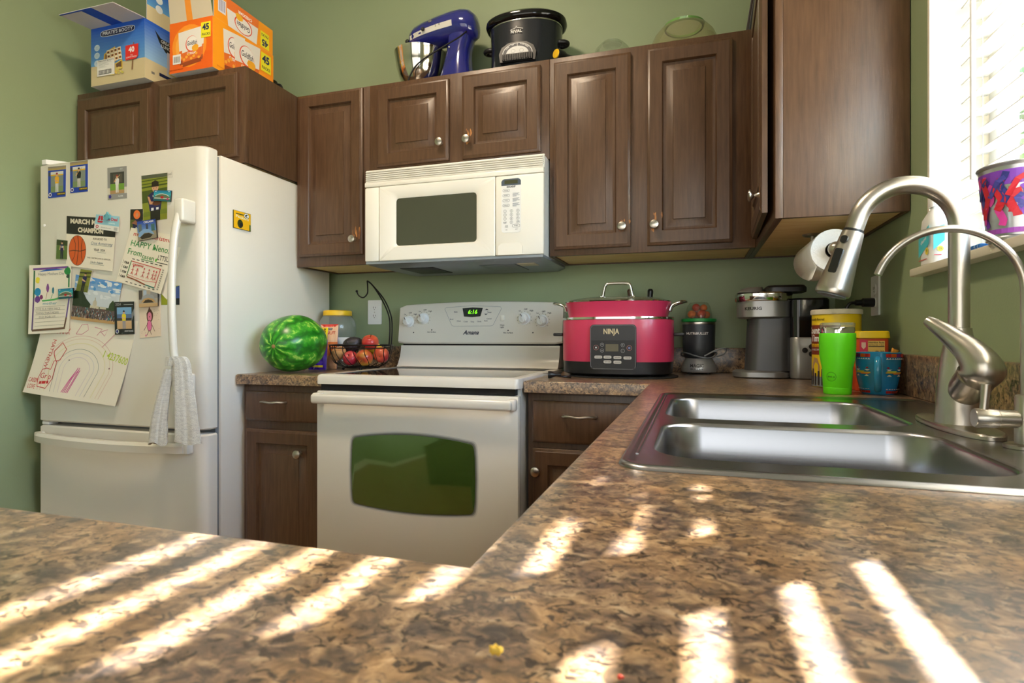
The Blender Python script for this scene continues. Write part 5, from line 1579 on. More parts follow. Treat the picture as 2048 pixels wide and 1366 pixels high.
a.poly([(0.34, 0.75), (0.36, 0.95), (0.62, 0.85), (0.60, 0.20), (0.46, 0.22)], C(176, 140, 96)).line([(0.40, 0.92), (0.34, 0.84), (0.38, 0.60), (0.42, 0.18), (0.60, 0.10)], 0.06, C(226, 194, 50), 1.9).rect(0.42, 0.20, 0.60, 0.5, C(120, 84, 56))
a.build('side_flap_print', bx)

# ---- orange cracker box
OX0, OX1, OY0, OY1, OZ1 = -2.046, -1.826, 1.832, 2.178, ZTT + 0.204
ob = thing('snack_box', 'orange cardboard cracker box with raised flaps beside the blue box', 'box', ((OX0 + OX1) / 2, 2.0, ZTT))
m = MB()
m.box(OX0, OX1, OY0, OY0 + tk, ZTT, OZ1); m.box(OX0, OX1, OY1 - tk, OY1, ZTT, OZ1)
m.box(OX0, OX0 + tk, OY0 + tk, OY1 - tk, ZTT, OZ1); m.box(OX1 - tk, OX1, OY0 + tk, OY1 - tk, ZTT, OZ1)
m.box(OX0 + tk, OX1 - tk, OY0 + tk, OY1 - tk, ZTT, ZTT + tk)
m.build('carton', mat('grey carton', C(204, 206, 210), 0.6), ob)
W_, H_, D_ = OX1 - OX0, OZ1 - ZTT, OY1 - OY0
ORA, ORB, YEL = C(236, 104, 20), C(248, 160, 30), C(236, 226, 40)
def pouch(a, au, x0, y0, x1, y1, big=True):
    w_, h_ = x1 - x0, y1 - y0
    P = lambda u, v: (x0 + u * w_, y0 + v * h_)
    a.poly([P(0.10, 0.02), P(0.92, 0.10), P(1.0, 0.98), P(0.04, 0.90)], C(232, 228, 222))
    a.poly([P(0.10, 0.02), P(0.92, 0.10), P(0.955, 0.50), P(0.075, 0.40)], C(226, 110, 40))
    a.poly([P(0.10, 0.02), P(0.92, 0.10), P(0.93, 0.22), P(0.095, 0.14)], C(150, 66, 30))
    a.disc(*P(0.50, 0.62), 0.27 * w_, 0.22 * h_, C(222, 76, 40), 24).disc(*P(0.515, 0.63), 0.25 * w_, 0.20 * h_, C(238, 234, 230), 24)
    a.text('Goldfish', *P(0.52, 0.64), 0.17 * h_, C(40, 36, 60), au, 0.015, wid=0.44 * w_, shear=0.1)
    a.disc(*P(0.66, 0.49), 0.15 * w_, 0.10 * h_, C(240, 170, 40), 14, 0.2)
    a.text('CHEDDAR', *P(0.50, 0.36), 0.085 * h_, C(246), au, 0.03, wid=0.42 * w_)
    for k in range(7):
        a.disc(*P(0.16 + 0.11 * k, 0.22 + 0.06 * (k % 3)), 0.06 * w_, 0.04 * h_, C(240, 168, 60), 10, 0.3)
def badge(a, au, x, y, w_, h_, flip=False):
    a.rect(x, y, x + w_, y + h_, YEL)
    rt = PI if flip else 0.0
    a.text('45', x + w_ / 2, y + h_ * (0.34 if flip else 0.66), h_ * 0.55, C(24, 40, 90), au, 0.04, rot=rt)
    a.text('PACKS', x + w_ / 2, y + h_ * (0.80 if flip else 0.20), h_ * 0.22, C(40, 70, 60), au, 0.02, rot=rt, wid=w_ * 0.8)
a = Art(lambda u, v, h: Vector((OX0 + u * W_, OY0 - h, ZTT + v * H_)), 0.0001, 0.00004)
au = W_ / H_
a.grad(0, 0, 1, 1, C(232, 96, 20), C(238, 110, 20), 3).disc(0.46, 0.50, 0.40, 0.42, C(246, 150, 40), 20).disc(0.46, 0.50, 0.32, 0.34, C(248, 172, 70), 20)
pouch(a, au, 0.18, 0.12, 0.82, 0.86)
pouch(a, au, 0.26, 0.08, 0.78, 0.80)
badge(a, au, 0.74, 0.60, 0.22, 0.30)
a.rect(0.08, 0.17, 0.27, 0.36, C(232))
for k in range(7):
    a.rect(0.105 + k * 0.021, 0.20, 0.105 + k * 0.021 + 0.010, 0.32, C(60))
a.text('BAKED SNACK CRACKERS', 0.16, 0.06, 0.03, C(150, 60, 20), au)
a.build('front_print', ob)
a = Art(lambda u, v, h: Vector((OX1 + h, OY0 + u * D_, ZTT + v * H_)), 0.0001, 0.00004)
au = D_ / H_
a.grad(0, 0, 1, 1, C(246, 140, 24), C(248, 158, 30), 3).poly([(0, 0), (0.30, 0), (0.30, 0.5), (0.2, 1.0), (0, 1)], C(248, 160, 24))
pouch(a, au, 0.14, 0.04, 0.50, 0.98)
pouch(a, au, 0.30, -0.0, 0.76, 0.98)
badge(a, au, 0.77, 0.52, 0.18, 0.40)
a.text('family snack pack', 0.14, 0.08, 0.04, C(214, 120, 30), au)
a.build('side_print', ob)
# flaps
m = MB()
fv = [Vector((OX0 + 0.001, OY0 + 0.0015, OZ1 + 0.0003)), Vector((OX1 - 0.001, OY0 + 0.0015, OZ1 + 0.0003)), Vector((OX1 - 0.012, OY0 - 0.016, OZ1 + 0.125)), Vector((OX0 + 0.006, OY0 - 0.016, OZ1 + 0.125))]
nn = Vector((0, 1, 0.12)).normalized() * 0.0025
m.loft([fv, [p + nn for p in fv]], True, True)
m.build('front_flap', mat('kraft carton inside', C(206, 194, 170), 0.7), ob)
a = Art(quadF(fv, Vector((0, -1, 0))), 0.0001, 0.0001)
a.rect(0.40, 0, 0.54, 1, C(240, 150, 50))
a.build('flap_stripe', ob)
MB().box(OX1 - 0.003, OX1, OY0 + 0.006, OY1 - 0.004, OZ1 + 0.0003, OZ1 + 0.112).build('side_flap', FLP, ob)
a = Art(lambda u, v, h: Vector((OX1 + h, OY0 + 0.006 + u * (D_ - 0.01), OZ1 + 0.0003 + v * 0.112)), 0.0001, 0.00004)
au = (D_ - 0.01) / 0.112
a.rect(0, 0, 1, 1, C(248, 158, 30)).poly([(0.22, 0.0), (0.70, 0.0), (0.74, 1), (0.18, 1)], C(232, 230, 228)).poly([(0.20, 0.62), (0.73, 0.66), (0.74, 1), (0.18, 1)], C(232, 120, 50))
a.disc(0.47, 0.36, 0.15, 0.32, C(222, 76, 40), 22).disc(0.47, 0.35, 0.135, 0.28, C(238, 234, 230), 22).text('Goldfish', 0.47, 0.34, 0.25, C(40, 36, 60), au, 0.015, rot=PI, wid=0.22).text('CHEDDAR', 0.50, 0.78, 0.16, C(246), au, 0.03, rot=PI, wid=0.24)
a.disc(0.40, 0.58, 0.06, 0.12, C(240, 180, 40), 12, 0.3)
badge(a, au, 0.77, 0.06, 0.16, 0.62, True)
a.rect(0.06, 0.30, 0.18, 0.80, C(226, 228, 240))
for k in range(5):
    a.rect(0.08 + k * 0.018, 0.36, 0.088 + k * 0.018, 0.76, C(120, 120, 160))
a.build('side_flap_print', ob)
# black round pot half hidden behind the cracker box
bp = thing('black_jug', 'black round jug half hidden behind the orange box', 'jug', (-1.955, 2.30, ZTT))
MB().lathe([(0.045, 0.0), (0.062, 0.02), (0.068, 0.05), (0.060, 0.085), (0.040, 0.105), (0.032, 0.120), (0.036, 0.150), (0.040, 0.155), (0.034, 0.154)], 28, (-1.955, 2.30, ZTT)).build('body', BLACK, bp)
MB().tube(bez([(-1.915, 2.30, ZTT + 0.135), (-1.885, 2.30, ZTT + 0.125), (-1.878, 2.30, ZTT + 0.085), (-1.893, 2.30, ZTT + 0.055)], 6), 0.007, 10).build('handle', BLACK, bp)

# ---- stand mixer (local frame: bowl towards -x, pedestal at +x)
NAVYB = mat('cobalt blue enamel', C(30, 34, 118), 0.14, coat=0.8)
mx = thing('stand_mixer', 'cobalt blue stand mixer with a steel bowl on the cabinets', 'mixer', (-1.066, 2.335, ZTT), R(-6))
def LB(m, name, mt, p):
    return m.build(name, mt, p, world=False)
m = MB()   # foot
m.loft([[Vector((-0.005 + a_ * k, b_ * k, z)) for a_, b_ in superell(0.165, 0.085, 3.0, 40)] for k, z in ((0.98, 0.0), (1.0, 0.006), (0.99, 0.018), (0.94, 0.026))], True, True)
LB(m, 'base', NAVYB, mx)
m = MB()   # pedestal column leaning slightly
secs = [(0.080, 0.085, 0.070, 0.024), (0.082, 0.072, 0.062, 0.06), (0.086, 0.058, 0.055, 0.11), (0.092, 0.052, 0.050, 0.16), (0.100, 0.056, 0.050, 0.20), (0.104, 0.060, 0.050, 0.225)]
m.loft([[Vector((cx + a_, b_, z)) for a_, b_ in superell(ax, by, 2.6, 36)] for cx, ax, by, z in secs], True, True)
LB(m, 'pedestal', NAVYB, mx)
MB().ball((0.070, -0.0525, 0.165), 0.005, seg=12, rg=8).build('hinge_pin', CHROME, mx, world=False)
m = MB()   # head: a bullet along x
hs = [(-0.148, 0.026, 0.030, 0.250), (-0.140, 0.042, 0.044, 0.252), (-0.115, 0.055, 0.054, 0.257), (-0.07, 0.062, 0.060, 0.262), (0.0, 0.066, 0.064, 0.268), (0.07, 0.068, 0.067, 0.272), (0.115, 0.068, 0.068, 0.270), (0.150, 0.062, 0.064, 0.264), (0.172, 0.045, 0.048, 0.256), (0.180, 0.022, 0.024, 0.250)]
m.loft([[Vector((x, ry * math.cos(t), cz + rz_ * math.sin(t))) for t in [2 * PI * k / 32 for k in range(32)]] for x, ry, rz_, cz in hs], True, True)
hd = LB(m, 'head', NAVYB, mx)
m = MB()   # chrome trim band along the head side and round the nose
for s_ in (-1,):
    pts = []
    for x, ry, rz_, cz in [(-0.13, 0.049, 0.049, 0.2545), (-0.10, 0.0575, 0.056, 0.2585), (-0.05, 0.0637, 0.061, 0.2635), (0.02, 0.067, 0.065, 0.269), (0.09, 0.068, 0.067, 0.2715)]:
        pts.append((x, ry, rz_, cz))
    ring0 = []
    for x, ry, rz_, cz in pts:
        t0, t1 = R(-172), R(-200)
        q = []
        for t in (R(-98 - 70), R(-98 - 62)):
            q.append(t)
        ring0.append([Vector((x, -(ry + 0.0012) * math.cos(t), cz + (rz_ + 0.0012) * math.sin(t))) for t in (R(-20), R(0))])
    m.loft([[r_[0], r_[1], r_[1] + Vector((0, 0.003, 0)), r_[0] + Vector((0, 0.003, 0))] for r_ in ring0], True, True)
LB(m, 'trim_band', mat('satin steel band', C(226, 224, 220), 0.4, 0.3), hd)
MB().lathe([(0.035, 0.0), (0.040, 0.010), (0.036, 0.030), (0.024, 0.034)], 28, (-0.098, 0, 0.190), M=None).build('beater_hub', CHROME, mx, world=False)
MB().ball((-0.050, -0.071, 0.259), 0.0085, seg=14, rg=9).build('speed_knob', BLACK, hd, world=False)
m = MB(); m.tube([(-0.146, 0, 0.250), (-0.160, -0.004, 0.240), (-0.168, -0.006, 0.252)], [0.008, 0.007, 0.006], 12); m.ball((-0.170, -0.007, 0.258), 0.011, seg=14, rg=9)
LB(m, 'attachment_knob', BLACK, hd)
A_ = Art(lambda u, v, h: Vector((u, -0.0695 - h, v)), 0.0, 0.0001)
A_.text('2', 0.012, 0.262, 0.012, C(40)).text('4', 0.030, 0.264, 0.012, C(40))
A_.build('speed_marks', hd, world=False)
MB().lathe([(0.009, 0.0), (0.008, 0.0015), (0.0, 0.002)], 16, (-0.020, -0.0615, 0.293), Matrix.Rotation(R(72), 3, 'X')).build('badge', CHROME, hd, world=False)
m = MB()
m.lathe([(0.036, 0.0285), (0.055, 0.034), (0.084, 0.078), (0.098, 0.130), (0.1035, 0.180), (0.1055, 0.184), (0.1065, 0.187), (0.1030, 0.1865), (0.1005, 0.180), (0.095, 0.130), (0.081, 0.081), (0.053, 0.038), (0.0, 0.036)], 44, (-0.104, -0.004, 0), sx=1.09, sy=1.09)
LB(m, 'bowl', mat('mirror steel bowl', C(206, 200, 190), 0.10, 1.0), mx)
cd = MB(); cd.tube(bez([(0.150, -0.040, 0.225), (0.135, -0.070, 0.190), (0.085, -0.100, 0.150), (0.0, -0.118, 0.108), (-0.055, -0.122, 0.075), (-0.085, -0.124, 0.030), (-0.092, -0.122, 0.004)], 8), 0.0032, 8)
LB(cd, 'power_cord', BLACK, mx)

# ---- slow cooker (oval, local frame)
sc = thing('slow_cooker', 'black oval slow cooker with a dial panel on the cabinets', 'slow cooker', (-0.672, 2.325, ZTT), R(4))
sa, sb = 0.150, 0.108
def ov(k, z, p=2.3, n=56):
    return [Vector((a_ * k, b_ * k, z)) for a_, b_ in superell(sa, sb, p, n)]
DARKB = mat('black cooker shell', C(30, 33, 40), 0.18, coat=0.3)
m = MB(); m.loft([ov(0.90, 0.0), ov(0.97, 0.006), ov(0.99, 0.03), ov(0.985, 0.10), ov(1.0, 0.185), ov(1.005, 0.196)], True, True); so = LB(m, 'shell', DARKB, sc)
m = MB(); m.loft([ov(1.012, 0.1962), ov(1.018, 0.199), ov(1.012, 0.202)], True, True); LB(m, 'rim_ring', CHROME, sc)
m = MB(); m.loft([ov(1.03, 0.2022), ov(1.10, 0.208), ov(1.13, 0.218), ov(1.12, 0.228), ov(1.04, 0.236), ov(0.98, 0.238)], True, True); LB(m, 'crock_rim', BLACKG, sc)
m = MB(); m.loft([ov(0.97, 0.2382), ov(0.90, 0.246), ov(0.6, 0.258), ov(0.2, 0.262)], True, True); lo = LB(m, 'lid', CLEARG, sc)
m = MB(); m.lathe([(0.010, 0.0), (0.010, 0.008), (0.022, 0.012), (0.022, 0.018), (0.0, 0.020)], 20, (0, 0, 0.2622)); LB(m, 'lid_knob', BLACK, lo)
for s_ in (-1, 1):
    m = MB(); m.tube([Vector((s_ * (sa * 0.99 + 0.026 * math.cos(t)), 0.020 * math.sin(t) - 0.01, 0.128 + 0.0)) for t in [2 * PI * k / 24 for k in range(24)]], 0.0095, 12, closed=True); LB(m, 'handle', BLACK, sc)
# control housing: arched panel and ribbed dial
fyc = -sb
m = MB()
hsx = [(-0.072, 0.028), (0.072, 0.028), (0.076, 0.06), (0.065, 0.086), (0.038, 0.102), (0.0, 0.107), (-0.038, 0.102), (-0.065, 0.086), (-0.076, 0.06)]
m.prism(hsx, lambda x, z, d: Vector((x - 0.012, d, z)), fyc + 0.02, fyc - 0.010)
ho = LB(m, 'control_housing', BLACK, sc)
Fp = lambda u, v, h: Vector((u - 0.012, fyc - 0.010 - h, v))
A_ = Art(Fp, 0.0002, 0.0001)
def fan(r0, r1, col, z0=0.058):
    pts = [(r1 * math.cos(t), z0 + r1 * 0.68 * math.sin(t)) for t in [PI * k / 16 for k in range(17)]] + [(r0 * math.cos(t), z0 + r0 * 0.68 * math.sin(t)) for t in [PI * (16 - k) / 16 for k in range(17)]]
    A_.poly(pts, col)
A_.poly([(0.062 * math.cos(t), 0.057 + 0.044 * math.sin(t)) for t in [PI * k / 18 for k in range(19)]], C(214))
A_.poly([(0.059 * math.cos(t), 0.058 + 0.041 * math.sin(t)) for t in [PI * k / 18 for k in range(19)]], C(60, 62, 70))
A_.poly([(0.046 * math.cos(t), 0.057 + 0.031 * math.sin(t)) for t in [PI * k / 18 for k in range(19)]], C(206))
A_.rect(-0.001, 0.088, 0.001, 0.099, C(214))
for x in (-0.017, 0.017):
    A_.line([(x + 0.008 * math.cos(t), 0.069 + 0.007 * math.sin(t)) for t in [2 * PI * k / 16 for k in range(17)]], 0.0008, C(90))
A_.text('LOW', -0.040, 0.083, 0.007, C(226), rot=R(35)).text('HIGH', 0.038, 0.084, 0.007, C(226), rot=R(-35)).text('WARM', 0.020, 0.093, 0.006, C(226), rot=R(-18)).text('OFF', -0.018, 0.093, 0.006, C(226), rot=R(18))
A_.build('dial_print', ho, world=False)
m = MB()
for k in range(17):
    x = -0.060 + k * 0.0070
    m.box(x - 0.012, x - 0.012 + 0.0042, fyc - 0.022, fyc - 0.0102, 0.032, 0.054, 0.001, 1)
m.box(-0.073, 0.049, fyc - 0.0185, fyc - 0.0102, 0.030, 0.056)
LB(m, 'ribbed_dial', BLACK, ho)
A_ = Art(lambda u, v, h: Vector((u, -math.sqrt(max(0, 1 - (abs(u) / sa) ** 2.3)) ** (2 / 2.0) ** 0 * sb * 1.0 - 0.004 - h, v)), 0.0, 0.0001)
A_.text('RIVAL', -0.018, 0.150, 0.017, C(214), bold=0.02, wid=0.046).line([(-0.044, 0.158), (-0.018, 0.166), (0.010, 0.159)], 0.0014, C(214)).disc(-0.018, 0.170, 0.002, 0.002, C(214), 8)
A_.build('brand_print', so, world=False)

# ---- small torch, glass ware and a dark tray further right
fl = thing('torch', 'small black torch with a yellow end beside the slow cooker', 'torch', (-0.505, 2.245, ZTT))
q_ = Vector((0.55, 0.8, 0.0)).normalized().to_track_quat('Z', 'Y').to_matrix()
p0 = Vector((-0.512, 2.186, ZTT + 0.0222))
MB().lathe([(0.0215, 0.0), (0.0220, 0.004), (0.0215, 0.03), (0.016, 0.045), (0.0155, 0.13), (0.0, 0.131)], 20, p0, q_).build('barrel', BLACK, fl)
MB().lathe([(0.0180, -0.0008), (0.0160, -0.004), (0.0, -0.006)], 18, p0, q_).build('lens', mat('yellow lens', C(226, 180, 30), 0.3), fl)
gd = thing('glass_dish', 'small clear glass dish upturned on the cabinets', 'dish', (-0.312, 2.300, ZTT))
MB().lathe([(0.078, 0.0), (0.080, 0.004), (0.076, 0.03), (0.066, 0.060), (0.050, 0.078), (0.040, 0.080), (0.0, 0.077)], 36, (-0.312, 2.30, ZTT), cap0=False).build('bowl', CLEARG, gd)
MB().lathe([(0.036, 0.0805), (0.038, 0.088), (0.035, 0.089), (0.0, 0.0885)], 28, (-0.312, 2.30, ZTT), cap0=False).build('foot_ring', CLEARG, gd)
gd = thing('glass_bowl', 'large pale amber glass bowl upturned on the cabinets', 'bowl', (-0.040, 2.310, ZTT))
MB().lathe([(0.132, 0.0), (0.135, 0.004), (0.128, 0.035), (0.110, 0.076), (0.090, 0.100), (0.078, 0.106), (0.0, 0.104)], 44, (-0.040, 2.31, ZTT), cap0=False).build('bowl', AMBERG, gd)
MB().lathe([(0.072, 0.1065), (0.076, 0.116), (0.072, 0.1175), (0.066, 0.116), (0.065, 0.1065)], 36, (-0.040, 2.31, ZTT), cap0=False, cap1=False).build('foot_ring', mat('green glass edge', C(120, 170, 90), 0.1, coat=0.5), gd)
tr_ = thing('serving_tray', 'dark narrow tray standing upright at the cabinet corner', 'tray', (0.200, 2.335, ZTT))
Mt = Matrix.Translation((0.178, 2.235, ZTT + 0.0005)) @ Matrix.Rotation(R(9), 4, 'Y')
MB().box(0, 0.010, 0, 0.20, 0, 0.26, 0.002).xf(Mt).build('panel', BLACK, tr_)
fr_ = MB()
for a0 in ((-0.008, 0.0105, 0, 0.018, 0, 0.26), (-0.008, 0.0105, 0.182, 0.20, 0, 0.26), (-0.008, 0.0105, 0.018, 0.182, 0.242, 0.26), (-0.008, 0.0105, 0.018, 0.182, 0.0, 0.018)):
    fr_.box(a0[0], a0[0] + 0.0078, *a0[2:], 0.001)
fr_.xf(Mt).build('rim', mat('dark walnut', C(52, 42, 38), 0.3), tr_)

# ================================================================== LEFT WORKTOP
CT2 = CT + 0.0004
wm = thing('watermelon', 'large striped green watermelon on the short worktop', 'watermelon', (-1.553, 1.975, CT2))
c0 = Vector((-1.553, 1.975, CT2 + 0.1172))
def mel(d):
    return 1 + 0.012 * math.sin(6 * math.atan2(d.x, d.z)) * (1 - d.y * d.y) - 0.02 * max(0, abs(d.y) - 0.93) * 10
m = MB()
Mw = Matrix.Rotation(R(8), 3, 'Z')
mm = MB().ball((0, 0, 0), 0.121, 0.150, 0.1150, 56, 36, fn=mel)
mo = mm.build('rind', melon_mat(), wm, world=False)
mo.location = c0 - wm.location
mo.rotation_euler = (R(4), 0, R(8))
MB().lathe([(0.008, 0.0), (0.006, 0.003), (0.003, 0.0045), (0.0, 0.0045)], 14, (0.0, -0.1485, 0.0), Matrix.Rotation(R(90), 3, 'X')).build('stem_scar', mat('dry stem', C(150, 120, 70), 0.8), mo, world=False)

jr = thing('plastic_jar', 'empty clear plastic jar with a yellow lid behind the watermelon', 'jar', (-1.606, 2.352, CT2))
jc = (-1.606, 2.352, CT2)
MB().lathe([(0.076, 0.0), (0.082, 0.006), (0.084, 0.05), (0.080, 0.06), (0.080, 0.145), (0.085, 0.155), (0.086, 0.19), (0.080, 0.222), (0.064, 0.244), (0.0600, 0.262)], 40, jc, cap1=False).build('body', CLEARP, jr)
MB().lathe([(0.064, 0.2425), (0.0655, 0.244), (0.0655, 0.264), (0.062, 0.267), (0.0, 0.267)], 40, jc, cap0=False).build('lid', mat('yellow lid plastic', C(236, 190, 28), 0.4), jr)
a = Art(cyl_F(jc[0], jc[1], lambda z: 0.0805, R(-90)), 0.0004, 0.0001)
a.rect(-0.01, CT2 + 0.062, 0.105, CT2 + 0.142, C(216, 214, 206), 16)
a.rect(-0.05, CT2 + 0.062, -0.01, CT2 + 0.142, C(226, 224, 220), 8)
a.text('NUTRITION', -0.03, CT2 + 0.132, 0.009, C(40))
for i in range(7):
    a.rect(-0.046, CT2 + 0.118 - i * 0.008, -0.014, CT2 + 0.122 - i * 0.008, C(120, 122, 140), 4)
a.build('label', jr)

def bag(name, label, x0, x1, y, z1, tilt, paint, cat='snack bag'):
    t = thing(name, label, cat, ((x0 + x1) / 2, y, CT2))
    w_, n = x1 - x0, 14
    def G(u, v, h):
        bul = 0.018 * math.sin(PI * min(1, max(0, u))) * math.sin(PI * min(1, max(0.0, v))) ** 0.6 if 0 < v < 1 else 0
        wr_ = 0.0012 * math.sin(u * 21 + v * 9) + 0.001 * math.sin(v * 31)
        return Vector((x0 + u * w_ + tilt * v * 0.0, y - bul - wr_ - h + tilt * v, CT2 + 0.0008 + v * (z1 - CT2)))
    def K(u, v, h):
        bul = 0.016 * math.sin(PI * u) * math.sin(PI * v) ** 0.6 if 0 < v < 1 else 0
        return Vector((x0 + u * w_, y + 0.002 + bul + tilt * v, CT2 + 0.0008 + v * (z1 - CT2)))
    m = MB()
    fr = [G(i / n, j / n, 0) for j in range(n + 1) for i in range(n + 1)]
    bk = [K(i / n, j / n, 0) for j in range(n + 1) for i in range(n + 1)]
    fs = []; N1 = (n + 1) ** 2
    for j in range(n):
        for i in range(n):
            q = (j * (n + 1) + i, j * (n + 1) + i + 1, (j + 1) * (n + 1) + i + 1, (j + 1) * (n + 1) + i)
            fs += [q, tuple(N1 + k for k in reversed(q))]
    bd = list(range(n + 1)) + [(j + 1) * (n + 1) - 1 for j in range(1, n + 1)] + [n * (n + 1) + i for i in range(n - 1, -1, -1)] + [j * (n + 1) for j in range(n - 1, 0, -1)]
    for i in range(len(bd)):
        fs.append((bd[(i + 1) % len(bd)], bd[i], N1 + bd[i], N1 + bd[(i + 1) % len(bd)]))
    m.add(fr + bk, fs)
    m.build('pouch', mat(name + ' foil', C(150, 120, 160), 0.25, 0.2), t)
    a = Art(G, 0.0012, 0.00008)
    paint(a, w_ / (z1 - CT2))
    a.build('print', t, INKG)
def paint1(a, au):
    a.rect(0, 0, 1, 0.60, C(76, 36, 150), 14, 14).rect(0, 0.56, 1, 0.66, C(130, 30, 60), 14, 3).rect(0, 0.64, 1, 1, C(240, 214, 24), 14, 8)
    a.text('FLAVOR', 0.55, 0.90, 0.13, C(50, 30, 20), au, 0.03, shear=0.2, wid=0.75, rot=R(10)).text('STAR', 0.55, 0.79, 0.16, C(60, 24, 20), au, 0.05, shear=0.2, wid=0.7, rot=R(10)).text('$2.00', 0.62, 0.68, 0.08, C(90, 80, 20), au, 0.02)
    a.text('TRAIL\nMIX', 0.62, 0.45, 0.10, C(226, 190, 40), au, 0.02).disc(0.16, 0.46, 0.12, 0.07, C(236, 110, 30), 14)
    for i in range(4):
        a.rect(0.22, 0.27 - i * 0.035, 0.85, 0.275 - i * 0.035, C(150, 120, 206), 6)
    a.rect(0.30, 0.06, 0.85, 0.11, C(226, 196, 40), 8)
    for p_ in ([(0.1, 0.6), (0.4, 0.52), (0.6, 0.44)], [(0.5, 0.62), (0.7, 0.54)], [(0.2, 0.35), (0.5, 0.30)], [(0.35, 0.02), (0.55, 0.2)]):
        a.line(p_, 0.012, C(206, 190, 226), au)
def paint2(a, au):
    a.rect(0, 0, 1, 1, C(236, 190, 150), 14, 14).rect(0, 0.94, 1, 1, C(206, 50, 40), 14).rect(0, 0.80, 0.40, 0.93, C(240, 90, 30), 8, 2).rect(0.34, 0.87, 0.72, 0.92, C(30, 28, 30), 6).text('KIRKLAND', 0.53, 0.895, 0.035, C(226), au, 0.01, wid=0.34).text('NUT', 0.66, 0.80, 0.10, C(206, 70, 40), au, 0.03).rect(0, 0.3, 1, 0.6, C(214, 120, 60), 14, 4)
bag('snack_bag', 'orange and peach nut bag behind the purple bag', -1.618, -1.528, 2.232, CT2 + 0.200, 0.012, paint2)
bag('snack_bag', 'purple and yellow foil snack bag beside the watermelon', -1.614, -1.524, 2.148, CT2 + 0.183, 0.014, paint1)
pd = MB().ball((-1.595, 2.09, CT2 + 0.0085), 0.010, 0.008, 0.0085, 12, 8).build('candy', mat('pink candy', C(226, 150, 140), 0.4))
tag(pd, 'tiny pink candy on the worktop under the watermelon', 'candy')

# ---- wire fruit basket with banana hook
bc = Vector((-1.388, 2.205, CT2))
fb = thing('fruit_basket', 'black wire fruit basket with a banana hook', 'basket', tuple(bc))
Rb, rb_, zb1 = 0.145, 0.080, 0.108
SQ = 0.70
circ = lambda r, z, n=48: [bc + Vector((r * math.cos(2 * PI * k / n), r * SQ * math.sin(2 * PI * k / n), z)) for k in range(n)]
MB().tube(circ(Rb, zb1), 0.0032, 8, closed=True).build('rim', WIRE, fb)
MB().tube(circ(Rb - 0.003, zb1 - 0.012), 0.0020, 8, closed=True).build('rim', WIRE, fb)
MB().tube(circ(rb_, 0.012), 0.0030, 8, closed=True).build('bottom_ring', WIRE, fb)
for k in range(18):
    t = 2 * PI * k / 18
    d_ = Vector((math.cos(t), SQ * math.sin(t), 0)); d2 = Vector((math.cos(t + 0.35), SQ * math.sin(t + 0.35), 0))
    MB().tube(bez([bc + d_ * Rb + Vector((0, 0, zb1)), bc + d_ * (Rb - 0.006) + Vector((0, 0, 0.075)), bc + (d_ * 0.5 + d2 * 0.5) * (Rb * 0.86) + Vector((0, 0, 0.035)), bc + d2 * rb_ + Vector((0, 0, 0.012))], 4), 0.0017, 6).build('rib', WIRE, fb)
for k in range(4):
    t = 2 * PI * k / 4 + 0.4
    MB().ball(bc + Vector((rb_ * math.cos(t), rb_ * SQ * math.sin(t), 0.0062)), 0.0062, seg=10, rg=8).build('foot', WIRE, fb)
MB().tube(bez([bc + Vector((-rb_, 0, 0.012)), bc + Vector((rb_, 0, 0.012))], 3), 0.0018, 6).build('floor_wire', WIRE, fb)
MB().tube(bez([bc + Vector((0, -rb_ * SQ, 0.012)), bc + Vector((0, rb_ * SQ, 0.012))], 3), 0.0018, 6).build('floor_wire', WIRE, fb)
for off in (0.0, 0.020):
    base = bc + Vector((0.095 + off * 1.1, 0.076 - off, zb1))
    pts = bez([base, base + Vector((0.004, 0.0, 0.07)), base + Vector((-0.004, 0.004, 0.13)), base + Vector((-0.035, 0.0, 0.200)), bc + Vector((0.012, 0.075, 0.385 - 0.01)), bc + Vector((-0.012, 0.070, 0.395))], 8)
    MB().tube(pts, 0.0032, 8).build('hook_stem', WIRE, fb)
tip = bc + Vector((-0.012, 0.070, 0.395))
MB().tube(bez([tip, tip + Vector((0.006, -0.006, -0.030)), tip + Vector((0.008, -0.012, -0.058)), tip + Vector((-0.010, -0.016, -0.076)), tip + Vector((-0.032, -0.018, -0.066)), tip + Vector((-0.042, -0.018, -0.048))], 7), 0.0030, 8).build('hook', WIRE, fb)
MB().ball(tip + Vector((-0.042, -0.018, -0.047)), 0.0058, seg=12, rg=8).build('hook_tip', WIRE, fb)

def apple_mat(n_, c1, c2, lo=0.38, hi=0.62):
    return mat(n_, c1, 0.3, noise=(14, c2, (1, 1, 0.5), lo, hi))
def apple(label, c, r, mt, tilt):
    t = thing('apple', label, 'apple', tuple(c), 0, 'apples in the wire basket')
    t.rotation_euler = tilt
    m = MB()
    pr = []
    for k in range(19):
        th = PI * k / 18
        rr = r * math.sin(th) * (1.0 + 0.05 * math.cos(th)); z = r * 0.92 * math.cos(th)
        if th < 0.75:
            z -= r * 0.28 * (1 - th / 0.75) ** 1.5
        if th > 2.6:
            z += r * 0.16 * ((th - 2.6) / (PI - 2.6)) ** 1.5
        pr.append((max(rr, 0.0), z))
    pr[0] = (0.0, pr[0][1]); pr[-1] = (0.0, pr[-1][1])
    m.lathe(list(reversed(pr)), 28)
    m.build('skin', mt, t, world=False)
    MB().tube([(0, 0, r * 0.62), (0.001, 0, r * 0.80), (0.003, 0.001, r * 1.02)], [0.0014, 0.0013, 0.0018], 6).build('stem', mat('brown stem', C(84, 60, 40), 0.8), t, world=False)
    return t
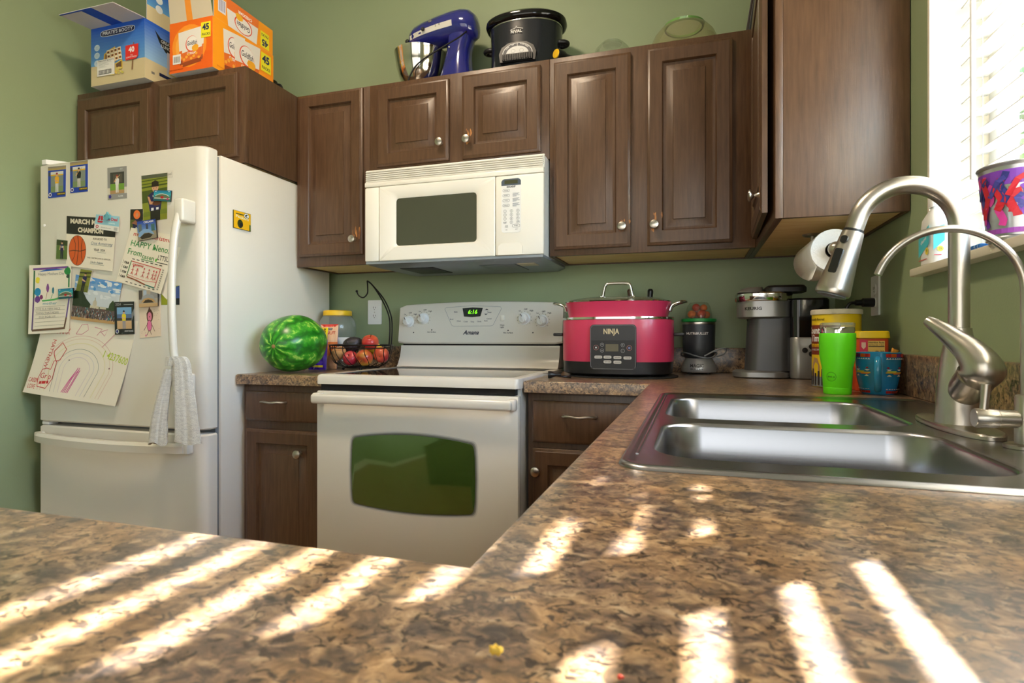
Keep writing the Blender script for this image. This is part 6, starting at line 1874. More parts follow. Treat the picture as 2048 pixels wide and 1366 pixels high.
A1 = apple_mat('red apple skin', C(176, 44, 44), C(206, 96, 60)); A2 = apple_mat('yellow red apple skin', C(206, 160, 62), C(190, 72, 50), 0.40, 0.58); A3 = apple_mat('crimson apple skin', C(168, 36, 54), C(196, 70, 70))
apple('apple with red and orange skin on top of the others', bc + Vector((0.044, 0.004, 0.120)), 0.036, A1, (R(20), R(14), 0))
apple('small crimson apple showing its side low in the basket', bc + Vector((-0.026, -0.040, 0.052)), 0.032, A3, (R(60), 0, R(10)))
apple('yellow apple with a red blush at the basket front', bc + Vector((0.042, -0.038, 0.055)), 0.036, A2, (R(120), R(10), 0))
apple('red apple at the right end of the basket', bc + Vector((0.094, 0.012, 0.066)), 0.034, A1, (R(110), R(-30), 0))
av = thing('avocado', 'dark purple avocado in the wire basket', 'avocado', tuple(bc + Vector((-0.046, 0.008, 0.110))))
av.rotation_euler = (R(20), R(62), R(30))
pr = []
for k in range(17):
    th = PI * k / 16
    pr.append((0.034 * math.sin(th) * (1 - 0.22 * math.cos(th)), 0.046 * math.cos(th)))
pr[0] = (0, pr[0][1]); pr[-1] = (0, pr[-1][1])
MB().lathe(list(reversed(pr)), 26).build('skin', mat('avocado skin', C(50, 44, 56), 0.45, noise=(60, C(34, 36, 30), (1, 1, 1), 0.4, 0.6), bump=(160, 0.6, 0.004, (1, 1, 1))), av, world=False)
MB().lathe([(0.0035, 0.0455), (0.003, 0.049), (0.0, 0.0492)], 10).build('stem_button', mat('brown stem', C(84, 60, 40), 0.8), av, world=False)
po = MB().ball((0, 0, 0), 0.037, 0.026, 0.026, 28, 18, fn=lambda d: 1 + 0.05 * math.sin(5 * d.x + 3 * d.z) + 0.04 * math.sin(7 * d.y + 2)).build('potato', mat('potato skin', C(206, 160, 104), 0.7, noise=(40, C(170, 120, 72), (1, 1, 1), 0.38, 0.62)))
po.location = bc + Vector((-0.076, -0.028, 0.050)); po.rotation_euler = (R(10), R(-38), R(12))
tag(po, 'tan potato leaning at the left of the wire basket', 'potato')
le = MB().ball((0, 0, 0), 0.038, 0.028, 0.028, 24, 14, fn=lambda d: 1 + 0.10 * max(0, abs(d.x) - 0.85) * 6).build('lemon', mat('lemon skin', C(226, 186, 40), 0.4, bump=(240, 0.4, 0.002, (1, 1, 1))))
le.location = bc + Vector((0.022, 0.062, 0.064)); le.rotation_euler = (0, R(10), R(20))
tag(le, 'yellow lemon behind the apples in the basket', 'lemon')

# outlet on the back wall
def outlet(name, label, F, parent_loc, cover=None):
    t = thing(name, label, 'outlet', parent_loc)
    m = MB(); m.prism(rrect(-0.0365, 0.0365, -0.0585, 0.0585, 0.004, 3), F, 0.0003, 0.0055); po_ = m.build('cover_plate', WPLA, t)
    for s_ in (-1, 1):
        m = MB(); m.prism([(0.0165 * math.copysign(abs(math.cos(q)) ** 0.6, math.cos(q)), s_ * 0.0195 + 0.0140 * math.copysign(abs(math.sin(q)) ** 0.6, math.sin(q))) for q in [2 * PI * k / 24 for k in range(24)]], F, 0.0056, 0.0070)
        r_ = m.build('receptacle', WPLA, t)
        for x, h_ in ((-0.006, 0.0045), (0.006, 0.0036)):
            MB().prism([(x - 0.001, s_ * 0.0195 + 0.003 - h_), (x + 0.001, s_ * 0.0195 + 0.003 - h_), (x + 0.001, s_ * 0.0195 + 0.003 + h_), (x - 0.001, s_ * 0.0195 + 0.003 + h_)], F, 0.0071, 0.0074).build('slot', DKGAP, r_)
        MB().prism([(0.002 * math.cos(q), s_ * 0.0195 - 0.007 + 0.002 * math.sin(q)) for q in [2 * PI * k / 10 for k in range(10)]], F, 0.0071, 0.0074).build('slot', DKGAP, r_)
    MB().prism([(0.0025 * math.cos(q), 0.0025 * math.sin(q)) for q in [2 * PI * k / 12 for k in range(12)]], F, 0.0056, 0.0066).build('screw', NICKEL, t)
    return t
outlet('wall_outlet', 'white duplex outlet on the back wall by the banana hook', lambda a_, b_, d: Vector((-1.482 + a_, YB - d, 1.178 + b_)), (-1.482, YB, 1.12))
# ================================================================== RIGHT WORKTOP
# ---- pink electric multi cooker
PINK = mat('raspberry enamel', C(196, 52, 88), 0.32, coat=0.25)
DKP = mat('charcoal plastic', C(34, 35, 38), 0.35)
nx_, ny_ = -0.272, 2.160
nj = thing('multi_cooker', 'raspberry pink electric cooker with a black control panel', 'cooker', (nx_, ny_, CT2))
def oval(k, z, a_=0.200, b_=0.148, p=2.7, n=60):
    return [Vector((nx_ + x * k, ny_ + y * k, CT2 + z)) for x, y in superell(a_, b_, p, n)]
m = MB(); m.loft([oval(0.90, 0.008), oval(0.975, 0.014), oval(0.99, 0.050), oval(0.99, 0.056)], True, True); m.build('base', BLACK, nj)
for sx_, sy_ in ((-1, -1), (1, -1), (-1, 1), (1, 1)):
    MB().lathe([(0.014, 0.004), (0.014, 0.0085)], 12, (nx_ + sx_ * 0.12, ny_ + sy_ * 0.085, CT2)).build('foot', RUBBER, nj)
m = MB(); m.loft([oval(0.995, 0.0562), oval(1.0, 0.060), oval(1.0, 0.200), oval(0.996, 0.204)], True, True); sh = m.build('shell', PINK, nj)
m = MB(); m.loft([oval(1.004, 0.2042), oval(1.006, 0.207), oval(1.002, 0.213), oval(0.96, 0.2135)], True, True); m.build('steel_rim', CHROME, nj)
m = MB(); m.loft([oval(0.895, 0.2137), oval(0.90, 0.222), oval(0.945, 0.262), oval(0.955, 0.268)], True, True); pt = m.build('pot', PINK, nj)
m = MB(); m.loft([oval(0.957, 0.2682), oval(0.960, 0.271), oval(0.93, 0.273)], True, True); m.build('lid_rim', CHROME, nj)
m = MB(); m.loft([oval(0.93, 0.2732), oval(0.80, 0.281), oval(0.55, 0.288), oval(0.2, 0.291)], False, True); lid = m.build('glass_lid', CLEARG, nj)
hz = CT2 + 0.286
m = MB()
m.tube(bez([(nx_ - 0.062, ny_ - 0.01, hz + 0.004), (nx_ - 0.054, ny_ - 0.01, hz + 0.010), (nx_ - 0.045, ny_ - 0.01, hz + 0.046), (nx_ - 0.030, ny_ - 0.01, hz + 0.054), (nx_ + 0.030, ny_ - 0.01, hz + 0.054), (nx_ + 0.045, ny_ - 0.01, hz + 0.046), (nx_ + 0.054, ny_ - 0.01, hz + 0.010), (nx_ + 0.062, ny_ - 0.01, hz + 0.004)], 6), 0.0052, 12)
m.build('lid_handle', CHROME, lid)
for s_ in (-1, 1):
    m = MB()
    X_ = lambda d, dy, z: (nx_ + s_ * d, ny_ + dy, CT2 + z)
    m.tube(bez([X_(0.186, -0.045, 0.236), X_(0.195, -0.040, 0.256), X_(0.226, -0.030, 0.268), X_(0.242, 0.0, 0.269), X_(0.226, 0.030, 0.268), X_(0.195, 0.040, 0.256), X_(0.186, 0.045, 0.236)], 6), 0.0050, 10)
    m.build('pot_handle', CHROME, pt)
    m = MB(); m.box(*sorted((nx_ + s_ * 0.200, nx_ + s_ * 0.236)), ny_ - 0.045, ny_ + 0.045, CT2 + 0.146, CT2 + 0.158, 0.004); m.build('side_grip', DKP, nj)
fy0 = ny_ - 0.148
cx_ = nx_ + 0.002
m = MB(); m.prism(rrect(cx_ - 0.079, cx_ + 0.079, CT2 + 0.030, CT2 + 0.186, 0.014, 5), lambda a_, b_, d: Vector((a_, d, b_)), fy0 + 0.02, fy0 - 0.007); cpn = m.build('control_panel', DKP, nj)
a = Art(lambda u, v, h: Vector((cx_ + u, fy0 - 0.007 - h, CT2 + v)), 0.0002, 0.0001)
CRM = C(206, 190, 150)
a.line([(x - cx_, y) for x, y in rrect(cx_ - 0.0765, cx_ + 0.0765, 0.0325, 0.1835, 0.0125, 5)] + [(0.0765, 0.17)], 0.0012, C(120))
a.text('NINJA', -0.006, 0.161, 0.025, CRM, bold=0.03, wid=0.054)
a.rect(-0.074, 0.0338, 0.074, 0.131, C(28, 29, 31))
a.rect(-0.025, 0.093, 0.019, 0.118, C(96, 90, 70))
def circ_(x, z, r, col, wd=0.0009):
    a.line([(x + r * math.cos(t), z + r * math.sin(t)) for t in [2 * PI * k / 20 for k in range(21)]], wd, col)
circ_(-0.058, 0.106, 0.0085, C(190, 120, 110)); circ_(0.056, 0.105, 0.0085, C(190, 120, 110)); a.disc(-0.058, 0.106, 0.003, 0.003, C(200)); a.disc(0.056, 0.105, 0.004, 0.004, C(110, 120, 170))
for x, z, t in ((-0.037, 0.116, '^'), (-0.037, 0.096, 'v'), (0.034, 0.115, '+'), (0.034, 0.095, '-')):
    circ_(x, z, 0.006, C(170)); a.text(t, x, z, 0.008, C(190))
for x, z, t in ((-0.050, 0.073, 'SLOW COOK'), (-0.018, 0.073, 'STEW'), (0.016, 0.072, 'SAUTE'), (0.050, 0.071, 'STEAM'), (-0.018, 0.057, 'KEEP WARM'), (0.016, 0.056, 'BAKE')):
    a.poly([(x + 0.0135 * math.copysign(abs(math.cos(q)) ** 0.45, math.cos(q)), z + 0.0052 * math.copysign(abs(math.sin(q)) ** 0.45, math.sin(q))) for q in [2 * PI * k / 28 for k in range(28)]], C(190, 186, 178))
    a.text(t, x, z, 0.0042, C(60), wid=0.019)
a.build('panel_print', cpn)
tv = MB().loft([[Vector((nx_ + 0.02 + x * k, ny_ - 0.005 + y * k, CT2 + z)) for x, y in superell(0.195, 0.165, 2.6, 48)] for k, z in ((0.99, 0.0), (1.0, 0.001), (1.0, 0.003), (0.98, 0.004))], True, True).build('heat_mat', RUBBER)
tag(tv, 'flat black mat under the pink cooker', 'mat')
# its unplugged flex in front
pc = thing('power_cord', 'black unplugged two pin power cord lying by the range', 'cord', (-0.46, 1.97, CT2))
MB().tube(bez([(-0.452, 1.943, CT2 + 0.010), (-0.425, 1.950, CT2 + 0.006), (-0.412, 1.975, CT2 + 0.0040), (-0.440, 2.005, CT2 + 0.0040), (-0.485, 2.050, CT2 + 0.0040), (-0.502, 2.13, CT2 + 0.0040), (-0.505, 2.25, CT2 + 0.0040)], 7), 0.0035, 8).build('flex', BLACK, pc)
q_ = Vector((-1, -0.15, 0.0)).normalized().to_track_quat('Z', 'Y').to_matrix()
MB().lathe([(0.0045, -0.030), (0.0060, -0.012), (0.0085, -0.004), (0.0125, 0.004), (0.0130, 0.014), (0.0, 0.0145)], 14, (-0.468, 1.940, CT2 + 0.0132), q_, sx=1.0, sy=1.0).build('plug', BLACK, pc)
for dz in (-0.005, 0.005):
    MB().box(-0.500, -0.4826, 1.9335, 1.9365, CT2 + 0.0132 + dz - 0.0008, CT2 + 0.0132 + dz + 0.0008).build('prong', CHROME, pc)
# pale board standing behind the cooker and a can opener whose handles show above the lid
bd_ = MB().box(-0.528, -0.300, 2.392, 2.402, CT2, CT2 + 0.195, 0.003).build('cutting_board', mat('pale grey board', C(190, 192, 192), 0.4))
tag(bd_, 'pale grey cutting board standing behind the pink cooker', 'board')
co = thing('can_opener', 'steel can opener with black grips standing behind the cooker lid', 'can opener', (-0.215, 2.405, CT2))
MB().tube(bez([(-0.222, 2.405, CT2 + 0.005), (-0.225, 2.408, CT2 + 0.15), (-0.250, 2.410, CT2 + 0.26), (-0.252, 2.410, CT2 + 0.330)], 6), 0.009, 12, flat=0.6).build('steel_arm', CHROME, co)
MB().tube(bez([(-0.208, 2.405, CT2 + 0.005), (-0.205, 2.408, CT2 + 0.15), (-0.185, 2.410, CT2 + 0.26), (-0.178, 2.410, CT2 + 0.300)], 6), 0.009, 12, flat=0.6).build('steel_arm', CHROME, co)
MB().tube(bez([(-0.180, 2.410, CT2 + 0.286), (-0.174, 2.410, CT2 + 0.310), (-0.173, 2.410, CT2 + 0.338)], 5), [0.0115] * 9 + [0.0105, 0.007], 14).build('grip', BLACK, co)
MB().tube(bez([(-0.252, 2.410, CT2 + 0.300), (-0.252, 2.409, CT2 + 0.318), (-0.256, 2.408, CT2 + 0.340)], 5), [0.012] * 9 + [0.010, 0.006], 14).build('grip', mat('brown grip', C(86, 62, 48), 0.3), co)
MB().lathe([(0.016, 0.0), (0.016, 0.006), (0.0, 0.0065)], 18, (-0.215, 2.398, CT2 + 0.05), Matrix.Rotation(R(90), 3, 'X')).build('cutting_wheel', CHROME, co)

# ---- small blender with an upturned cup of tomatoes
bx_, by_ = 0.014, 2.388
bn = thing('blender', 'dark grey bullet blender with a green ring and clear cup', 'blender', (bx_, by_, CT2))
for k in range(4):
    t = PI / 4 + k * PI / 2
    MB().lathe([(0.008, 0.0), (0.008, 0.006), (0.0, 0.0062)], 10, (bx_ + 0.048 * math.cos(t), by_ + 0.048 * math.sin(t), CT2)).build('foot', RUBBER, bn)
MB().lathe([(0.064, 0.0065), (0.0665, 0.010), (0.066, 0.024), (0.060, 0.040), (0.052, 0.056), (0.050, 0.060)], 40, (bx_, by_, CT2)).build('base', mat('silver plastic', C(176, 178, 180), 0.3, 0.5), bn)
bb_ = MB().lathe([(0.050, 0.0602), (0.057, 0.068), (0.0605, 0.10), (0.0620, 0.190), (0.0620, 0.1915)], 44, (bx_, by_, CT2)).build('motor_body', mat('graphite plastic', C(58, 62, 68), 0.35, 0.3), bn)
MB().lathe([(0.0622, 0.1918), (0.0625, 0.194), (0.0622, 0.200)], 44, (bx_, by_, CT2)).build('silver_band', NICKEL, bn)
MB().lathe([(0.0600, 0.2003), (0.0660, 0.203), (0.0660, 0.213), (0.063, 0.2145)], 44, (bx_, by_, CT2)).build('blade_ring', mat('green plastic ring', C(24, 134, 62), 0.4), bn)
MB().lathe([(0.051, 0.2148), (0.049, 0.235), (0.043, 0.262), (0.034, 0.277), (0.0, 0.280)], 40, (bx_, by_, CT2), cap0=False).build('cup', CLEARG, bn)
a = Art(cyl_F(bx_, by_, lambda z: 0.0618, R(-97)), 0.0009, 0.0001)
a.text('NUTRiBULLET', 0.0, CT2 + 0.156, 0.0125, C(226), bold=0.02, wid=0.086)
a.build('brand_print', bn)
a = Art(cyl_F(bx_, by_, lambda z: 0.066 - max(0, (z - CT2 - 0.024)) * 0.42, R(-97)), 0.0010, 0.0001)
a.text('MAGIC', 0.0, CT2 + 0.032, 0.017, C(60, 62, 66), bold=0.02, wid=0.050).text('BULLET', 0.0, CT2 + 0.019, 0.009, C(60, 62, 66), bold=0.01, wid=0.046)
a.build('base_print', bn)
cdp = []
for k in range(64):
    t = R(150) + 2 * PI * 1.9 * k / 63
    cdp.append(Vector((bx_ + (0.066 + 0.004 * math.sin(3 * t)) * math.cos(t), by_ + 0.060 * math.sin(t), CT2 + 0.072 + 0.010 * math.sin(2 * t + 0.5))))
MB().tube(cdp, 0.0030, 7).build('cord', GREYPL, bn)
MB().tube(bez([(bx_ + 0.02, by_ - 0.064, CT2 + 0.070), (bx_ + 0.066, by_ - 0.050, CT2 + 0.094), (bx_ + 0.098, by_ - 0.02, CT2 + 0.098), (bx_ + 0.094, by_ - 0.01, CT2 + 0.080), (bx_ + 0.064, by_ - 0.036, CT2 + 0.068)], 6), 0.0030, 7).build('cord', GREYPL, bn)
tz = CT2 + 0.2152
TOMR, TOMO = mat('red tomato', C(196, 50, 24), 0.2), mat('orange tomato', C(226, 104, 30), 0.2)
for i, (dx, dy, dz, r_, mt, lb) in enumerate(((-0.026, -0.010, 0.0165, 0.0165, TOMO, 'orange cherry tomato low at the left of the clear cup'), (0.010, -0.026, 0.0170, 0.0170, TOMR, 'red cherry tomato low at the front of the clear cup'), (0.028, 0.010, 0.0150, 0.0150, TOMO, 'orange cherry tomato low at the right of the clear cup'), (-0.006, 0.024, 0.0165, 0.0165, TOMR, 'red cherry tomato at the back of the clear cup'), (-0.010, -0.004, 0.0435, 0.0155, TOMR, 'red cherry tomato topping the left of the pile'), (0.018, 0.001, 0.0420, 0.0140, TOMO, 'orange cherry tomato topping the right of the pile'))):
    t_ = thing('cherry_tomato', lb, 'tomato', (bx_ + dx, by_ + dy, tz + dz), 0, 'cherry tomatoes in the blender cup')
    MB().ball((0, 0, 0), r_, r_, r_ * 0.95, 18, 12).build('skin', mt, t_, world=False)
    MB().lathe([(0.003, r_ * 0.93), (0.002, r_ * 0.98), (0.0, r_ * 0.98)], 8).build('stem_scar', mat('dry stem', C(150, 120, 70), 0.8), t_, world=False)

# ---- pod coffee maker
SILV = mat('silver coffee plastic', C(152, 152, 152), 0.32, 0.7)
SILD = mat('dark silver plastic', C(84, 85, 88), 0.38, 0.5)
KX, KY = 0.285, 2.215
km = thing('coffee_maker', 'silver and black pod coffee maker at the worktop corner', 'coffee maker', (KX, KY, CT2))
def rr(x0, x1, y0, y1, r, z, ins_=0.0):
    r = min(r, (x1 - x0) * 0.49, (y1 - y0) * 0.49)
    return [Vector((a_, b_, z)) for a_, b_ in rrect(x0 + ins_, x1 - ins_, y0 + ins_, y1 - ins_, max(r - ins_, 0.002), 8)]
m = MB(); m.loft([rr(0.128, 0.316, 2.148, 2.282, 0.060, CT2 + 0.0, 0.006), rr(0.128, 0.316, 2.148, 2.282, 0.060, CT2 + 0.004), rr(0.128, 0.316, 2.148, 2.282, 0.060, CT2 + 0.020), rr(0.128, 0.316, 2.148, 2.282, 0.060, CT2 + 0.026, 0.008)], True, True); m.build('drip_tray', SILV, km)
m = MB(); m.loft([rr(0.168, 0.325, 2.160, 2.270, 0.045, CT2 + 0.0262), rr(0.178, 0.325, 2.160, 2.270, 0.045, CT2 + 0.21)], True, True); m.build('column', SILD, km)
m = MB(); m.loft([rr(0.308, 0.432, 2.150, 2.282, 0.030, CT2 + 0.002, 0.003), rr(0.308, 0.432, 2.150, 2.282, 0.030, CT2 + 0.016), rr(0.308, 0.432, 2.150, 2.282, 0.030, CT2 + 0.138), rr(0.308, 0.432, 2.150, 2.282, 0.030, CT2 + 0.142, 0.003)], True, True); bo_ = m.build('side_body', SILV, km)
m = MB(); m.loft([rr(0.309, 0.431, 2.153, 2.280, 0.028, CT2 + 0.1424), rr(0.309, 0.431, 2.153, 2.280, 0.028, CT2 + 0.268), rr(0.309, 0.431, 2.153, 2.280, 0.028, CT2 + 0.274, 0.005)], True, True); m.build('water_tank', BLACKG, km)
# brew head: rounded drum facing the room's left, handle band and black cap
m = MB(); m.loft([rr(0.142, 0.318, 2.142, 2.286, 0.066, CT2 + 0.206, 0.012), rr(0.142, 0.318, 2.142, 2.286, 0.066, CT2 + 0.212), rr(0.142, 0.318, 2.142, 2.286, 0.066, CT2 + 0.266)], True, True); he = m.build('brew_head', SILV, km)
m = MB(); m.loft([rr(0.137, 0.322, 2.137, 2.290, 0.070, CT2 + 0.2662), rr(0.135, 0.322, 2.135, 2.292, 0.072, CT2 + 0.270), rr(0.135, 0.322, 2.135, 2.292, 0.072, CT2 + 0.292), rr(0.140, 0.320, 2.140, 2.288, 0.070, CT2 + 0.297)], True, True); m.build('handle_band', CHROME, km)
m = MB(); m.loft([rr(0.226, 0.362, 2.150, 2.284, 0.030, CT2 + 0.2972), rr(0.230, 0.362, 2.150, 2.284, 0.030, CT2 + 0.312), rr(0.240, 0.356, 2.158, 2.276, 0.026, CT2 + 0.320)], True, True); m.build('lid_cap', BLACK, km)
MB().lathe([(0.022, CT2 + 0.196), (0.026, CT2 + 0.2055)], 20, (0.200, 2.214, 0)).build('spout', BLACK, km)
ag = R(-125)
def kF(u, v, h):
    # along the rounded room side corner of the drum
    ax_, ay_ = 0.142 + 0.066, 2.142 + 0.066
    t = ag + u / 0.066
    if t > R(-90):
        return Vector((ax_ + (t - R(-90)) * 0.066, ay_ - 0.066 - h, v))
    return Vector((ax_ + (0.066 + h) * math.cos(t), ay_ + (0.066 + h) * math.sin(t), v))
a = Art(kF, 0.0006, 0.0001)
a.text('KEURIG', 0.022, CT2 + 0.240, 0.015, C(24), bold=0.03, wid=0.056)
a.build('brand_print', he)
for dx, z in ((0.032, 0.098), (0.052, 0.110), (0.052, 0.086)):
    MB().lathe([(0.0088, 0.0), (0.0088, 0.0015), (0.0, 0.002)], 20, (0.320 + dx, 2.1497, CT2 + z), Matrix.Rotation(R(90), 3, 'X')).build('button', BLACK, bo_)

m = MB(); m.loft([rr(0.142, 0.2255, 2.142, 2.286, 0.066, CT2 + 0.2972), rr(0.152, 0.2255, 2.152, 2.276, 0.058, CT2 + 0.309), rr(0.172, 0.2250, 2.165, 2.262, 0.04, CT2 + 0.316)], True, True); m.build('silver_dome', SILV, km)

# ---- tall drink mix can
GRN_T = mat('lime green powder coat', C(96, 222, 14), 0.42)
c1 = (0.386, 1.862)
cn = thing('drink_can', 'tall yellow and brown drink mix can behind the green tumbler', 'can', (c1[0], c1[1], CT2))
MB().lathe([(0.060, 0.0), (0.0625, 0.002), (0.0625, 0.206)], 48, (*c1, CT2)).build('can', mat('yellow can', C(226, 194, 24), 0.4), cn)
MB().lathe([(0.0655, 0.2063), (0.0660, 0.209), (0.0660, 0.218), (0.063, 0.2205), (0.0, 0.2205)], 48, (*c1, CT2)).build('lid', mat('cream plastic lid', C(214, 206, 186), 0.4), cn)
a = Art(cyl_F(*c1, lambda z: 0.0625, R(-102)), 0.0003, 0.0001)
a.rect(-0.10, CT2 + 0.092, 0.012, CT2 + 0.176, C(122, 50, 26), 18).rect(-0.10, CT2 + 0.002, 0.02, CT2 + 0.03, C(120, 124, 130), 18)
a.text('Country', -0.062, CT2 + 0.160, 0.026, C(232), bold=0.03, wid=0.070).text('Time', -0.058, CT2 + 0.138, 0.026, C(232), bold=0.03, wid=0.050).text('lemonade', -0.054, CT2 + 0.120, 0.018, C(236, 190, 30), bold=0.02, wid=0.062)
a.text('FLAVORED DRINK MIX', -0.056, CT2 + 0.106, 0.007, C(206), wid=0.05).text('naturally flavored', -0.055, CT2 + 0.192, 0.010, C(90, 70, 20), wid=0.05)
a.poly([(-0.072, CT2 + 0.004), (-0.048, CT2 + 0.004), (-0.044, CT2 + 0.060), (-0.052, CT2 + 0.082), (-0.066, CT2 + 0.084), (-0.074, CT2 + 0.060)], C(176, 140, 100))
for i in range(8):
    a.rect(-0.098 + i * 0.012, CT2 + 0.006, -0.092 + i * 0.012, CT2 + 0.040 + 0.006 * (i % 3), C(44, 40, 40), 2)
a.rect(0.02, CT2 + 0.050, 0.09, CT2 + 0.06, C(60, 50, 20), 8).rect(-0.0, CT2 + 0.002, 0.09, CT2 + 0.036, C(30, 28, 30), 12).rect(0.0, CT2 + 0.036, 0.09, CT2 + 0.052, C(206, 70, 30), 12)
a.build('label_print', cn)

# ---- lime tumbler
tb = thing('tumbler', 'lime green steel tumbler with a clear lid by the sink', 'tumbler', (0.340, 1.628, CT2))
tc_ = (0.340, 1.628, CT2)
MB().lathe([(0.030, 0.0), (0.0315, 0.002), (0.0322, 0.0165), (0.0318, 0.0170), (0.0322, 0.0176), (0.0345, 0.065), (0.0400, 0.094), (0.0412, 0.130), (0.0408, 0.150), (0.0400, 0.1515)], 48, tc_).build('cup', GRN_T, tb)
MB().lathe([(0.0385, 0.1518), (0.0385, 0.164), (0.0375, 0.1665)], 44, tc_, cap0=False, cap1=False).build('steel_lip', CHROME, tb)
MB().lathe([(0.0380, 0.1668), (0.0392, 0.168), (0.0392, 0.176), (0.035, 0.178), (0.033, 0.172), (0.0, 0.171)], 44, tc_, cap0=False).build('lid', CLEARP, tb)
a = Art(cyl_F(tc_[0], tc_[1], lambda z: 0.0322 + max(0, min(1, (z - CT2 - 0.0176) / 0.0474)) * 0.0023, R(-125)), 0.0005, 0.0001)
a.line([(0.0 + 0.011 * math.cos(t), CT2 + 0.044 + 0.011 * math.sin(t)) for t in [2 * PI * k / 28 for k in range(29)]], 0.0008, C(40, 104, 20)).text('drink up', 0.0, CT2 + 0.044, 0.006, C(40, 104, 20), wid=0.017)
a.build('logo_print', tb)

# ---- square red and yellow canister
q1 = (0.443, 1.762)
cq = thing('canister', 'red and orange drink canister with a yellow lid behind the mug', 'canister', (q1[0], q1[1], CT2))
def sq(h_, r, z):
    return [Vector((q1[0] + a_, q1[1] + b_, CT2 + z)) for a_, b_ in rrect(-h_, h_, -h_ * 0.9, h_ * 0.9, r, 6)]
m = MB(); m.loft([sq(0.037, 0.012, 0.0), sq(0.039, 0.013, 0.003), sq(0.039, 0.013, 0.138)], True, True); m.build('body', mat('orange red canister', C(214, 74, 30), 0.4), cq)
m = MB(); m.loft([sq(0.0405, 0.014, 0.1383), sq(0.0425, 0.015, 0.140), sq(0.0415, 0.015, 0.150), sq(0.0410, 0.015, 0.156), sq(0.038, 0.013, 0.158)], True, True); m.build('lid', mat('yellow canister lid', C(236, 200, 16), 0.35), cq)
yf = q1[1] - 0.039 * 0.9
a = Art(lambda u, v, h: Vector((q1[0] + u, yf - h, CT2 + v)), 0.0002, 0.0001)
a.rect(-0.030, 0.006, -0.012, 0.134, C(214, 40, 80)).poly([(-0.026, 0.128), (-0.016, 0.128), (-0.016, 0.116), (-0.021, 0.110), (-0.026, 0.116)], C(226, 190, 170)).disc(-0.018, 0.098, 0.010, 0.006, C(236, 200, 40))
a.rect(-0.011, 0.006, 0.0275, 0.132, C(226, 186, 90)).text('Nutrition Facts', 0.008, 0.1275, 0.0062, C(30, 24, 20), bold=0.02, wid=0.036).rect(-0.010, 0.1165, 0.0265, 0.1185, C(30, 24, 20))
a.text('Serving size 1 tbsp', 0.008, 0.1215, 0.0038, C(30, 24, 20), wid=0.035).text('Calories', -0.004, 0.103, 0.0045, C(30, 24, 20)).text('50 150', 0.016, 0.1035, 0.0072, C(30, 24, 20), bold=0.03, wid=0.020)
for i in range(10):
    a.rect(-0.010, 0.094 - i * 0.008, 0.0265, 0.0946 - i * 0.008, C(90, 70, 30))
a.build('label_print', cq)

# ---- blue patterned mug
mc = (0.437, 1.660)
mg = thing('coffee_mug', 'blue ceramic mug with a woven pattern band by the backsplash', 'mug', (mc[0], mc[1], CT2))
MUGB = mat('blue mug glaze', C(36, 136, 196), 0.18, coat=0.4, noise=(18, C(30, 126, 160), (1, 1, 1), 0.4, 0.65))
prf = [(0.034, 0.0), (0.036, 0.002), (0.040, 0.012), (0.046, 0.040), (0.0495, 0.075), (0.0505, 0.100), (0.0510, 0.103), (0.0495, 0.1040), (0.0475, 0.102), (0.0460, 0.075), (0.042, 0.040), (0.035, 0.012), (0.0, 0.010)]
MB().lathe(prf, 52, (*mc, CT2)).build('cup', MUGB, mg)
va = math.atan2(-mc[1], -mc[0])
vd = Vector((math.cos(va), math.sin(va), 0))
H0 = Vector((mc[0], mc[1], CT2))
MB().tube(bez([H0 + vd * 0.047 + Vector((0, 0, 0.084)), H0 + vd * 0.062 + Vector((0, 0, 0.090)), H0 + vd * 0.076 + Vector((0, 0, 0.080)), H0 + vd * 0.080 + Vector((0, 0, 0.056)), H0 + vd * 0.070 + Vector((0, 0, 0.030)), H0 + vd * 0.054 + Vector((0, 0, 0.014)), H0 + vd * 0.040 + Vector((0, 0, 0.016))], 6), 0.0078, 14, flat=0.8).build('handle', MUGB, mg)
def mr(z):
    z -= CT2
    pts = [(0.002, 0.036), (0.012, 0.040), (0.040, 0.046), (0.075, 0.0495), (0.100, 0.0505)]
    for (z0, r0), (z1, r1) in zip(pts, pts[1:]):
        if z <= z1:
            return r0 + (r1 - r0) * (z - z0) / (z1 - z0)
    return 0.0505
a = Art(cyl_F(mc[0], mc[1], mr, va), 0.0004, 0.00008)
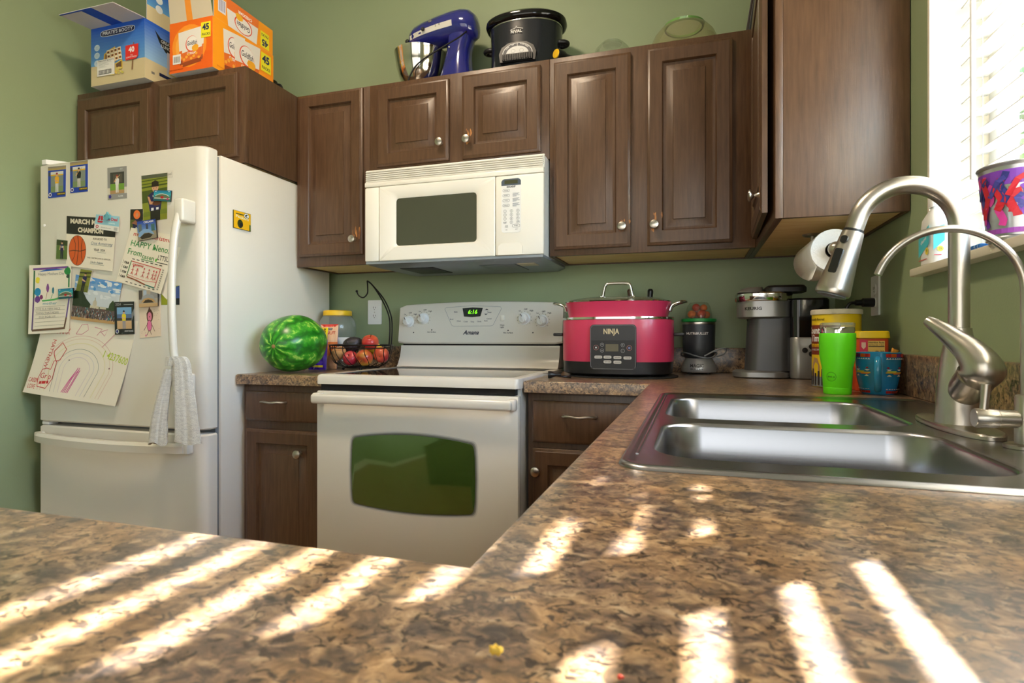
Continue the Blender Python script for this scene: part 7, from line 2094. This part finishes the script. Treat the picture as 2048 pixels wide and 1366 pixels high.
for s_ in (-1, 1):
    for k in range(4):
        u0 = s_ * (0.016 + k * 0.012) - (0.012 if s_ < 0 else 0)
        a.rect(u0, CT2 + 0.0925, u0 + 0.012, CT2 + 0.101, (C(176, 40, 34), C(206, 90, 30), C(110, 40, 110), C(176, 40, 34))[k], 3)
        a.rect(u0, CT2 + 0.004, u0 + 0.012, CT2 + 0.010, (C(176, 40, 34), C(150, 50, 40), C(190, 70, 30), C(150, 40, 34))[k], 3)
        for j in range(2):
            x = u0 + j * 0.006
            a.poly([(x, CT2 + 0.0875), (x + 0.006, CT2 + 0.0875), (x + 0.003, CT2 + 0.091)], C(226, 226, 220))
            a.rect(x, CT2 + 0.0135, x + 0.004, CT2 + 0.0148, C(226, 226, 220))
    cu = s_ * 0.034
    def dz_(x0, z0, x1, z1, col):
        a.poly([(cu + x0, CT2 + 0.055 + z0), (cu + x1, CT2 + 0.055 + z0), (cu + x1 - 0.004, CT2 + 0.055 + z1), (cu + x0 + 0.004, CT2 + 0.055 + z1)], col)
    a.rect(cu - 0.019, CT2 + 0.0535, cu + 0.019, CT2 + 0.0565, C(206, 170, 60), 6)
    dz_(-0.018, 0.004, 0.006, 0.001, C(190, 206, 60)); dz_(-0.006, -0.001, 0.018, -0.004, C(214, 110, 50)); dz_(-0.018, 0.008, -0.006, 0.005, C(226, 224, 214)); dz_(0.006, 0.008, 0.018, 0.005, C(226, 224, 214)); dz_(-0.017, -0.009, -0.007, -0.005, C(226, 224, 190)); dz_(0.006, -0.009, 0.016, -0.005, C(226, 224, 190))
    for x in (-0.014, 0.012):
        a.disc(cu + x, CT2 + 0.067, 0.003, 0.002, C(150, 30, 40), 8)
tag(a.build('woven_band_print', mg, INKG), kind='stuff')
pk = MB()
pk.add([H0 + Vector(v) for v in ((0.020, -0.020, 0.066), (0.034, -0.012, 0.072), (0.040, -0.016, 0.110), (0.030, -0.022, 0.112), (0.024, -0.026, 0.116), (0.022, -0.022, 0.105), (0.030, 0.0, 0.080), (0.038, -0.004, 0.108))], [(0, 1, 2, 3), (0, 3, 4, 5), (1, 6, 7, 2)])
pk_o = pk.build('tea_packet', mat('orange paper', C(226, 150, 50), 0.6))
so_ = pk_o.modifiers.new('thick', 'SOLIDIFY'); so_.thickness = 0.0008
tag(pk_o, 'torn orange paper packet poking out of the blue mug', 'packet')

# ---- outlet on the window wall with its black plug
t_ = outlet('wall_outlet', 'white outlet on the window wall with a black plug', lambda a_, b_, d: Vector((XRW - d, 1.948 - a_, 1.178 + b_)), (XRW, 1.948, 1.12))
pg = thing('appliance_plug', 'black appliance plug with a curved cord in the window wall outlet', 'plug', (0.47, 1.93, 1.14))
q_ = Vector((-1, -0.15, 0.0)).normalized().to_track_quat('Z', 'Y').to_matrix()
MB().lathe([(0.013, 0.0), (0.0138, 0.004), (0.0130, 0.030), (0.009, 0.034), (0.0085, 0.050), (0.0045, 0.052)], 16, (XRW - 0.0078, 1.948, 1.1585), q_).build('plug', BLACK, pg)
MB().tube(bez([(0.452, 1.940, 1.1585), (0.436, 1.937, 1.154), (0.426, 1.938, 1.130), (0.432, 1.945, 1.09), (0.450, 1.955, 1.04), (0.462, 1.962, 0.98), (0.466, 1.985, 0.930), (0.462, 2.03, CT2 + 0.0055)], 7), 0.0045, 8).build('cord', BLACK, pg)

# ---- kitchen roll under the window cabinet
kr = thing('paper_towel_holder', 'steel kitchen roll holder screwed under the window cabinet', 'holder', (0.345, 1.85, ZB))
kc = Vector((0.347, 0, 1.284))
MB().lathe([(0.030, 0.0105), (0.030, 0.005), (0.026, 0.0), (0.0, -0.001)], 28, (0.347, 1.985, ZB)).build('mount_plate', NICKEL, kr)
MB().tube(bez([(0.347, 1.985, ZB + 0.002), (0.347, 1.992, ZB - 0.03), (0.347, 1.994, kc.z + 0.012), (0.347, 1.986, kc.z)], 6), 0.0055, 12).build('arm', NICKEL, kr)
MB().tube([(0.347, 1.990, kc.z), (0.347, 1.690, kc.z)], 0.0055, 12).build('rod', NICKEL, kr)
MB().ball((0.347, 1.676, kc.z), 0.0195, seg=24, rg=16).build('end_ball', NICKEL, kr)
rl = thing('paper_towel_roll', 'white kitchen roll with a loose hanging corner', 'kitchen roll', (0.347, 1.84, kc.z - 0.06))
MYr = Matrix.Rotation(R(90), 3, 'X')
m = MB(); m.lathe([(0.021, 0.0), (0.055, 0.0), (0.0560, 0.002), (0.0560, 0.273), (0.055, 0.275), (0.021, 0.275), (0.021, 0.0)], 48, (0.347, 1.975, kc.z), MYr, cap0=False, cap1=False); m.build('paper', mat('kitchen roll paper', C(236, 234, 230), 0.9, bump=(220, 0.4, 0.003, (1, 1, 1))), rl)
m = MB(); m.lathe([(0.0190, 0.002), (0.0208, 0.002), (0.0208, 0.2752), (0.0190, 0.2752), (0.0190, 0.002)], 30, (0.347, 1.975, kc.z), MYr, cap0=False, cap1=False); m.build('core', mat('dark core', C(60, 52, 46), 0.8), rl)
m = MB()
tail = []
for i in range(9):
    t = i / 8
    an = R(150) + R(75) * min(1, t / 0.6)
    px_, pz_ = 0.347 + 0.0566 * math.cos(an), kc.z + 0.0566 * math.sin(an)
    if t > 0.6:
        px_ -= 0.012 * (t - 0.6) / 0.4; pz_ -= 0.034 * (t - 0.6) / 0.4
    y0, y1 = 1.702, 1.972 - (0.22 * (t - 0.6) / 0.4 if t > 0.6 else 0)
    tail.append([Vector((px_, y0 + (y1 - y0) * k, pz_)) for k in (0, 0.5, 1)])
m.loft(tail, False, False, closed=False)
to_ = m.build('loose_sheet', MATS['kitchen roll paper'], rl)
so_ = to_.modifiers.new('thick', 'SOLIDIFY'); so_.thickness = 0.0006

# ================================================================== WINDOW SILL
SZ = WZ0 + 0.0003
wbt = thing('detergent_bottle', 'white detergent bottle with a teal label on the window sill', 'bottle', (0.512, 1.510, SZ))
def bo(hx, hy, z):
    return [Vector((0.509 + a_, 1.507 + b_, SZ + z)) for a_, b_ in superell(hx, hy, 3.2, 36)]
m = MB(); m.loft([bo(0.020, 0.034, 0.0), bo(0.0225, 0.037, 0.003), bo(0.0225, 0.037, 0.085), bo(0.021, 0.034, 0.102), bo(0.012, 0.018, 0.120), bo(0.009, 0.011, 0.124), bo(0.009, 0.011, 0.128)], True, True); m.build('body', WPLA, wbt)
m = MB(); m.loft([bo(0.0125, 0.0135, 0.1282), bo(0.0125, 0.0135, 0.152), bo(0.010, 0.011, 0.156)], True, True); m.build('cap', WPLA, wbt)
a = Art(lambda u, v, h: Vector((0.509 + u, 1.507 - 0.0371 - h, SZ + v)), 0.0004, 0.0001)
a.poly([(-0.017, 0.030), (-0.017, 0.078), (0.004, 0.084), (0.004, 0.050)], C(60, 190, 206)).disc(-0.004, 0.032, 0.006, 0.006, C(236, 214, 60), 16).text('25', -0.004, 0.032, 0.006, C(40)).rect(-0.016, 0.018, -0.002, 0.020, C(206, 90, 90))
a.build('label', wbt)
a = Art(lambda u, v, h: Vector((0.509 - 0.0226 - h, 1.507 - u, SZ + v)), 0.0004, 0.0001)
a.poly([(-0.030, 0.020), (-0.030, 0.062), (0.030, 0.086), (0.030, 0.044)], C(60, 190, 206)).text('cleaner', 0.0, 0.056, 0.012, C(236), rot=R(18)).disc(0.018, 0.030, 0.008, 0.008, C(236, 214, 60), 16).text('75', 0.018, 0.030, 0.008, C(40)).rect(-0.028, 0.012, 0.020, 0.014, C(206, 90, 90))
a.build('label', wbt)

bk_c = (0.510, 1.172)
pb = thing('metal_pail', 'galvanised pail painted with purple and red strokes on the sill', 'pail', (*bk_c, SZ))
MB().lathe([(0.038, 0.0), (0.040, 0.002), (0.040, 0.005), (0.0385, 0.007), (0.0500, 0.118), (0.0525, 0.120), (0.0535, 0.1225), (0.0520, 0.1245), (0.0495, 0.1225), (0.0380, 0.008), (0.0, 0.007)], 44, (*bk_c, SZ)).build('bucket', mat('galvanised steel', C(190, 192, 196), 0.28, 0.9), pb)
pr_ = lambda z: 0.0385 + (z - SZ - 0.007) / 0.111 * 0.0115
a = Art(cyl_F(*bk_c, pr_, math.atan2(-bk_c[1], -bk_c[0])), 0.0003, 0.00008)
rnd = random.Random(21)
PAL = [C(110, 50, 170), C(190, 26, 44), C(46, 50, 120), C(206, 60, 150), C(150, 90, 190), C(206, 30, 40), C(60, 60, 140)]
a.rect(-0.085, SZ + 0.088, 0.085, SZ + 0.112, C(120, 60, 170), 24)
for k in range(26):
    u = rnd.uniform(-0.085, 0.085); z0 = SZ + rnd.uniform(0.022, 0.06); z1 = SZ + rnd.uniform(0.07, 0.110)
    n = 6
    a.line([(u + 0.004 * math.sin(j * 1.3 + k), z0 + (z1 - z0) * j / n) for j in range(n + 1)], rnd.uniform(0.006, 0.012), rnd.choice(PAL))
for k in range(6):
    u = -0.06 + k * 0.025
    a.line([(u, SZ + 0.070), (u + 0.012, SZ + 0.094), (u + 0.022, SZ + 0.100)], 0.008, rnd.choice(PAL))
a.rect(-0.07, SZ + 0.010, 0.08, SZ + 0.018, C(150, 70, 170), 20)
a.build('painted_strokes', pb)
sp = MB()
rnd = random.Random(3)
bm_ = bmesh.new()
sp.box(0.485, 0.525, 1.240, 1.360, SZ, SZ + 0.009, 0.004, 2)
sp_o = sp.build('wipes_pack', mat('blue plastic wrap', C(40, 110, 190), 0.2, noise=(50, C(150, 190, 230), (1, 6, 1), 0.35, 0.5)))
tag(sp_o, 'flat shiny blue plastic packet on the sill beside the pail', 'packet')

# crumbs on the near worktop
cr = MB().ball((0, 0, 0), 0.0032, 0.0024, 0.0020, 10, 7, fn=lambda d: 1 + 0.25 * math.sin(7 * d.x + 5 * d.y)).build('crumb', mat('yellow crumb', C(226, 186, 70), 0.6))
cr.location = (-0.0830, 0.2395, CT + 0.0019)
tag(cr, 'yellow crumb on the near worktop', 'crumb', 'crumbs on the worktop')
cr = MB().ball((0, 0, 0), 0.0014, 0.0012, 0.0010, 8, 6, fn=lambda d: 1 + 0.2 * math.sin(9 * d.x)).build('crumb', mat('red crumb', C(190, 60, 40), 0.6))
cr.location = (-0.0290, 0.2390, CT + 0.0009)
tag(cr, 'red crumb on the near worktop', 'crumb', 'crumbs on the worktop')

# ================================================================== OUTSIDE THE WINDOW
ev = MB().box(XRW + 0.1605, 1.285, -4.0, 5.0, 2.36, 2.46).build('roof_eave', mat('white soffit paint', C(236, 234, 228), 0.7))  # unseen roof eave, added to keep the sun off the upper window
tag(ev, kind='structure')
gr = MB().box(XRW + 0.165, 9.0, -4.0, 9.0, -0.25, -0.15).build('ground', mat('pale bounce ground', C(196, 192, 182), 0.9, noise=(3, C(176, 172, 164), (1, 1, 1), 0.4, 0.6)))  # unseen ground, made pale to bounce sunlight up under the eave
tag(gr, kind='structure')
shb = thing('garden_shrub', 'tall leafy shrub outside the window, dappling the sunlight', 'shrub', (2.1, 3.34, -0.15))
rnd = random.Random(14)
def leaf_cloud(n, fn, size):
    vs = []; fs = []
    for k in range(n):
        c_ = fn()
        d1 = Vector((rnd.uniform(-1, 1), rnd.uniform(-1, 1), rnd.uniform(-0.6, 0.6))).normalized()
        d2 = d1.cross(Vector((rnd.uniform(-1, 1), rnd.uniform(-1, 1), rnd.uniform(-1, 1)))).normalized()
        L_ = size * rnd.uniform(0.7, 1.3); W2 = L_ * 0.28
        o_ = len(vs)
        vs += [c_ - d1 * L_ * 0.5, c_ + d2 * W2, c_ + d1 * L_ * 0.5, c_ - d2 * W2]
        fs.append((o_, o_ + 1, o_ + 2, o_ + 3))
    m = MB(); m.add(vs, fs)
    return m
def in_bush():
    while True:
        p = Vector((rnd.uniform(-0.55, 0.75), rnd.uniform(-0.85, 0.85), rnd.uniform(0.2, 3.1)))
        top = 3.0 - 0.10 * math.sin(p.y * 5) - 0.25 * max(0, abs(p.y) - 0.6)
        if p.z < top and (p.x / 0.6) ** 2 + (p.y / 0.85) ** 2 < 1.0:
            return Vector((2.1, 3.34, -0.15)) + p
lf = leaf_cloud(6500, in_bush, 0.12).build('foliage', mat('shrub leaf', C(84, 116, 52), 0.6), shb)
tag(lf, kind='stuff')
for k in range(7):
    t = 2 * PI * k / 7
    MB().tube(bez([(2.1 + 0.05 * math.cos(t), 3.34 + 0.05 * math.sin(t), -0.15), (2.1 + 0.2 * math.cos(t), 3.34 + 0.3 * math.sin(t), 0.9), (2.1 + 0.35 * math.cos(t), 3.34 + 0.5 * math.sin(t), 2.0)], 5), [0.02] * 6 + [0.014] * 5, 7).build('stem', mat('bark', C(96, 80, 64), 0.9), shb)
